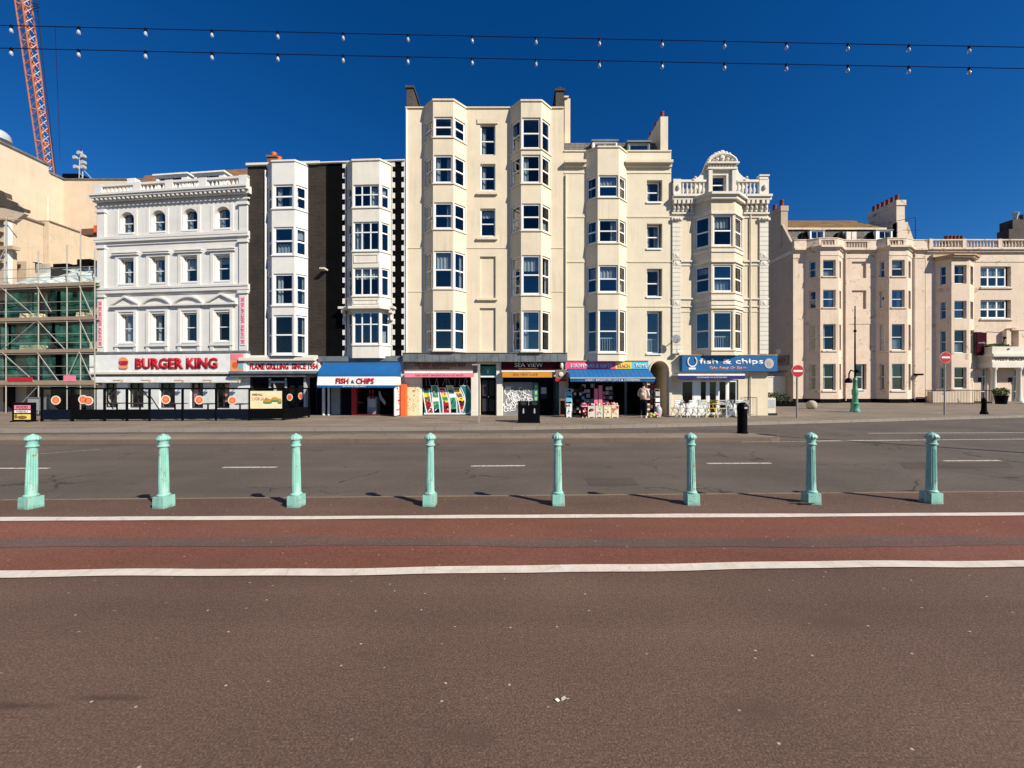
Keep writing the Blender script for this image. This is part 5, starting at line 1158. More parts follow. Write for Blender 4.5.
mb = MB(); mb.box(B.u(262), B.u(270), .3, .7, zt, zt+.28); mb.build('roof_box', 'wht', root)
# ground storey
mb = MB(); mb_z = B.z(326, 361.5)
panel(mb, AX, u0, u1, -.03, gz-.1, [(B.u(306.5), B.u(322), -.03, B.z(315, 374)), (B.u(249), B.u(304), -.03, B.z(280, 377)), (B.u(323), B.u(400), -.03, B.z(360, 380))], th=.3)
mb.build('shop_wall', 'white', root)
mb = MB(); AX.box(mb, u0-.2, B.u(318), B.z(300, 361), B.z(300, 357.8), .003, .42); AX.box(mb, u0-.1, B.u(318), B.z(300, 357.8), B.z(300, 355.5), .003, .2); mb.build('shop_cornice', 'ivory', root)
mb = MB(); AX.box(mb, umid-.3, u1+.05, B.z(360, 361.6), B.z(360, 356.5), .003, .26); mb.build('shop_ledge', 'lead', root)
r = shopsign('shop_sign', 'white burger restaurant side fascia with bold red slogan lettering', 0, 0, AX, B.u(243, .2), B.u(319.5, .2), B.z(282, 371, .2), B.z(282, 361.4, .2), 'wht',
             [('FLAME GRILLING', B.u(249.5, .22), B.u(288.5, .22), B.z(282, 369.6, .22), B.z(282, 363.4, .22), 'red_', .05), ('SINCE 1954', B.u(291.5, .22), B.u(318, .22), B.z(305, 369.4, .22), B.z(305, 363.3, .22), 'red_', .05)], th=.2)
r.location = (B.X0, B.Y0, 0); r.rotation_euler = (0, 0, B.a)
mb = MB(); AX.box(mb, B.u(230, .4), B.u(318, .4), B.z(280, 373.6, .4), B.z(280, 371.2, .4), .05, .5); AX.box(mb, B.u(230, .4), B.u(306, .4), B.z(280, 376.5, .4), B.z(280, 374.0, .4), .05, .4); AX.box(mb, B.u(306, .4), B.u(318, .4), B.z(310, 377, .4), B.z(310, 374.0, .4), .05, .35); mb.build('entrance_canopy', 'lead', r)
r = B.root('entrance_doors', 'dark glazed entrance with black doors right of the burger restaurant seating', 'door')
for c0, c1 in ((286, 294.5), (295, 304)):
    window(r, AX, B.u(c0), B.u(c1), .05, B.z(290, 384), o=-.12, fw=.08, frame='blackpaint', glass='shopglass', name='door', bars=(.35,))
mb = MB(); AX.box(mb, B.u(249), B.u(304), B.z(280, 383.5), B.z(280, 377), -.2, -.1); mb.build('fascia_panel', 'navy', r)
mb = MB(); AX.box(mb, B.u(268), B.u(270), B.z(280, 389), B.z(280, 378), -.1, -.06); AX.box(mb, B.u(268), B.u(285), B.z(280, 383), B.z(280, 381), -.1, -.06); AX.box(mb, B.u(284), B.u(286), B.z(280, 389), B.z(280, 378), -.1, -.06); mb.build('door_surround', 'silver', r)
mb = MB(); AX.box(mb, B.u(305), B.u(307), 0, B.z(306, 377.5), -.02, .12); mb.build('pilaster', 'silver', r)
mb = MB(); AX.box(mb, B.u(307.5), B.u(321.5), 0, B.z(314, 377), -.32, -.28); mb.build('side_gate', 'blackpaint', r); mb = MB(); AX.box(mb, B.u(313.5), B.u(314.3), 0, B.z(314, 377), -.28, -.25); mb.build('gate_edge', 'dgrey', r)
mb = MB(); disc(mb, AX, B.u(289.5, .02), B.z(290, 397.3, .02), .17, .0, .01, 18, .2); disc(mb, AX, B.u(300.5, .02), B.z(300, 396, .02), .15, .0, .01, 18, .2); dd = mb.build('door_sticker', 'offw', r)
mb = MB(); disc(mb, AX, B.u(289.5, .02), B.z(290, 397.3, .02), .12, .006, .005, 18, .14); disc(mb, AX, B.u(300.5, .02), B.z(300, 396, .02), .10, .006, .005, 18, .14); mb.build('sticker_centre', 'orange', dd)

# fish & chips blue awning
r = B.root('awning', 'deep blue fish and chips awning with a broad white lettered band', 'awning'); d0, d1 = .3, 1.25
A0, A1 = B.u(323.5, d0), B.u(401, d0); B0, B1 = B.u(317.6, d1), B.u(396, d1); zt_ = B.z(360, 362.6, d0); zm = B.z(360, 376.6, d1); zl = B.z(360, 385.3, d1); zv = B.z(360, 387.6, d1)
b = MB(); n = 8
for k in range(n):
    t0, t1 = k/n, (k+1)/n; f = lambda t: (A0+(B0-A0)*math.sin(t*math.pi/2), A1+(B1-A1)*math.sin(t*math.pi/2), -(d0+(d1-d0)*math.sin(t*math.pi/2)), zt_+(zm-zt_)*(1-math.cos(t*math.pi/2)) if False else zt_+(zm-zt_)*t)
    p, q = f(t0), f(t1); b.face([(p[0], p[2], p[3]), (p[1], p[2], p[3]), (q[1], q[2], q[3]), (q[0], q[2], q[3])])
    b.face([(p[1], p[2], p[3]), (q[1], q[2], q[3]), (A1, -d0, q[3]), (A1, -d0, p[3])]); b.face([(p[0], p[2], p[3]), (q[0], q[2], q[3]), (A0, -d0, q[3]), (A0, -d0, p[3])])
b.build('canopy', 'blue', r, False)
b = MB(); b.face([(B0, -d1, zm), (B1, -d1, zm), (B1+.0, -d1-.06, zl), (B0, -d1-.06, zl)]); b.face([(B1, -d1, zm), (A1, -d0, zm), (A1, -d0, zl), (B1, -d1-.06, zl)]); b.face([(B0, -d1, zm), (A0, -d0, zm), (A0, -d0, zl), (B0, -d1-.06, zl)])
bd = b.build('band', 'wht', r, False)
b = MB(); n = 34
for k in range(n):
    a, c = B0+(B1-B0)*k/n, B0+(B1-B0)*(k+1)/n; b.face([(a, -d1-.062, zl), (c, -d1-.062, zl), (c, -d1-.062, zv+.03), ((a+c)/2, -d1-.062, zv-.03), (a, -d1-.062, zv+.03)])
va = b.build('valance', 'blue', r, False)
text(bd, 'FISH', AX, B.u(336, d1), B.u(349.5, d1), B.z(343, 384, d1), B.z(343, 378, d1), d1+.05, 'red_', .035, .012, shear=.12); text(bd, '&', AX, B.u(351.5, d1), B.u(355, d1), B.z(350, 383.5, d1), B.z(350, 380, d1), d1+.05, 'dgrey', .01, .012)
text(bd, 'CHIPS', AX, B.u(356.5, d1), B.u(374.5, d1), B.z(360, 384.2, d1), B.z(360, 378, d1), d1+.05, 'red_', .035, .012, shear=.12)
text(va, 'EAT IN OR TAKE AWAY', AX, B.u(343.5, d1), B.u(366.5, d1), B.z(355, 387, d1), B.z(355, 385.8, d1), d1+.064, 'wht', .01, .003)
r = B.root('fish_bar_front', 'shadowed fish bar shopfront with a red pillar and drinks fridge under the deep blue awning', 'shopfront')
b = MB(); a0, a1, zt2 = B.u(323), B.u(400.5), B.z(360, 380); yb = 2.2
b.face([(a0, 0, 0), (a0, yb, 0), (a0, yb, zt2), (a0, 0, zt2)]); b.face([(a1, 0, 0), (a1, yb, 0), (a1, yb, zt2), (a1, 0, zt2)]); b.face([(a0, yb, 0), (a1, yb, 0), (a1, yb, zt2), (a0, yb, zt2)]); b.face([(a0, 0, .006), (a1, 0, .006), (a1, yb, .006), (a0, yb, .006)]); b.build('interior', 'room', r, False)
b = MB(); b.tube(AX.P(B.u(324.3), 0, .05), AX.P(B.u(324.3), zt2, .05), .075, 10); b.tube(AX.P(B.u(329.2), 0, .05), AX.P(B.u(329.2), zt2, .05), .06, 10); b.build('pipe', 'wht', r)
b = MB(); AX.box(b, B.u(330.5), B.u(339.5), 0, zt2, -.12, -.05); b.build('side_panel', 'grey_', r)
b = MB(); AX.box(b, B.u(340), B.u(351.8), 0, zt2, -.16, -.1); dd = b.build('door', 'navy', r); b = MB(); AX.box(b, B.u(340.5), B.u(341), .1, zt2-.1, -.098, -.09); AX.box(b, B.u(343), B.u(350), 1.45, 1.5, -.098, -.09); b.build('door_trim', 'dgrey', dd)
b = MB(); AX.box(b, B.u(352), B.u(357), 0, zt2, -.14, .06); b.build('red_pillar', 'red_', r)
b = MB(); AX.box(b, B.u(366.6), B.u(375.8), .06, B.z(370, 397), -.6, -.1); fr = b.build('drinks_fridge', 'grey_', r); b = MB(); AX.box(b, B.u(367.6), B.u(374.8), .45, B.z(370, 399), -.099, -.092); b.build('fridge_door', 'silver', fr)
b = MB()
for k in range(8): b.mi = k % 2; AX.box(b, B.u(368.4+(k % 4)*1.55), B.u(369.6+(k % 4)*1.55), .9+.3*(k//4), 1.1+.3*(k//4), -.09, -.086)
b.build('fridge_contents', ['red_', 'navy'], fr)
b = MB(); s_ = [(376.5, 391.5), (378, 391), (379.5, 396), (384, 402.5), (383, 405.5), (378.5, 400), (376.8, 395)]
slabpoly(b, AX, [(B.u(x), B.z(x, y)) for x, y in s_], -.3, -.27); b.build('hanging_menu', 'silver', r)
b = MB(); AX.box(b, B.u(357.3), B.u(399.5), .0, .07, -.4, .12); b.build('red_step', 'redgo', r)
sgx = Seg((B.u(394.6, .9), -.9), (B.u(400.8, .1), -.1)); b = MB(); sgx.box(b, 0, sgx.L, .05, B.z(395, 385.5, .9), -.03, .03); mp = b.build('menu_board', 'wht', r)
b = MB(); cs = ['pinkp', 'ltorange', 'ochre', 'red_']
for k in range(10): b.mi = k % 4; sgx.box(b, .1+sgx.L*.5*R.random(), .28+sgx.L*.5*R.random(), .3+k*.16, .4+k*.16, .031, .035)
b.build('menu_pictures', cs, mp)
b = MB(); b.box(B.u(401.3, .3), B.u(406.3, .3), -.42, -.1, 0, B.z(404, 384.2, .3)); o = b.build('orange_column', 'orange', r)
mb = MB(); mb.box(B.u(326)-.15, B.u(326)+.12, -.4, -.02, B.z(326, 271), B.z(326, 269.5)); mb.build('flood_lamp', 'offw', root)

# ---- white stuccoed building over the burger restaurant
K = FK; root = K.root('stucco_building', 'white stuccoed building with pedimented windows above the burger restaurant', 'building')
u0, u1 = K.u(96.8), 0.; zc = K.z(249, 187.4)
wc = [(124.3, 133.6), (155.2, 164.9), (186.7, 196.9), (218.9, 229.6)]
def kz(c, y): return K.z(c, y)
hol = []; win = []
for i, (a, b) in enumerate(wc):
    A, Bq = K.u(a, -.2), K.u(b)
    t1, b1 = K.z(224, 206.4), K.z(224, 228.3); t2, b2 = K.z(224, 254.9), K.z(224, 280.6); t3, b3 = K.z(224, 311.9), K.z(224, 341.2)
    hol += [(A-.03, Bq+.03, b1, t1), (A-.03, Bq+.03, b2, t2), (A-.03, Bq+.03, b3, t3)]; win.append((A-.02, Bq+.02, (b1, t1), (b2, t2), (b3, t3)))
gz = K.z(249, 353.2)
mb = MB(); panel(mb, AX, u0, u1, gz-.1, zc+.05, hol, th=.26)
for (A, Bq, w1, w2, w3) in win: archfill(mb, AX, A-.01, Bq+.01, w1[1]-(Bq-A+.02)/2, w1[1], -.26, .0)
mb.build('wall', 'white', root)
cs = [['low', 'low', 'low'], ['full', 'low', 'both'], ['blind', 'low', None], ['blind', None, None]]
for i, (A, Bq, w1, w2, w3) in enumerate(win):
    for j, w in enumerate((w1, w2, w3)):
        cu = [['left', 'both', 'full'], ['left', 'both', 'both'], ['left', 'blind', None], ['left', 'blind', None]][i][j]
        window(root, AX, A, Bq, w[0]+.02, w[1]-.02, o=-.18, fw=.055, cur=cu, sill=.05)
def seg_arch(mb, cx, w, zb, h, o, th=.07, n=10):
    r_ = (w*w/4+h*h)/(2*h); pr = None; a = math.asin(w/2/r_)
    for k in range(n+1):
        t = -a+2*a*k/n; p = AX.P(cx+r_*math.sin(t), zb+r_*math.cos(t)-(r_-h), o)
        if pr:
            mb.hexa([(pr[0], -th, pr[2]-.09), (p[0], -th, p[2]-.09), (p[0], -.003, p[2]-.09), (pr[0], -.003, pr[2]-.09), (pr[0], -th, pr[2]+.02), (p[0], -th, p[2]+.02), (p[0], -.003, p[2]+.02), (pr[0], -.003, pr[2]+.02)])
        pr = p
for i, (A, Bq, w1, w2, w3) in enumerate(win):
    mb = MB(); ma = MB(); mm_ = MB(); c = (A+Bq)/2-.02
    for e0, e1 in ((A-.28, A-.09), (Bq+.04, Bq+.23)):
        AX.box(ma, e0, e1, w1[0]-.14, w1[1]+.1, .003, .03); AX.box(mm_, e0, e1, w2[0]-.14, w2[1]+.06, .003, .05); AX.box(mb, e0, e1, gz, w3[1]+.12, .003, .07)
    AX.box(ma, A-.34, Bq+.30, w1[0]-.19, w1[0]-.13, .003, .08)
    AX.box(mm_, A-.34, Bq+.30, w2[0]-.22, w2[0]-.13, .003, .10)
    AX.box(mm_, A-.28, Bq+.23, w2[1]+.055, w2[1]+.2, .003, .054); AX.box(mm_, A-.40, Bq+.35, w2[1]+.2, w2[1]+.30, .003, .13); AX.box(mm_, A-.44, Bq+.39, w2[1]+.30, w2[1]+.35, .003, .17)
    ma.build('window_surround', 'white', root); mm_.build('window_surround', 'white', root)
    AX.box(mb, A-.30, Bq+.25, w3[0]-.25, w3[0]-.12, .003, .11)
    zb = w3[1]+.42; AX.box(mb, A-.28, Bq+.23, w3[1]+.12, zb-.03, .003, .05); AX.box(mb, A-.55, Bq+.50, zb-.03, zb+.07, .003, .17)
    pw = Bq-A+1.02
    if i in (0, 3):
        for s in (-1, 1):
            p0 = (c+s*pw/2, zb+.06); p1 = (c, zb+.52); q = [(p0[0], p0[1]), (p1[0], p1[1]), (p1[0], p1[1]+.11), (p0[0], p0[1]+.09)]
            slabpoly(mb, AX, q if s < 0 else q[::-1], .003, .16+.003*s)
        slabpoly(mb, AX, [(c-pw*.43, zb+.07), (c+pw*.43, zb+.07), (c, zb+.50)], .003, .04)
    else:
        seg_arch(mb, c, pw, zb+.08, .44, 0, th=.165)
        slabpoly(mb, AX, [(c-pw*.44, zb+.07)]+[(c+pw*.44*t, zb+.07+.38*(1-t*t)) for t in (-.8, -.5, -.2, .2, .5, .8)]+[(c+pw*.44, zb+.07)], .003, .04)
    mb.build('window_surround', 'white', root)
# cornices, pilasters, dentils
mb = MB()
for y0, y1, o in ((189.5, 187.4, .42), (191.5, 189.5, .36), (194.5, 191.5, .2), (199, 197.6, .08), (234, 231.3, .18), (236.4, 234, .16), (239.5, 236.4, .06), (286.2, 284.2, .18), (289.8, 286.2, .14), (292, 289.8, .05)):
    AX.box(mb, u0-(.0 if o > .1 else .0), u1+(.0 if o < .2 else .10), K.z(249, y0), K.z(249, y1), .003, o)
n = 34
for k in range(n): a = u0+(u1-u0)*(k+.5)/n; AX.box(mb, a-.055, a+.055, K.z(249, 193.8), K.z(249, 191.5), .2, .33)
mb.build('cornice', 'white', root)
for (p0, p1) in ((K.u(98.8), K.u(106.2)), (K.u(240.3), K.u(248.4))):
    mb = MB()
    for ya, yb in ((231, 205), (284, 241), (353, 292)): AX.box(mb, p0, p1, K.z(249, ya), K.z(249, yb), .003, .09)
    for y in (203.5, 241, 292): AX.box(mb, p0-.06, p1+.06, K.z(249, y+1.6), K.z(249, y-1.4), .003, .16)
    pl = mb.build('pilaster', 'white', root)
    zt_, zb_ = K.z(244, 296.5), K.z(244, 345.5); a0, a1 = (p0+p1)/2-.13, (p0+p1)/2+.13
    r = K.root('vertical_sign', 'slim red lettered vertical banner on the %s pilaster of the white building' % ('right' if p0 > -2 else 'left'), 'sign', 'vertical red banners on the white building')
    b = MB(); AX.box(b, a0-.03, a1+.03, zb_, zt_, .093, .12); b.build('board', 'pinksoft', r); text(r, 'BURGER KING', AX, a0+.03, a1-.03, zb_+.38, zt_-.38, .122, 'magenta', .03, .004, vert=True)
    b = MB()
    for z in (zt_-.2, zb_+.2): AX.box(b, a0+.03, a1-.03, z+.05, z+.10, .121, .128); AX.box(b, a0+.03, a1-.03, z-.10, z-.05, .121, .128); AX.box(b, a0+.05, a1-.05, z-.03, z+.03, .121, .128)
    b.build('burger_emblem', 'magenta', r)
L = Seg((u0, 0), (u1, 0)).L
bp0, bp1 = K.z(249, 187.2, .1), K.z(249, 176.0, .1)
balus(root, [(u0+.05, -.1), (u1-.02, -.1)], bp0, bp1, [.3, L*.29, L*.50, L*.715, L-.25], mat='white', sp=.25, r=.075, pedw=.48)
hull(root, u0, u1, zc, 9, 'white', 'lead', zroof=zc-.1)
slabs(root, u0+.3, u1-.3, [K.z(249, y) for y in (200, 243, 298, 350)], zc-.1, z0=K.z(249, 352))
mb = MB(); zr0 = zc-.1; xl = max(K.u(137, -1.9), u0+.9); zr1 = K.z(249, 168.5, -1.9)
mb.hexa([(max(xl-.6, u0+.3), .9, zr0), (u1-.3, .9, zr0), (u1-.3, 7, zr0), (max(xl-.6, u0+.3), 7, zr0), (xl, 1.9, zr1), (u1-.3, 1.9, zr1), (u1-.3, 5.5, zr1), (xl, 5.5, zr1)]); mb.build('tiled_roof', 'redtile', root)
dormer(root, K.u(156, -1.2), K.u(187.5, -1.2), 1.2, 3.2, zc+.2, K.z(180, 175.0, -1.2), K.u(158.5, -1.2), K.u(181.5, -1.2), zc+.25, K.z(180, 176.2, -1.2), 'wht', over=.12)
dormer(root, K.u(194, -1.2), K.u(224, -1.2), 1.2, 3.2, zc+.2, K.z(215, 173.2, -1.2), K.u(196.5, -1.2), K.u(219, -1.2), zc+.25, K.z(215, 174.4, -1.2), 'wht', over=.12)
mb = MB(); mb.box(K.u(127, -.8), K.u(135, -.8), .8, 1.1, zc, K.z(128, 178.4, -.8)); mb.build('roof_box', 'wht', root)
# shopfront
mb = MB(); cols_ = [(K.u(a), K.u(b)) for a, b in ((96.9, 104), (117, 128), (143.5, 159), (175, 190), (203, 214), (229.5, 249.8))]
ops = []
for i in range(len(cols_)-1): ops.append((cols_[i][1], cols_[i+1][0], .35, K.z(170, 383)))
panel(mb, AX, u0, u1, -.03, gz-.1, ops, th=.25)
mb.build('shop_wall', 'wht', root)
for i, (a, b, z0, z1) in enumerate(ops): window(root, AX, a, b, z0, z1, o=-.12, cols=2, bars=(), fw=.06, frame='dgrey', glass='shopglass', name='shop_window')
mb = MB()
for i, (a, b) in enumerate(((K.u(112), K.u(116)), (K.u(137), K.u(142)), (K.u(190), K.u(196)), (K.u(222), K.u(230)))): mb.mi = i % 3; AX.box(mb, a, b, .7, 2.0, -.22, -.2)
mb.build('window_poster', ['ltorange', 'maroon', 'pinkp'], root)
mb = MB(); AX.box(mb, u0-.05, u1, K.z(170, 354), K.z(170, 351.8), .003, .32); AX.box(mb, u0-.05, u1+.0, K.z(170, 376.2), K.z(170, 374.2), .003, .22); mb.build('shop_cornice', 'lead', root)
r = K.root('shop_sign', 'large white burger restaurant sign with a burger emblem and big red letters', 'shop sign')
z0, z1 = K.z(170, 371.8, .3), K.z(170, 354.2, .3); mb = MB(); AX.box(mb, u0-.08, K.u(246, .3), z0, z1, .004, .3); mb.build('board', 'wht', r)
mb = MB(); AX.box(mb, u0-.08, K.u(246, .3), z0-.12, z0-.002, .004, .36); mb.build('trim', 'offw', r)
text(r, 'BURGER KING', AX, K.u(134.8, .35), K.u(217, .35), K.z(175, 368.8, .35), K.z(175, 357.8, .35), .30, 'red_', .035, .05)
cx_, cz_ = K.u(123.8, .32), K.z(124, 363.1, .32); mb = MB(); w = .29
slabpoly(mb, AX, [(cx_-w, cz_+.12)]+[(cx_+w*math.cos(math.pi-math.pi*k/10), cz_+.12+.22*math.sin(math.pi*k/10)) for k in range(1, 10)]+[(cx_+w, cz_+.12)], .302, .36)
slabpoly(mb, AX, [(cx_-w, cz_-.14), (cx_+w, cz_-.14), (cx_+w*.95, cz_-.25), (cx_+w*.75, cz_-.31), (cx_-w*.75, cz_-.31), (cx_-w*.95, cz_-.25)][::-1], .302, .36); em = mb.build('bun_emblem', 'ltorange', r)
text(em, 'BURGER', AX, cx_-w, cx_+w, cz_+.0, cz_+.10, .31, 'red_', .05, .05); text(em, 'KING', AX, cx_-w*.8, cx_+w*.8, cz_-.12, cz_-.02, .31, 'red_', .05, .05)
r = K.root('advert_panel', 'small orange and pink advert panel at the right end of the burger sign', 'advert')
mb = MB(); a0, a1 = K.u(230.5, .31), K.u(243.5, .31); AX.box(mb, a0, a1, z0+.02, z1-.02, .303, .318); bo = mb.build('board', 'ltorange', r)
mb = MB(); mb.mi = 0; AX.box(mb, a0+.02, a1-.1, z1-.35, z1-.05, .319, .324); mb.mi = 1; AX.box(mb, a1-.3, a1-.03, z0+.15, z0+.42, .319, .324); mb.mi = 2; disc(mb, AX, (a0+a1)/2-.1, z0+.35, .18, .328, .008, 14); mb.build('print', ['pinkp', 'cyan', 'orange'], bo)
r = K.root('lit_fascia', 'white lower fascia box with small spotlights below the grey canopy', 'fascia')
mb = MB(); AX.box(mb, u0+.1, K.u(243), K.z(170, 382.5, .3), K.z(170, 376.6, .3), .004, .28); mb.build('board', 'wht', r)
for px in (121, 149, 182, 210, 238):
    mb = MB(); a = K.u(px, .4); mb.tube(AX.P(a, K.z(px, 380.2, .4), .28), AX.P(a, K.z(px, 380.6, .4), .62), .02, 6); AX.box(mb, a-.25, a+.25, K.z(px, 381.2, .4), K.z(px, 379.8, .4), .5, .62); mb.build('spotlight', 'tanp', r)

# ---- black barrier with glass panels round the seating
G0 = G(41.5, 421.6); G1 = G(283.7, 420.4); ang = math.atan2(G1[1]-G0[1], G1[0]-G0[0])
r = empty('seating_barrier', (G0[0], G0[1], 0), ang, 'long black barrier with glass upper panels and orange discs before the burger restaurant', 'barrier')
Lb = math.hypot(G1[0]-G0[0], G1[1]-G0[1]); FBb = Frame(G0[0], G0[1], math.degrees(ang)); bu = lambda px: FBb.u(px)
zr, zp = .0+FBb.z(150, 388.6), FBb.z(150, 409.3)
posts = [bu(p) for p in (42, 72.6, 104.6, 127, 149.5, 182.6, 216, 249.5, 283.3)]
mb = MB(); AX.box(mb, -.05, Lb+.05, zr-.04, zr+.035, -.03, .03); mb.build('top_rail', 'blackpaint', r)
for p in posts: mb = MB(); AX.box(mb, p-.035, p+.035, 0, zr-.04, -.034, .034); mb.build('post', 'blackpaint', r)
for i, (a, b) in enumerate(zip(posts[:-1], posts[1:])):
    mb = MB(); AX.box(mb, a+.035, b-.035, .09, zp, -.02, .02); mb.build('lower_panel', 'navy' if i in (0, 4, 5, 6) else 'blackpaint', r)
    if i < 7: mb = MB(); mb.face([AX.P(a+.035, zp, 0), AX.P(b-.035, zp, 0), AX.P(b-.035, zr-.04, 0), AX.P(a+.035, zr-.04, 0)]); mb.build('glass_panel', 'shopglass', r, False)
for px, py in ((56, 400.2), (83.3, 399.5), (88.8, 400.8), (166, 399.5), (199.5, 400), (232.5, 400.3)):
    mb = MB(); disc(mb, AX, bu(px), FBb.z(px, py), .205, .012, .008, 22); dk = mb.build('disc_sticker', 'offw', r); mb = MB(); disc(mb, AX, bu(px), FBb.z(px, py), .15, .016, .004, 22); mb.build('disc_print', 'orange', dk)
    mb = MB(); AX.box(mb, bu(px)-.08, bu(px)+.08, FBb.z(px, py)-.02, FBb.z(px, py)+.02, .017, .02); AX.box(mb, bu(px)-.07, bu(px)+.07, FBb.z(px, py)+.05, FBb.z(px, py)+.08, .017, .02); AX.box(mb, bu(px)-.07, bu(px)+.07, FBb.z(px, py)-.08, FBb.z(px, py)-.05, .017, .02); mb.build('burger_mark', 'ltorange', dk)
# cross braces
mb = MB()
for (x0, y0, x1, y1) in ((105.5, 397, 112, 389.5), (105.5, 398.5, 112, 409), (141, 389, 149, 400), (150, 397, 158.5, 410)): mb.tube(AX.P(bu(x0), FBb.z(x0, y0), -.05), AX.P(bu(x1), FBb.z(x1, y1), -.05), .022, 5)
mb.build('brace', 'blackpaint', r)
a, b = bu(250.7), bu(282.3); mb = MB(); AX.box(mb, a, b, zp+.02, FBb.z(266, 391), -.01, .035); ad = mb.build('burger_poster', 'bone', r)
mb = MB(); zc_ = (zp+FBb.z(266, 391))/2; w = b-a
mb.mi = 0
for (t, z, r1_, r2_) in ((.55, -.10, .2, .13), (.78, -.02, .17, .12), (.93, -.1, .09, .14)): mb.mi = 0; disc(mb, AX, a+w*t, zc_+z+.04, r1_, .041, .005, 16, r2_); mb.mi = 1; AX.box(mb, a+w*t-r1_, a+w*t+r1_, zc_+z-.02, zc_+z+.03, .042, .046); mb.mi = 2; AX.box(mb, a+w*t-r1_*.9, a+w*t+r1_*.9, zc_+z-.06, zc_+z-.02, .042, .047)
mb.build('burger_print', ['ochre', 'greenp', 'brownp'], ad); text(ad, '2 FOR £6.49', AX, a+.08, a+w*.55, zc_-.02, zc_+.13, .037, 'orange', .02, .004); text(ad, 'MEAL', AX, a+.1, a+w*.4, zc_+.2, zc_+.3, .037, 'brownp', .03, .004)
G2 = G(306.5, 417.0); sgr = Seg((Lb, 0), (FBb.u(306, -1.4)+.0, 1.75)); 
mb = MB(); sgr.box(mb, 0, sgr.L, .08, zp, -.02, .02); sgr.box(mb, 0, sgr.L, zr-.04, zr+.035, -.03, .03); sgr.box(mb, sgr.L-.06, sgr.L, 0, zr, -.03, .03); sgr.box(mb, sgr.L*.45, sgr.L*.45+.05, 0, zr, -.03, .03); mb.build('return_panel', 'blackpaint', r)
# inside the seating: tables and stools seen through the glass
tb = None
for px, lab in ((117, 'dark cafe table behind the glass barrier near its left braced panel'), (140, 'dark cafe table behind the glass barrier in its middle'), (175, 'dark cafe table behind the first glass panel with a single disc'), (208, 'dark cafe table behind the glass barrier left of its last disc'), (240, 'dark cafe table behind the glass barrier next to the burger poster')):
    u_ = K.u(px, 2.4); w_ = K.world(u_, 2.4)
    if tb is None:
        tb = empty('outdoor_table', (w_[0], w_[1], .004), K.a, lab, 'table', 'tables inside the seating barrier'); m = MB(); m.box(-.35, .35, -.35, .35, .70, .74); m.build('table_top', 'dgrey', tb)
        m = MB(); m.tube((0, 0, .03), (0, 0, .7), .035, 8); m.box(-.25, .25, -.03, .03, 0, .04); m.box(-.03, .03, -.25, .25, 0, .035); m.build('pedestal', 'blackpaint', tb)
    else: dup(tb, (w_[0], w_[1], .004), K.a, lab)

# ---- advertising board and cabinet at far left
x, y, _ = G(20, 422); r = empty('pavement_sign', (x, y+.15, 0), 0, 'dark pavement board with red, white and yellow panels at the left edge', 'sign board')
m = MB(); m.box(-.47, .47, -.06, .06, .03, .86); m.box(-.40, -.3, -.2, .2, 0, .05); m.box(.3, .4, -.2, .2, 0, .05); m.build('frame', 'blackpaint', r)
for (z0, z1, mt) in ((.10, .34, 'yellow'), (.40, .52, 'wht'), (.56, .74, 'pinkp')): m = MB(); m.box(-.36, .36, -.072, -.062, z0, z1); m.build('panel', mt, r)
m = MB(); m.ball((.0, -.075, .2), .22, .01, .08, 12, 6); m.ball((-.28, -.075, .24), .07, .01, .1, 8, 6); m.build('food_picture', 'brownp', r); text(r, 'FOOD', AX, -.25, .25, .59, .71, .074, 'darkred', .02, .004); text(r, 'MENU', AX, -.25, .25, .42, .50, .074, 'darkred', .0, .004)
x, y, _ = G(33.5, 416); r = empty('service_cabinet', (x, y, 0), 0, 'grey metal service cabinet on legs left of the black barrier', 'cabinet'); m = MB(); m.box(-.32, .32, 0, .3, .25, .95); m.box(-.34, .34, -.02, .32, .95, .99); m.build('body', 'lead', r); m = MB(); m.box(-.28, -.22, .05, .25, 0, .25); m.box(.22, .28, .05, .25, 0, .25); m.build('leg', 'dgrey', r); m = MB(); m.box(-.28, .28, -.008, -.001, .3, .9); m.build('door', 'grey_', r)

# ---- building behind the scaffold
Kd = -1.0
root = K.root('shrouded_building', 'cream fronted building under repair behind green netted scaffolding', 'building'); v0, v1 = K.u(-60, -1.6), K.u(96.3, 0)-.05; ztb = K.z(50, 272, -1.6)
sgS = Seg((v0, 1.6), (v1, 1.6)); LS = sgS.L; hol = []
wp = [(20, 34), (47, 60), (72, 86), (-6, 8), (-34, -20)]
lev = [(292, 314), (326, 345), (358, 376), (394, 416)]
for (a, b) in wp:
    for (y0, y1) in lev: hol.append((K.u(a, -1.6)-v0, K.u(b, -1.6)-v0, K.z(50, y1, -1.6), K.z(50, y0, -1.6)))
mb = MB(); panel(mb, sgS, 0, LS, -.03, ztb, hol, th=.2); mb.build('wall', 'cream2', root)
for h in hol: window(root, sgS, h[0], h[1], h[2], h[3], o=-.12, fw=.06, cols=1, frame='upvc')
mb = MB(); mb.box(v0, v1, 1.59, 9, ztb, ztb+.15); mb.build('roof', 'sheeting', root)
slabs(root, v0+.3, v1-.2, [K.z(50, y, -1.6) for y in (318, 350, 384)], ztb-.1, depth=4.2)
mb = MB()
for (a, b, y0, y1) in ((17, 24, 268.5, 262), (23, 36, 270, 261.5), (53, 68, 270, 264), (77, 90, 268, 260.5), (68, 78, 270, 265.5)): mb.box(K.u(a, -2.6), K.u(b, -2.6), 2.6, 3.1, ztb, K.z(50, y1, -2.6))
mb.box(v0, v1, 2.7, 3.0, ztb+.1, K.z(50, 267.5, -2.7)); mb.build('roof_timbers', 'blackpaint', root)
mb = MB()
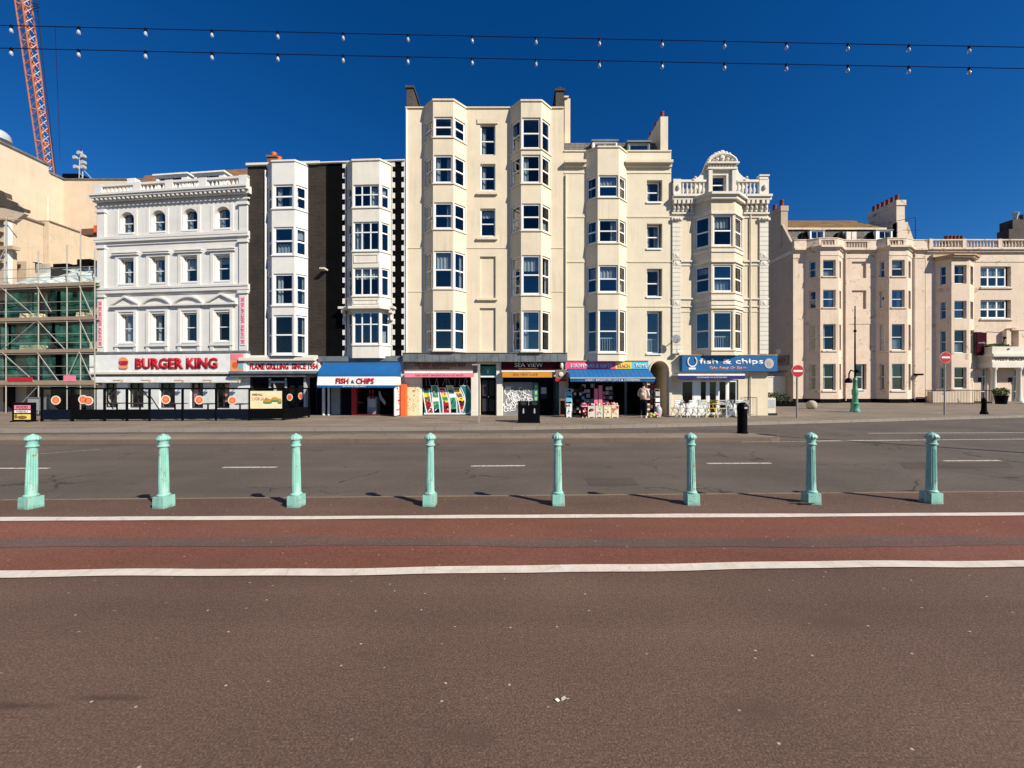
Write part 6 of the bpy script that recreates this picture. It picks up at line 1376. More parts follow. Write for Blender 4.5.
for k in range(9): a = K.u(37+k*1.6, -2.5); mb.tube((a, 2.5, ztb), (a, 2.5, K.z(50, 263.5, -2.5)), .03, 5)
mb.build('roof_rods', 'tube', root)
# scaffold
SD = .35; SI = -.95
r = K.root('scaffold', 'tubular scaffold with timber decks and dark green netting at the left of the terrace', 'scaffold')
X = lambda px, d=SD: K.u(px, d); Z = lambda y, d=SD: K.z(45, y, d)
tops = {-50: 262, -22: 262, 6: 262, 38.5: 251, 67: 246, 80.5: 232, 94.8: 252}
for px, yt in tops.items():
    m = MB(); m.tube((X(px), -SD, 0), (X(px), -SD, Z(yt)), .028, 8); m.build('standard', 'tube', r)
    m = MB(); m.tube((X(px)-.3, -SI, 0), (X(px)-.3, -SI, Z(yt+14)), .032, 8); m.build('standard', 'tube', r)
x0, x1 = X(-60), X(95.2)
for y in (286.5, 320.3, 352.3, 384.5):
    m = MB(); 
    for k in range(4): m.box(x0, x1-(0 if k < 1 else .7), -SD+.06+k*.30, -SD+.33+k*.30, Z(y)-.02, Z(y)+.04)
    m.build('deck', 'board', r); m = MB(); m.box(x0, x1, -SD-.05, -SD-.02, Z(y)-.02, Z(y)+.24 if y > 380 else Z(y)+.18); m.build('toe_board', 'board', r)
    m = MB()
    for dz in (-.10, .55, 1.05):
        m.tube((x0, -SD, Z(y)+dz), (x1, -SD, Z(y)+dz), .019, 6)
        if dz < 0: m.tube((x0, -SI, Z(y)+dz), (x1-.4, -SI, Z(y)+dz), .026, 6)
    m.build('ledger', 'tube', r)
for (a, y0, b, y1) in ((3, 287, 38, 318), (3, 352, 36, 382), (38, 320, 66, 350), (38, 287, 52, 312), (80, 287, 94, 318), (80, 352, 93, 380), (66, 383, 80, 352), (37, 388, 22, 404), (0, 352, 36, 322), (38, 352, 60, 382), (80, 320, 94, 350)):
    m = MB(); m.tube((X(a), -SD-.04, Z(y0)), (X(b), -SD-.04, Z(y1)), .02, 6); m.build('brace', 'tube', r)
m = MB(); n = 60
for j, (y0, y1) in enumerate(((283, 318), (322, 350), (354, 382))):
    for k in range(n):
        if (k*7+j*13) % 60 in (14, 15, 33, 34, 52, 5, 26, 41, 47): continue
        a, b = x0+(x1-x0)*k/n, x0+(x1-x0)*(k+1)/n; f = lambda q: -SD+.14+.025*math.sin(q*.8+j)+.02*math.sin(q*2.9)
        m.face([(a, f(k), Z(y1)), (b, f(k+1), Z(y1)), (b, f(k+1), Z(y0)), (a, f(k), Z(y0))], True)
m.build('netting', 'net', r, False)
m = MB(); n = 50
for k in range(n):
    a, b = X(8)+(X(95)-X(8))*k/n, X(8)+(X(95)-X(8))*(k+1)/n; f = lambda q, s: -SD+.1+.08*math.sin(q*.9+s)
    m.face([(a, f(k, 0), Z(284)), (b, f(k+1, 0), Z(284)), (b, f(k+1, 1)+.3, Z(278)+.06*math.sin(k+1)), (a, f(k, 1)+.3, Z(278)+.06*math.sin(k))], True)
    m.face([(a, f(k, 1)+.3, Z(278)+.06*math.sin(k)), (b, f(k+1, 1)+.3, Z(278)+.06*math.sin(k+1)), (b, 1.6, K.z(50, 271.5, -1.6)), (a, 1.6, K.z(50, 271.5, -1.6))], True)
m.build('tarpaulin', 'sheeting', r, False)
m = MB(); m.box(X(9), X(34), -SD-.07, -SD-.055, Z(381.5), Z(377)); m.build('red_banner', 'red_', r); m = MB(); m.box(X(65), X(77), -SD-.07, -SD-.055, Z(381.5), Z(375.5)); m.build('pink_banner', 'pinkp', r)
for (a, y) in ((16, 316), (27, 316), (73, 316), (87, 312), (16, 348.5), (27, 348.5), (87, 346), (87, 373)):
    m = MB()
    for q in range(3): m.box(X(a)-.28+.03*q, X(a)+.25-.02*q, -SD+.3, -SD+.8, Z(y)+.14*q-.15, Z(y)+.14*q-.03)
    m.build('stacked_sacks', 'bone', r)
# ---- half demolished facade at the far left edge
root = K.root('ruined_wall', 'crumbling cream wall remnant with ragged brick top at the left edge', 'wall'); d = -.3
pl = [(-60, 300), (-60, 186), (0, 190), (4, 190.5), (6, 197), (10, 199), (18, 203), (24.5, 209), (24.5, 214), (12.5, 222), (12.5, 300)]
mb = MB(); slabpoly(mb, AX, [(K.u(x, d), K.z(20, y, d)) for x, y in pl][::-1], -.5, -.3); mb.build('wall', 'sandwall2', root)
mb = MB(); slabpoly(mb, AX, [(K.u(x, d), K.z(20, y, d)) for x, y in ((-60, 181), (-4, 187), (6, 192), (7, 198), (18, 203), (19, 206), (25, 209), (25, 212), (6, 206), (-60, 196))][::-1], -.55, -.24); mb.build('broken_brickwork', 'chimbrick', root)
mb = MB(); AX.box(mb, K.u(8.5, d), K.u(12.6, d), K.z(20, 290, d), K.z(20, 219, d), -.3, -.1); mb.build('pilaster', 'white', root)
mb = MB(); AX.box(mb, K.u(-60, d), K.u(20.5, d), K.z(20, 251, d), K.z(20, 247.5, d), -.3, .05)
for (y, x) in ((231, 6), (241, 6), (262, 7), (220, 14)): AX.box(mb, K.u(-60, d), K.u(x, d), K.z(20, y+1.2, d), K.z(20, y-1, d), -.3, -.05)
mb.build('broken_cornice', 'tanp', root)
mb = MB(); mb.tube(AX.P(K.u(8.5), K.z(20, 262), .1), AX.P(K.u(8.5), K.z(20, 217), .1), .03, 6); mb.tube(AX.P(K.u(0), K.z(20, 219), .1), AX.P(K.u(24), K.z(20, 221), .1), .03, 6); mb.tube(AX.P(K.u(0), K.z(20, 262), .1), AX.P(K.u(9), K.z(20, 247), .1), .03, 6); mb.build('tubes', 'tube', root)
mb = MB(); mb.box(K.u(-60), K.u(6), .9, 1.3, 0, K.z(20, 262, -1)); mb.build('lower_block', 'sandwall2', root)
# small orange bricks and rubble on the corner of the white building
mb = MB(); mb.box(K.u(85.5, -.3), K.u(97, -.3), .1, .5, K.z(90, 236, -.3), K.z(90, 230, -.3)); mb.build('brick_stub', 'brownp', root); mb = MB(); mb.box(K.u(94.5, -.1), K.u(99, -.1), .05, .2, K.z(90, 233, -.1), K.z(90, 226, -.1)); mb.build('orange_brick', 'orange', root)

# ---- big sandy building behind, its blank flank facing the gap
XW = -37.4; Y0 = 25.5; Yc = 32.1
zT = CH+(HY-180)/FL*32.1
root = empty('tall_rear_building', (XW, Yc, 0), 0, 'large blank sandy rendered building rising behind the scaffolding', 'building')
mb = MB(); mb.box(-14, 0, Y0-Yc-3, 0, -.05, zT+.02)            # flank nearer part
mb.box(0.0, 14, .0, 10, -.05, zT); 
w = mb.build('wall', 'sandwall', root)
YY = FL*(-XW)/(CX-48.8); mb = MB(); mb.box(-14, -.02, -10, YY-Yc, zT+.02, zT+.60); mb.build('upper_wall', 'sandwall', root)
mb = MB(); mb.box(-14.05, .10, -10, YY-Yc+.05, zT+.60, zT+.75); mb.box(0, .10, YY-Yc+.05, .05, zT+.02, zT+.16); mb.box(0, 14, -.08, .3, zT, zT+.10); mb.build('coping', 'lead', root)
mb = MB(); mb.tube((.06, FL*(-XW)/(CX-47)-Yc, 6), (.06, FL*(-XW)/(CX-47)-Yc, zT-2.0), .06, 6); mb.build('drainpipe', 'offw', root)
root2 = empty('lower_rear_wall', (XW+1.4, 28, 0), 0, 'weathered lower sandy wall standing before the big blank building', 'wall')
yA, yB, yC = 26., FL*(-(XW+1.4))/(CX-43.2), FL*(-(XW+1.0))/(CX-92)
zA = CH+(HY-223.5)/FL*FL*(-(XW+1.0))/(CX-44)
mb = MB(); mb.box(-3, 0, yA-28-3, yB-28, 0, zA-.25); mb.box(-3, .4, yB-28+.02, yC-28, 0, zA); mb.build('wall', 'sandwall2', root2)
mb = MB(); mb.box(-3, .12, yA-28-3, yB-28, zA-.25, zA-.12); mb.box(-3, .5, yB-28+.02, yC-28, zA, zA+.08); mb.build('coping', 'brownsign', root2)
Hy = 33.0
def RW(px, py, D=Hy): return Vector(W(px, py, D))
mb = MB(); c = RW(71, 181); mb.hexa([(RW(60, 0).x, Hy, zT), (RW(92, 0).x, Hy, zT), (RW(92, 0).x, Hy+4, zT), (RW(60, 0).x, Hy+4, zT), (RW(62.5, 0).x, Hy, RW(0, 173.5).z), (RW(80, 0).x, Hy, RW(0, 173.5).z), (RW(84, 0).x, Hy+4, RW(0, 173.5).z), (RW(62.5, 0).x, Hy+4, RW(0, 173.5).z)])
o = mb.build('roof_plant_room', 'blackpaint'); tag(o, 'low dark plant room on the roof of the big sandy building', 'roof structure')
b0 = RW(81, 180); r = empty('antenna_mast', b0, 0, 'rooftop mobile antenna mast with small white drums', 'antenna'); m = MB(); h = RW(0, 151).z-b0.z
for dx in (-.16, .16): m.tube((dx, 0, 0), (dx*.6, 0, h), .035, 6)
for k in range(8): m.tube((-.15+.3*(k % 2), 0, h*k/8), (.15-.3*(k % 2), 0, h*(k+1)/8), .02, 5)
m.tube((0, 0, 0), (.9, .2, .0), .03); m.tube((0, 0, h*.45), (.95, .1, 0), .025); m.build('lattice', 'silver', r)
for (dx, z) in ((-.35, .74), (.3, .80), (.32, .58), (-.3, .42), (.3, .42), (.0, .9)):
    m = MB(); m.lathe((dx, -.1, h*z), [(.16, -.12), (.17, .12)], 10, 'y'); m.build('drum', 'silver', r)
m = MB(); m.tube((-.4, 0, h*.72), (.4, 0, h*.74), .03); m.tube((0, 0, h), (0, 0, h+.5), .02); m.build('bracket', 'dgrey', r)
o = MB(); c = RW(0, 131, 30); o.lathe((RW(-2, 133, 30).x, 30, RW(0, 140, 30).z), [(.7, 0), (.7, .2), (.62, .5), (.4, .72), (.05, .8)], 14); tag(o.build('roof_dome', 'silver'), 'pale rounded dome on the roof at the far left edge', 'dome')
# ---- orange crane jib
P0, P1 = Vector(W(47, 172, 64)), Vector(W(21, -14, 56)); r = empty('tower_crane', P0, 0, 'orange lattice crane jib rising behind the sandy building', 'crane')
ax = (P1-P0); Ln = ax.length; ax.normalize(); sx_ = ax.cross(Vector((0, 1, 0))).normalized(); sy_ = ax.cross(sx_).normalized(); wv = .55
C4 = [sx_*wv*i+sy_*wv*j for i, j in ((-1, -1), (1, -1), (1, 1), (-1, 1))]
for c in C4: m = MB(); m.tube(c, c+ax*Ln, .10, 6); m.build('chord', 'craneor', r)
n = 22; m = MB(); m2 = MB()
for k in range(n):
    t0, t1 = ax*Ln*k/n, ax*Ln*(k+1)/n
    for q in range(4):
        a, b = C4[q], C4[(q+1) % 4]; (m if k % 2 else m2).tube(a+t0, b+t1, .055, 5)
        if k % 4 == 0: m.tube(a+t0, b+t0, .06, 5)
m.build('lattice', 'ltorange', r); m2.build('lattice', 'silver', r)
m = MB(); m.tube(P1-P0+Vector((2, 0, 0)), Vector((1.6, 0, -2)), .05); m.build('hoist_rope', 'dgrey', r)
m = MB(); m.path([Vector(W(55, 25, 56))-P0, Vector(W(58, 100, 60))-P0, Vector(W(60, 160, 62))-P0], .03); m.build('pendant_rope', 'dgrey', r)
m = MB()
for k in range(14): a = ax*Ln*.93+Vector((1.2, 0, R.uniform(-1.5, 1.5))); m.tube(a, a+Vector((R.uniform(.3, 1.4), 0, R.uniform(-.8, .8))), .04, 4)
m.build('jib_fittings', 'dgrey', r)
# ================================================================== pinkish buildings on the right
DR = 37.0
FG = Frame((925-CX)/FL*DR, DR, 0)
def XR(px, d=0.): return (px-CX)/FL*(DR-d)-FG.X0
def ZR(py, d=0.): return CH+(HY-py)/FL*(DR-d)
root = FG.root('pink_hotel_building', 'four storey pinkish rendered building with a balustrade and dormered slate roof', 'building')
u0, u1 = XR(793.2), XR(925); zt = ZR(252.5); d = .8
W1 = (XR(805.3), XR(841.8), XR(820.3, d), XR(838.6, d)); W2 = (XR(875.6), XR(911.5), XR(889, d), XR(907.6, d))
lev = [(245, 298), (337, 393), (442, 522), (564, 645)]; lv = [(180+a/3.07, 180+b/3.07) for a, b in lev]
bl_ = [(XR(851.8), XR(866.3), ZR(278), ZR(261.5), .15), (XR(851.8), XR(866.3), ZR(309), ZR(290.3), .15), (XR(849), XR(872), ZR(350.5), ZR(324), .04)]
rw = (XR(854), XR(866.5), ZR(390), ZR(364))
mb = MB(); panel(mb, AX, u0, W1[0], -.03, zt); panel(mb, AX, W1[1], W2[0], -.03, zt, bl_+[rw], th=.3); panel(mb, AX, W2[1], u1, -.03, zt); mb.build('wall', 'pink', root)
window(root, AX, rw[0]+.03, rw[1]-.2, rw[2]+.05, rw[3]-.03, o=-.2, fw=.07, sill=.1)
rows = [(ZR(b, d), ZR(a, d)) for a, b in [(y0, y1) for y0, y1 in lv]]
for i, w in enumerate((W1, W2)): bay(root, w[0], w[1], w[2], w[3], d, -.03, ZR(252.5), rows, 'pink', curs=[None, None, 'left' if i == 0 else None, 'left'], fw=.07, margin=.27, sidemargin=.3, sillband=False, th=.3)
plan = [(u0-.02, 0), (W1[0], 0), (W1[2], -d), (W1[3], -d), (W1[1], 0), (W2[0], 0), (W2[2], -d), (W2[3], -d), (W2[1], 0), (u1, 0)]
mb = MB(); band(mb, plan, zt, zt+.16, .12, -.3); band(mb, plan, zt+.16, zt+.34, .3, -.3); band(mb, plan, zt-.55, zt-.45, .04, -.02); band(mb, plan, zt-.45, zt-.003, .02, -.01)
for z in (ZR(279.5), ZR(310), ZR(352.2), ZR(391.5)):
    for w in (W1, W2):
        for s_ in (Seg((w[0], 0), (w[2], -d)), Seg((w[2], -d), (w[3], -d))): s_.box(mb, .15, s_.L-.12, z-.02, z+.09, .003, .09)
mb.build('cornice', 'pinktrim', root)
mb = MB(); band(mb, plan, -.03, .38, .03, -.02); mb.build('plinth', 'blackpaint', root)
zb0, zb1 = zt+.33, ZR(240.3, .2)
pl2 = [(p[0], p[1]*.55-.08) for p in plan]
mb = MB(); gaps = {2: (.14, .14), 4: (.06, .30), 6: (.12, .12)}
for i in range(len(pl2)-1):
    sgp = Seg(pl2[i], pl2[i+1]); Lp = sgp.L
    if i in gaps:
        g0, g1 = Lp*gaps[i][0], Lp*(1-gaps[i][1]); sgp.box(mb, 0, g0, zb0, zb1, -.12, .12); sgp.box(mb, g1, Lp, zb0, zb1, -.12, .12)
        balus(root, [(sgp.p0+sgp.d*g0), (sgp.p0+sgp.d*g1)], zb0, zb1-.003, [], mat='pinktrim', sp=.25, r=.075, th=.18)
    else: sgp.box(mb, -.02, Lp+.02, zb0, zb1-.004*(i % 2), -.12, .12)
    sgp.box(mb, -.03, Lp+.03, zb1, zb1+.08-.003*(i % 2), -.16, .16)
mb.build('parapet', 'pinktrim', root)
# flank, roof, chimneys
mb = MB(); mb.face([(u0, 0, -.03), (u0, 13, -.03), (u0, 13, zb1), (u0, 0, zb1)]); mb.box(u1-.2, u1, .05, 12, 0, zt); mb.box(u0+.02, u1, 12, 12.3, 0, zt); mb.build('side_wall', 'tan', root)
mb = MB(); mb.box(u0-.10, u0-.002, 0, 13, zt-.1, zt+.25); mb.build('flank_cornice', 'pinktrim', root)
zr = ZR(229.5, -2.5); zq = ZR(220.5, -5)
mb = MB(); mb.hexa([(u0+.3, .7, zt), (u1-2.0, .7, zt), (u1-2.0, 10, zt), (u0+.3, 10, zt), (u0+.6, 2.0, ZR(229, -2)), (u1-3.0, 2.0, ZR(229, -2)), (u1-3.0, 10, ZR(229, -2)), (u0+.6, 10, ZR(229, -2))]); mb.build('mansard_roof', 'slate', root)
mb = MB(); z9 = ZR(229, -2); mb.hexa([(u0+.4, 1.8, z9), (u1-2.0, 1.8, z9), (u1-2.0, 9.5, z9), (u0+.4, 9.5, z9), (u0+1.6, 5.5, ZR(220.5, -5.5)), (u1-2.0, 5.5, ZR(220.5, -5.5)), (u1-2.0, 7, ZR(220.5, -5.5)), (u0+1.6, 7, ZR(220.5, -5.5))]); mb.build('upper_roof', 'lichen', root); mb = MB(); mb.box(u0+.5, u1-2.0, 1.72, 1.79, z9-.16, z9+.03); mb.build('roof_fascia', 'pinktrim', root)
for (a, b, w0, w1_) in ((810, 824.5, 811.5, 823.5), (876, 892.5, 879.5, 891)):
    dormer(root, XR(a, -1), XR(b, -1), 1.0, 2.6, ZR(241, -1), ZR(230.6, -1), XR(w0, -1), XR(w1_, -1), ZR(238.5, -1), ZR(231.3, -1), 'lead')
for a in (805.5, 841.5, 874): mb = MB(); mb.hexa([(XR(a-4, -1.2), 1.3, ZR(237.5, -1)), (XR(a+3.5, -1), 1.05, ZR(239.5, -1)), (XR(a+3.5, -1), 2.4, ZR(239.5, -1)), (XR(a-4, -1.2), 2.4, ZR(237.5, -1)), (XR(a-2, -1.2), 1.35, ZR(231, -1)), (XR(a+3.5, -1), 1.3, ZR(230, -1)), (XR(a+3.5, -1), 2.4, ZR(230, -1)), (XR(a-2, -1.2), 2.4, ZR(231, -1))]); mb.build('dormer_cheek', 'blackpaint', root)
mb = MB()
for a in (849.5, 855): mb.box(XR(a, -1)-.25, XR(a, -1)+.2, 1.05, 1.4, ZR(240, -1), ZR(231.5, -1))
mb.build('roof_vent', 'offw', root)
mb = MB(); x0, x1 = XR(896.5, -2.5), XR(904.8, -2.5); zc1 = ZR(200.5, -2.5); mb.box(x0, x1, 2.5, 5.6, zt, zc1); mb.box(x0-.08, x1+.08, 2.42, 5.68, zc1-.5, zc1+.02); ch = mb.build('chimney', 'pinktrim', root)
for k in range(6): p = MB(); p.lathe(((x0+x1)/2-.15, 2.75+k*.5, zc1), [(.17, 0), (.15, .55), (.18, .6), (.18, .66)], 10); p.build('chimney_pot', 'terracotta', ch)
mb = MB(); x1 = x1+.0; mb.hexa([(x0, 2.4, zt), (x1+1.5, 2.4, zt), (x1+1.5, 2.9, zt), (x0, 2.9, zt), (x0, 2.4, ZR(222, -2.4)), (x1+.2, 2.4, ZR(222, -2.4)), (x1+.2, 2.9, ZR(222, -2.4)), (x0, 2.9, ZR(222, -2.4))]); mb.build('gable_wall', 'pinktrim', root)
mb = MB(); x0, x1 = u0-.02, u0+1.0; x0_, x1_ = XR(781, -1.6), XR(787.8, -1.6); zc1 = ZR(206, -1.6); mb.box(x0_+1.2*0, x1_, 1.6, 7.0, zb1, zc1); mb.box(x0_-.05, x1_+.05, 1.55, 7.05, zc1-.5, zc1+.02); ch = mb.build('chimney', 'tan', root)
for k in range(5): p = MB(); p.lathe(((x0_+x1_)/2, 2.0+k*1.05, zc1), [(.2, 0), (.17, .6), (.2, .65), (.2, .75)], 10); p.build('chimney_pot', 'terracotta', ch)
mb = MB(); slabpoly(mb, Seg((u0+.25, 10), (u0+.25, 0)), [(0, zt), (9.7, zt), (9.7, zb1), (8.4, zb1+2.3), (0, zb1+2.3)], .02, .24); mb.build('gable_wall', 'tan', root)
mb = MB(); xx = u1-.4; mb.tube((xx, .5, zb0), (xx, .5, ZR(215)), .03); mb.tube((xx, .5, ZR(215)), (xx-4.2, .8, ZR(223)), .025); mb.tube((xx-1.2, .5, ZR(228)), (xx+.3, .5, ZR(228)), .02); mb.build('aerial', 'dgrey', root)
mb = MB(); mb.tube((XR(845), -.08, .2), (XR(845), -.08, zt-.1), .06); mb.tube((XR(914), -.08, .2), (XR(914), -.08, zt-.1), .05); mb.build('drainpipe', 'pinktrim', root)
slabs(root, u0+.3, u1-.3, [ZR(y) for y in (284, 316, 357)], zt-.1, z0=0, depth=3)
for px, py in ((916, 374.5), (820, 358)):
    mb = MB(); mb.box(XR(px)-.25, XR(px)+.2, -.5, -.003, ZR(py+1), ZR(py-.8)); o = mb.build('floodlight', 'blackpaint', root)
# things against the flank wall in the side gap
Xf = FG.X0+u0
r = empty('wall_sign', (Xf, DR+1.9, 0), 0, 'faded brown painted board on the shaded flank wall by the blue fish sign', 'sign'); fz = lambda y: CH+(HY-y)/FL*(DR+1.9)
sf = Seg((0, 1.6), (0, -1.7)); m = MB(); sf.box(m, 0, 3.3, fz(377), fz(366), .01, .10); m.build('lower_board', 'tanp', r); m = MB(); sf.box(m, .4, 3.0, fz(365.5), fz(356), .01, .10); m.build('board', 'brownsign', r)
m = MB()
for k in range(9): sf.box(m, .6+.22*k, .72+.22*k, fz(363.5-.6*(k % 3)), fz(358.5+.5*(k % 2)), .101, .108)
for k in range(12): sf.box(m, .3+.22*k, .42+.22*k, fz(373), fz(370.5), .101, .108)
m.build('painted_print', 'terracotta', r)
m = MB(); sf.box(m, 1.2, 1.9, fz(354), fz(349), .01, .1); m.build('panel', 'offw', r)
o = MB(); o.box(Xf-1.9, Xf-.02, DR+1.0, DR+3.6, 0, fz(377.5)); o.box(Xf-1.95, Xf-.02, DR+.95, DR+3.65, fz(377.5), fz(377.5)+.1); tag(o.build('lean_to_shed', 'offw'), 'pale boxy lean-to against the shaded flank wall of the pink building', 'shed')
def leafball(mb, c, rx, ry, rz, n, s):
    for k in range(n):
        v = Vector((R.gauss(0, 1), R.gauss(0, 1), R.gauss(0, 1))).normalized()*(.55+.45*R.random()); p = Vector((c[0]+v.x*rx, c[1]+v.y*ry, c[2]+v.z*rz))
        a = Vector((R.uniform(-1, 1), R.uniform(-1, 1), R.uniform(-1, 1))).normalized()*s; b = a.cross(Vector((R.uniform(-1, 1), R.uniform(-1, 1), R.uniform(-1, 1)))).normalized()*s*.5
        mb.face([p-a, p-b, p+a, p+b])
def shrub(name, loc, rx, rz, label, mat, n=500, trunk=.2):
    r = empty(name, loc, 0, label, 'shrub'); m = MB(); leafball(m, (0, 0, trunk+rz), rx, rx*.8, rz, n, .09); m.build('foliage', mat, r, False); m = MB()
    for k in range(4): m.tube((R.uniform(-.05, .05), 0, 0), (R.uniform(-rx, rx)*.5, R.uniform(-.2, .2), trunk+rz), .03, 5)
    m.build('stems', 'brownp', r)
x, y, _ = G(781, 406.5); shrub('dark_shrub', (x, y+.6, 0), 1.1, .55, 'dark shrub in shade at the foot of the flank wall', 'leafd', 700, .05)
m = MB(); m.box(-1.3, 1.3, -.3, .3, 0, .42); o = m.build('planter_trough', 'blackpaint'); o.location = (x, y+.35, 0); tag(o, 'low black planter trough below the dark shrub by the flank wall', 'planter')

# ---- neighbouring building with a portico
FH = Frame((925.4-CX)/FL*DR, DR, 0); OXH = FH.X0
def XH(px, d=0.): return (px-CX)/FL*(DR-d)-OXH
root = FH.root('portico_building', 'pinkish building at the right edge with a white columned entrance portico', 'building')
u0, u1 = 0.0, XH(1085); zt2 = ZR(252.5)
wl, wr, f0, f1 = XH(935.5), XH(974), XH(951.5, .8), XH(969.5, .8)
tri = [(XH(980.5), XH(1011), ZR(287), ZR(266.3)), (XH(980.5), XH(1011), ZR(318.4), ZR(299.8))]
low = [(XH(981), XH(987.5), .1, ZR(368)), (XH(1012.5), XH(1020), .1, ZR(368)), (XH(1040), XH(1056), ZR(287), ZR(266.3)), (XH(1040), XH(1056), ZR(318.4), ZR(299.8))]
mb = MB(); panel(mb, AX, u0, wl, -.03, zt2); panel(mb, AX, wr, u1, -.03, zt2, tri+low, th=.3); mb.build('wall', 'pink', root)
for t in tri:
    window(root, AX, t[0]+.05, t[1]-.3, t[2]+.03, t[3]-.03, o=-.18, cols=3, fw=.1, sill=.1, cur='blind', barw=.13)
for t in low[:2]: window(root, AX, t[0], t[1], t[2], t[3], o=-.12, fw=.09, bars=(.3, .75), name='entrance_door', glass='shopglass', cur='full')
for t in low[2:]: window(root, AX, t[0], t[1], t[2], t[3], o=-.18, fw=.1, sill=.1)
rows = [(ZR(b, .8), ZR(a, .8)) for a, b in ((264.9, 283.6), (300.7, 318.5), (330, 353), (367.3, 388.5))]
pts = bay(root, wl, wr, f0, f1, .8, -.03, ZR(258, .8), rows, 'pink', fw=.07, margin=.27, sidemargin=.3, sillband=False, th=.3)
mb = MB(); band(mb, pts, ZR(258, .8), ZR(256.3, .8), .30, -.1); band(mb, pts, ZR(256.3, .8), ZR(255.2, .8), .42, -.1); AX.box(mb, wl-.5, wr+.4, ZR(258), ZR(255.4), .003, .25); mb.build('bay_cornice', 'tanp', root)
mb = MB(); AX.box(mb, u0+.002, u1, zt2, zt2+.2, -.3, .2); AX.box(mb, u0+.002, u1, zt2+.2, zt2+.34, -.3, .35); AX.box(mb, wr+.1, u1, ZR(262), ZR(256), .003, .05)
for y in (288.5, 320): AX.box(mb, XH(979.5), XH(1012.5), ZR(y+.3), ZR(y-.6), .003, .12)
mb.build('cornice', 'pinktrim', root); mb = MB(); AX.box(mb, u0, u1, zt2+.34, ZR(248.8), -.3, .25); mb.build('mossy_ledge', 'lichen', root)
balus(root, [(u0+.1, -.1), (u1, -.1)], ZR(248.8), ZR(240), [.2, 3.4, 6.8, 10.2], mat='pinktrim', sp=.30, r=.09, pedw=.35, th=.2)
hull(root, u0, u1, zt2, 12, 'pink', 'lead', zroof=zt2-.2); slabs(root, u0+.3, u1-.3, [ZR(y) for y in (292, 323, 359)], zt2-.4, z0=0, depth=3)
for (a0, a1, z0, z1, pots, nm) in ((949.5, 968, 240, 240, 5, 0), (1009, 1040, 252, 229, 4, 1)):
    mb = MB(); y0 = 3.; mb.box(XH(a0, -y0), XH(a1, -y0), y0, y0+1, zt2-.2, ZR(z1, -y0)); ch = mb.build('chimney', 'chimbrick', root)
    for k in range(pots):
        t = (k+.6)/pots; p = MB(); p.lathe((XH(a0+(a1-a0)*t if nm == 0 else a0+4+k*5, -y0), y0+.5, ZR(z1, -y0)), [(.2, 0), (.17, .5), (.2, .55), (.2, .6+.35*k*nm)], 10); p.build('chimney_pot', 'terracotta' if nm == 0 else 'chimbrick', ch)
mb = MB(); mb.box(XH(1014, -3.), XH(1040, -3.), 3.1, 4.2, ZR(229, -3), ZR(219, -3)); mb.build('chimney', 'chimbrick', root)
mb = MB(); mb.lathe((XH(1020.5, -3), 3.4, ZR(219, -3)), [(.12, 0), (.2, .5), (.3, .8), (.05, .9)], 10); mb.build('chimney_cowl', 'silver', root)
# side piers and signs
mb = MB(); AX.box(mb, XH(974.5, .8), XH(978.3, .8), 0, ZR(331, .8), .003, .4); AX.box(mb, XH(978.4, .5), XH(982.3, .5), ZR(354.5, .5), ZR(332, .5), .003, .5); AX.box(mb, XH(974, .6), XH(984, .6), ZR(332, .6), ZR(329.6, .6), .003, .6); mb.build('pier', 'pinktrim', root)
mb = MB(); AX.box(mb, XH(1013.5, .9), XH(1018, .9), ZR(349), ZR(331), .003, .4); AX.box(mb, XH(1012.5, .5), XH(1026, .5), ZR(331), ZR(328.5), .003, .5); AX.box(mb, XH(1018.1, .4), XH(1026, .4), ZR(350), ZR(331), .003, .45); mb.build('pier', 'pinktrim', root)
r = FH.root('projecting_sign', 'dark brown hanging hotel sign between the portico piers', 'sign'); mb = MB(); AX.box(mb, XH(982.6, 1.1), XH(992.8, 1.1), ZR(355, 1.1), ZR(331.8, 1.1), .56, .64); mb.build('board', 'maroon', r)
text(r, 'HOTEL', AX, XH(984.5, 1.1), XH(991.5, 1.1), ZR(343.2, 1.1), ZR(341.5, 1.1), .642, 'silver', .01, .004); mb = MB(); mb.tube(AX.P(XH(987), ZR(331.8), .003), AX.P(XH(987), ZR(332.5, 1.1), 1.0), .03); mb.build('bracket', 'dgrey', r)
# portico
dp = 1.25; r = FH.root('portico', 'white entrance portico on round columns with a lettered frieze', 'portico'); X_ = lambda px: XH(px, dp); Z_ = lambda y: ZR(y, dp)
mb = MB(); x0, x1 = X_(992.5), X_(1050)
AX.box(mb, x0, x1, Z_(367.5), Z_(362.0), .004, dp); AX.box(mb, x0+.1, x1, Z_(362.0), Z_(356.5), .004, dp-.12); AX.box(mb, x0-.08, x1, Z_(356.5), Z_(353.5), .004, dp+.15); AX.box(mb, x0, x1, Z_(353.5), Z_(346.5), .004, dp-.02); mb.build('entablature', 'ivory', r)
text(r, 'WEST BEACH HOTEL', AX, X_(996), X_(1044), Z_(360.8), Z_(357.4), dp-.115, 'brownsign', .02, .01)
for px in (996.5, 1022, 1046):
    mb = MB(); c = AX.P(X_(px), 0, dp-.22); h = Z_(367.5); mb.lathe(c, [(.34, 0), (.34, .12), (.26, .3), (.20, .55), (.185, h*.6), (.17, h-.3), (.2, h-.25), (.24, h-.12), (.24, h)], 16); mb.build('column', 'ivory', r)
mb = MB()
leafball(mb, AX.P((X_(994)+X_(1015))/2, Z_(345.5), dp-.5), 1.4, .25, .22, 400, .09); mb.build('planted_trough', 'leafl', r, False)
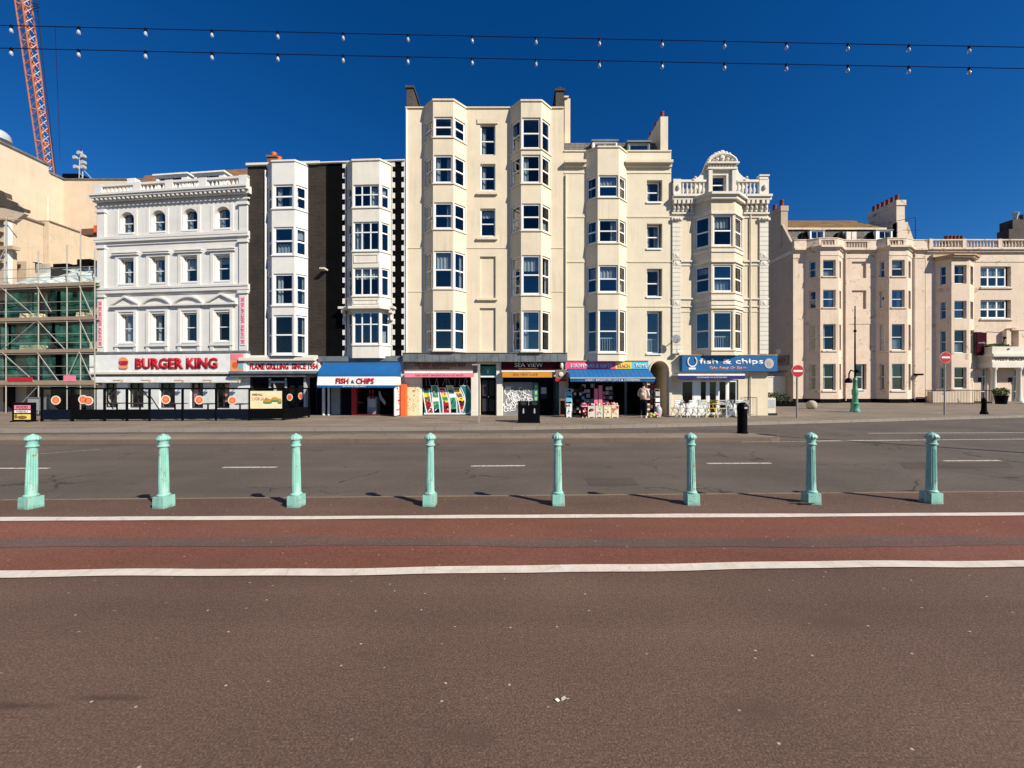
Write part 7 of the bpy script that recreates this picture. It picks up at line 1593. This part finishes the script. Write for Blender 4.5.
mb = MB(); mb.tube(AX.P(X_(1013), Z_(337), dp-.6), AX.P(X_(1005), Z_(345), dp-.2), .035); mb.ball(AX.P(X_(1013), Z_(337), dp-.6), .12); mb.ball(AX.P(X_(1008.5), Z_(349), dp+.02), .1, .05, .07); mb.build('lamp', 'blackpaint', r)
mb = MB(); AX.box(mb, X_(992)-.1, x1+.1, 0, .14, .003, dp+.1); mb.build('step', 'kerb', r)
mb = MB(); AX.box(mb, XH(983, .4), XH(986.5, .4), ZR(382), ZR(377.5), .003, .03); AX.box(mb, XH(1013.5, .4), XH(1017.5, .4), ZR(382), ZR(377.5), .003, .03); mb.build('plaque', 'dgrey', r)
x, y, _ = G(1004, 404.2); r = empty('potted_shrub', (x, y+.2, .0), 0, 'clipped green shrub in a black pot between the portico columns', 'potted plant'); m = MB(); leafball(m, (0, 0, 1.05), .62, .5, .42, 600, .08); m.build('foliage', 'leafl', r, False); m = MB(); m.lathe((0, 0, 0), [(.33, 0), (.42, .65), (.46, .68), (.46, .75), (.1, .75)], 16); m.build('pot', 'blackpaint', r)
# railings
x0, y0, _ = G(926, 404.6); x1, _, _ = G(974, 404.6)
def railing(label, px0, px1, py, ptop):
    a = G(px0, py); b = G(px1, py); r = empty('railings', (a[0], a[1], 0), 0, label, 'railings', 'railings before the portico building'); L = b[0]-a[0]; h = CH+(HY-ptop)/FL*a[1]
    m = MB(); m.box(0, L, -.02, .02, h-.05, h); m.box(0, L, -.02, .02, .12, .16); m.build('rail', 'blackpaint', r); m = MB(); n = int(L/.13)
    for k in range(n+1): m.tube((L*k/n, 0, 0), (L*k/n, 0, h+.04), .012, 5)
    m.build('bars', 'dgrey', r)
railing('black iron railings in front of the portico building bay window', 925.5, 974, 404.4, 390.0); railing('shorter black iron railings between the bay and the portico columns', 974.8, 991.5, 404.0, 390.2)
x, y, _ = G(958, 403.5)
m = MB(); m.box(-1.4, 1.2, 0, .5, 0, 1.1)
leafball(m, (0, .2, 1.15), 1.3, .3, .18, 200, .08); o = m.build('low_wall_planter', 'pinktrim'); o.location = (x, y+.8, 0); tag(o, 'low pinkish walled planter behind the iron railings', 'planter')
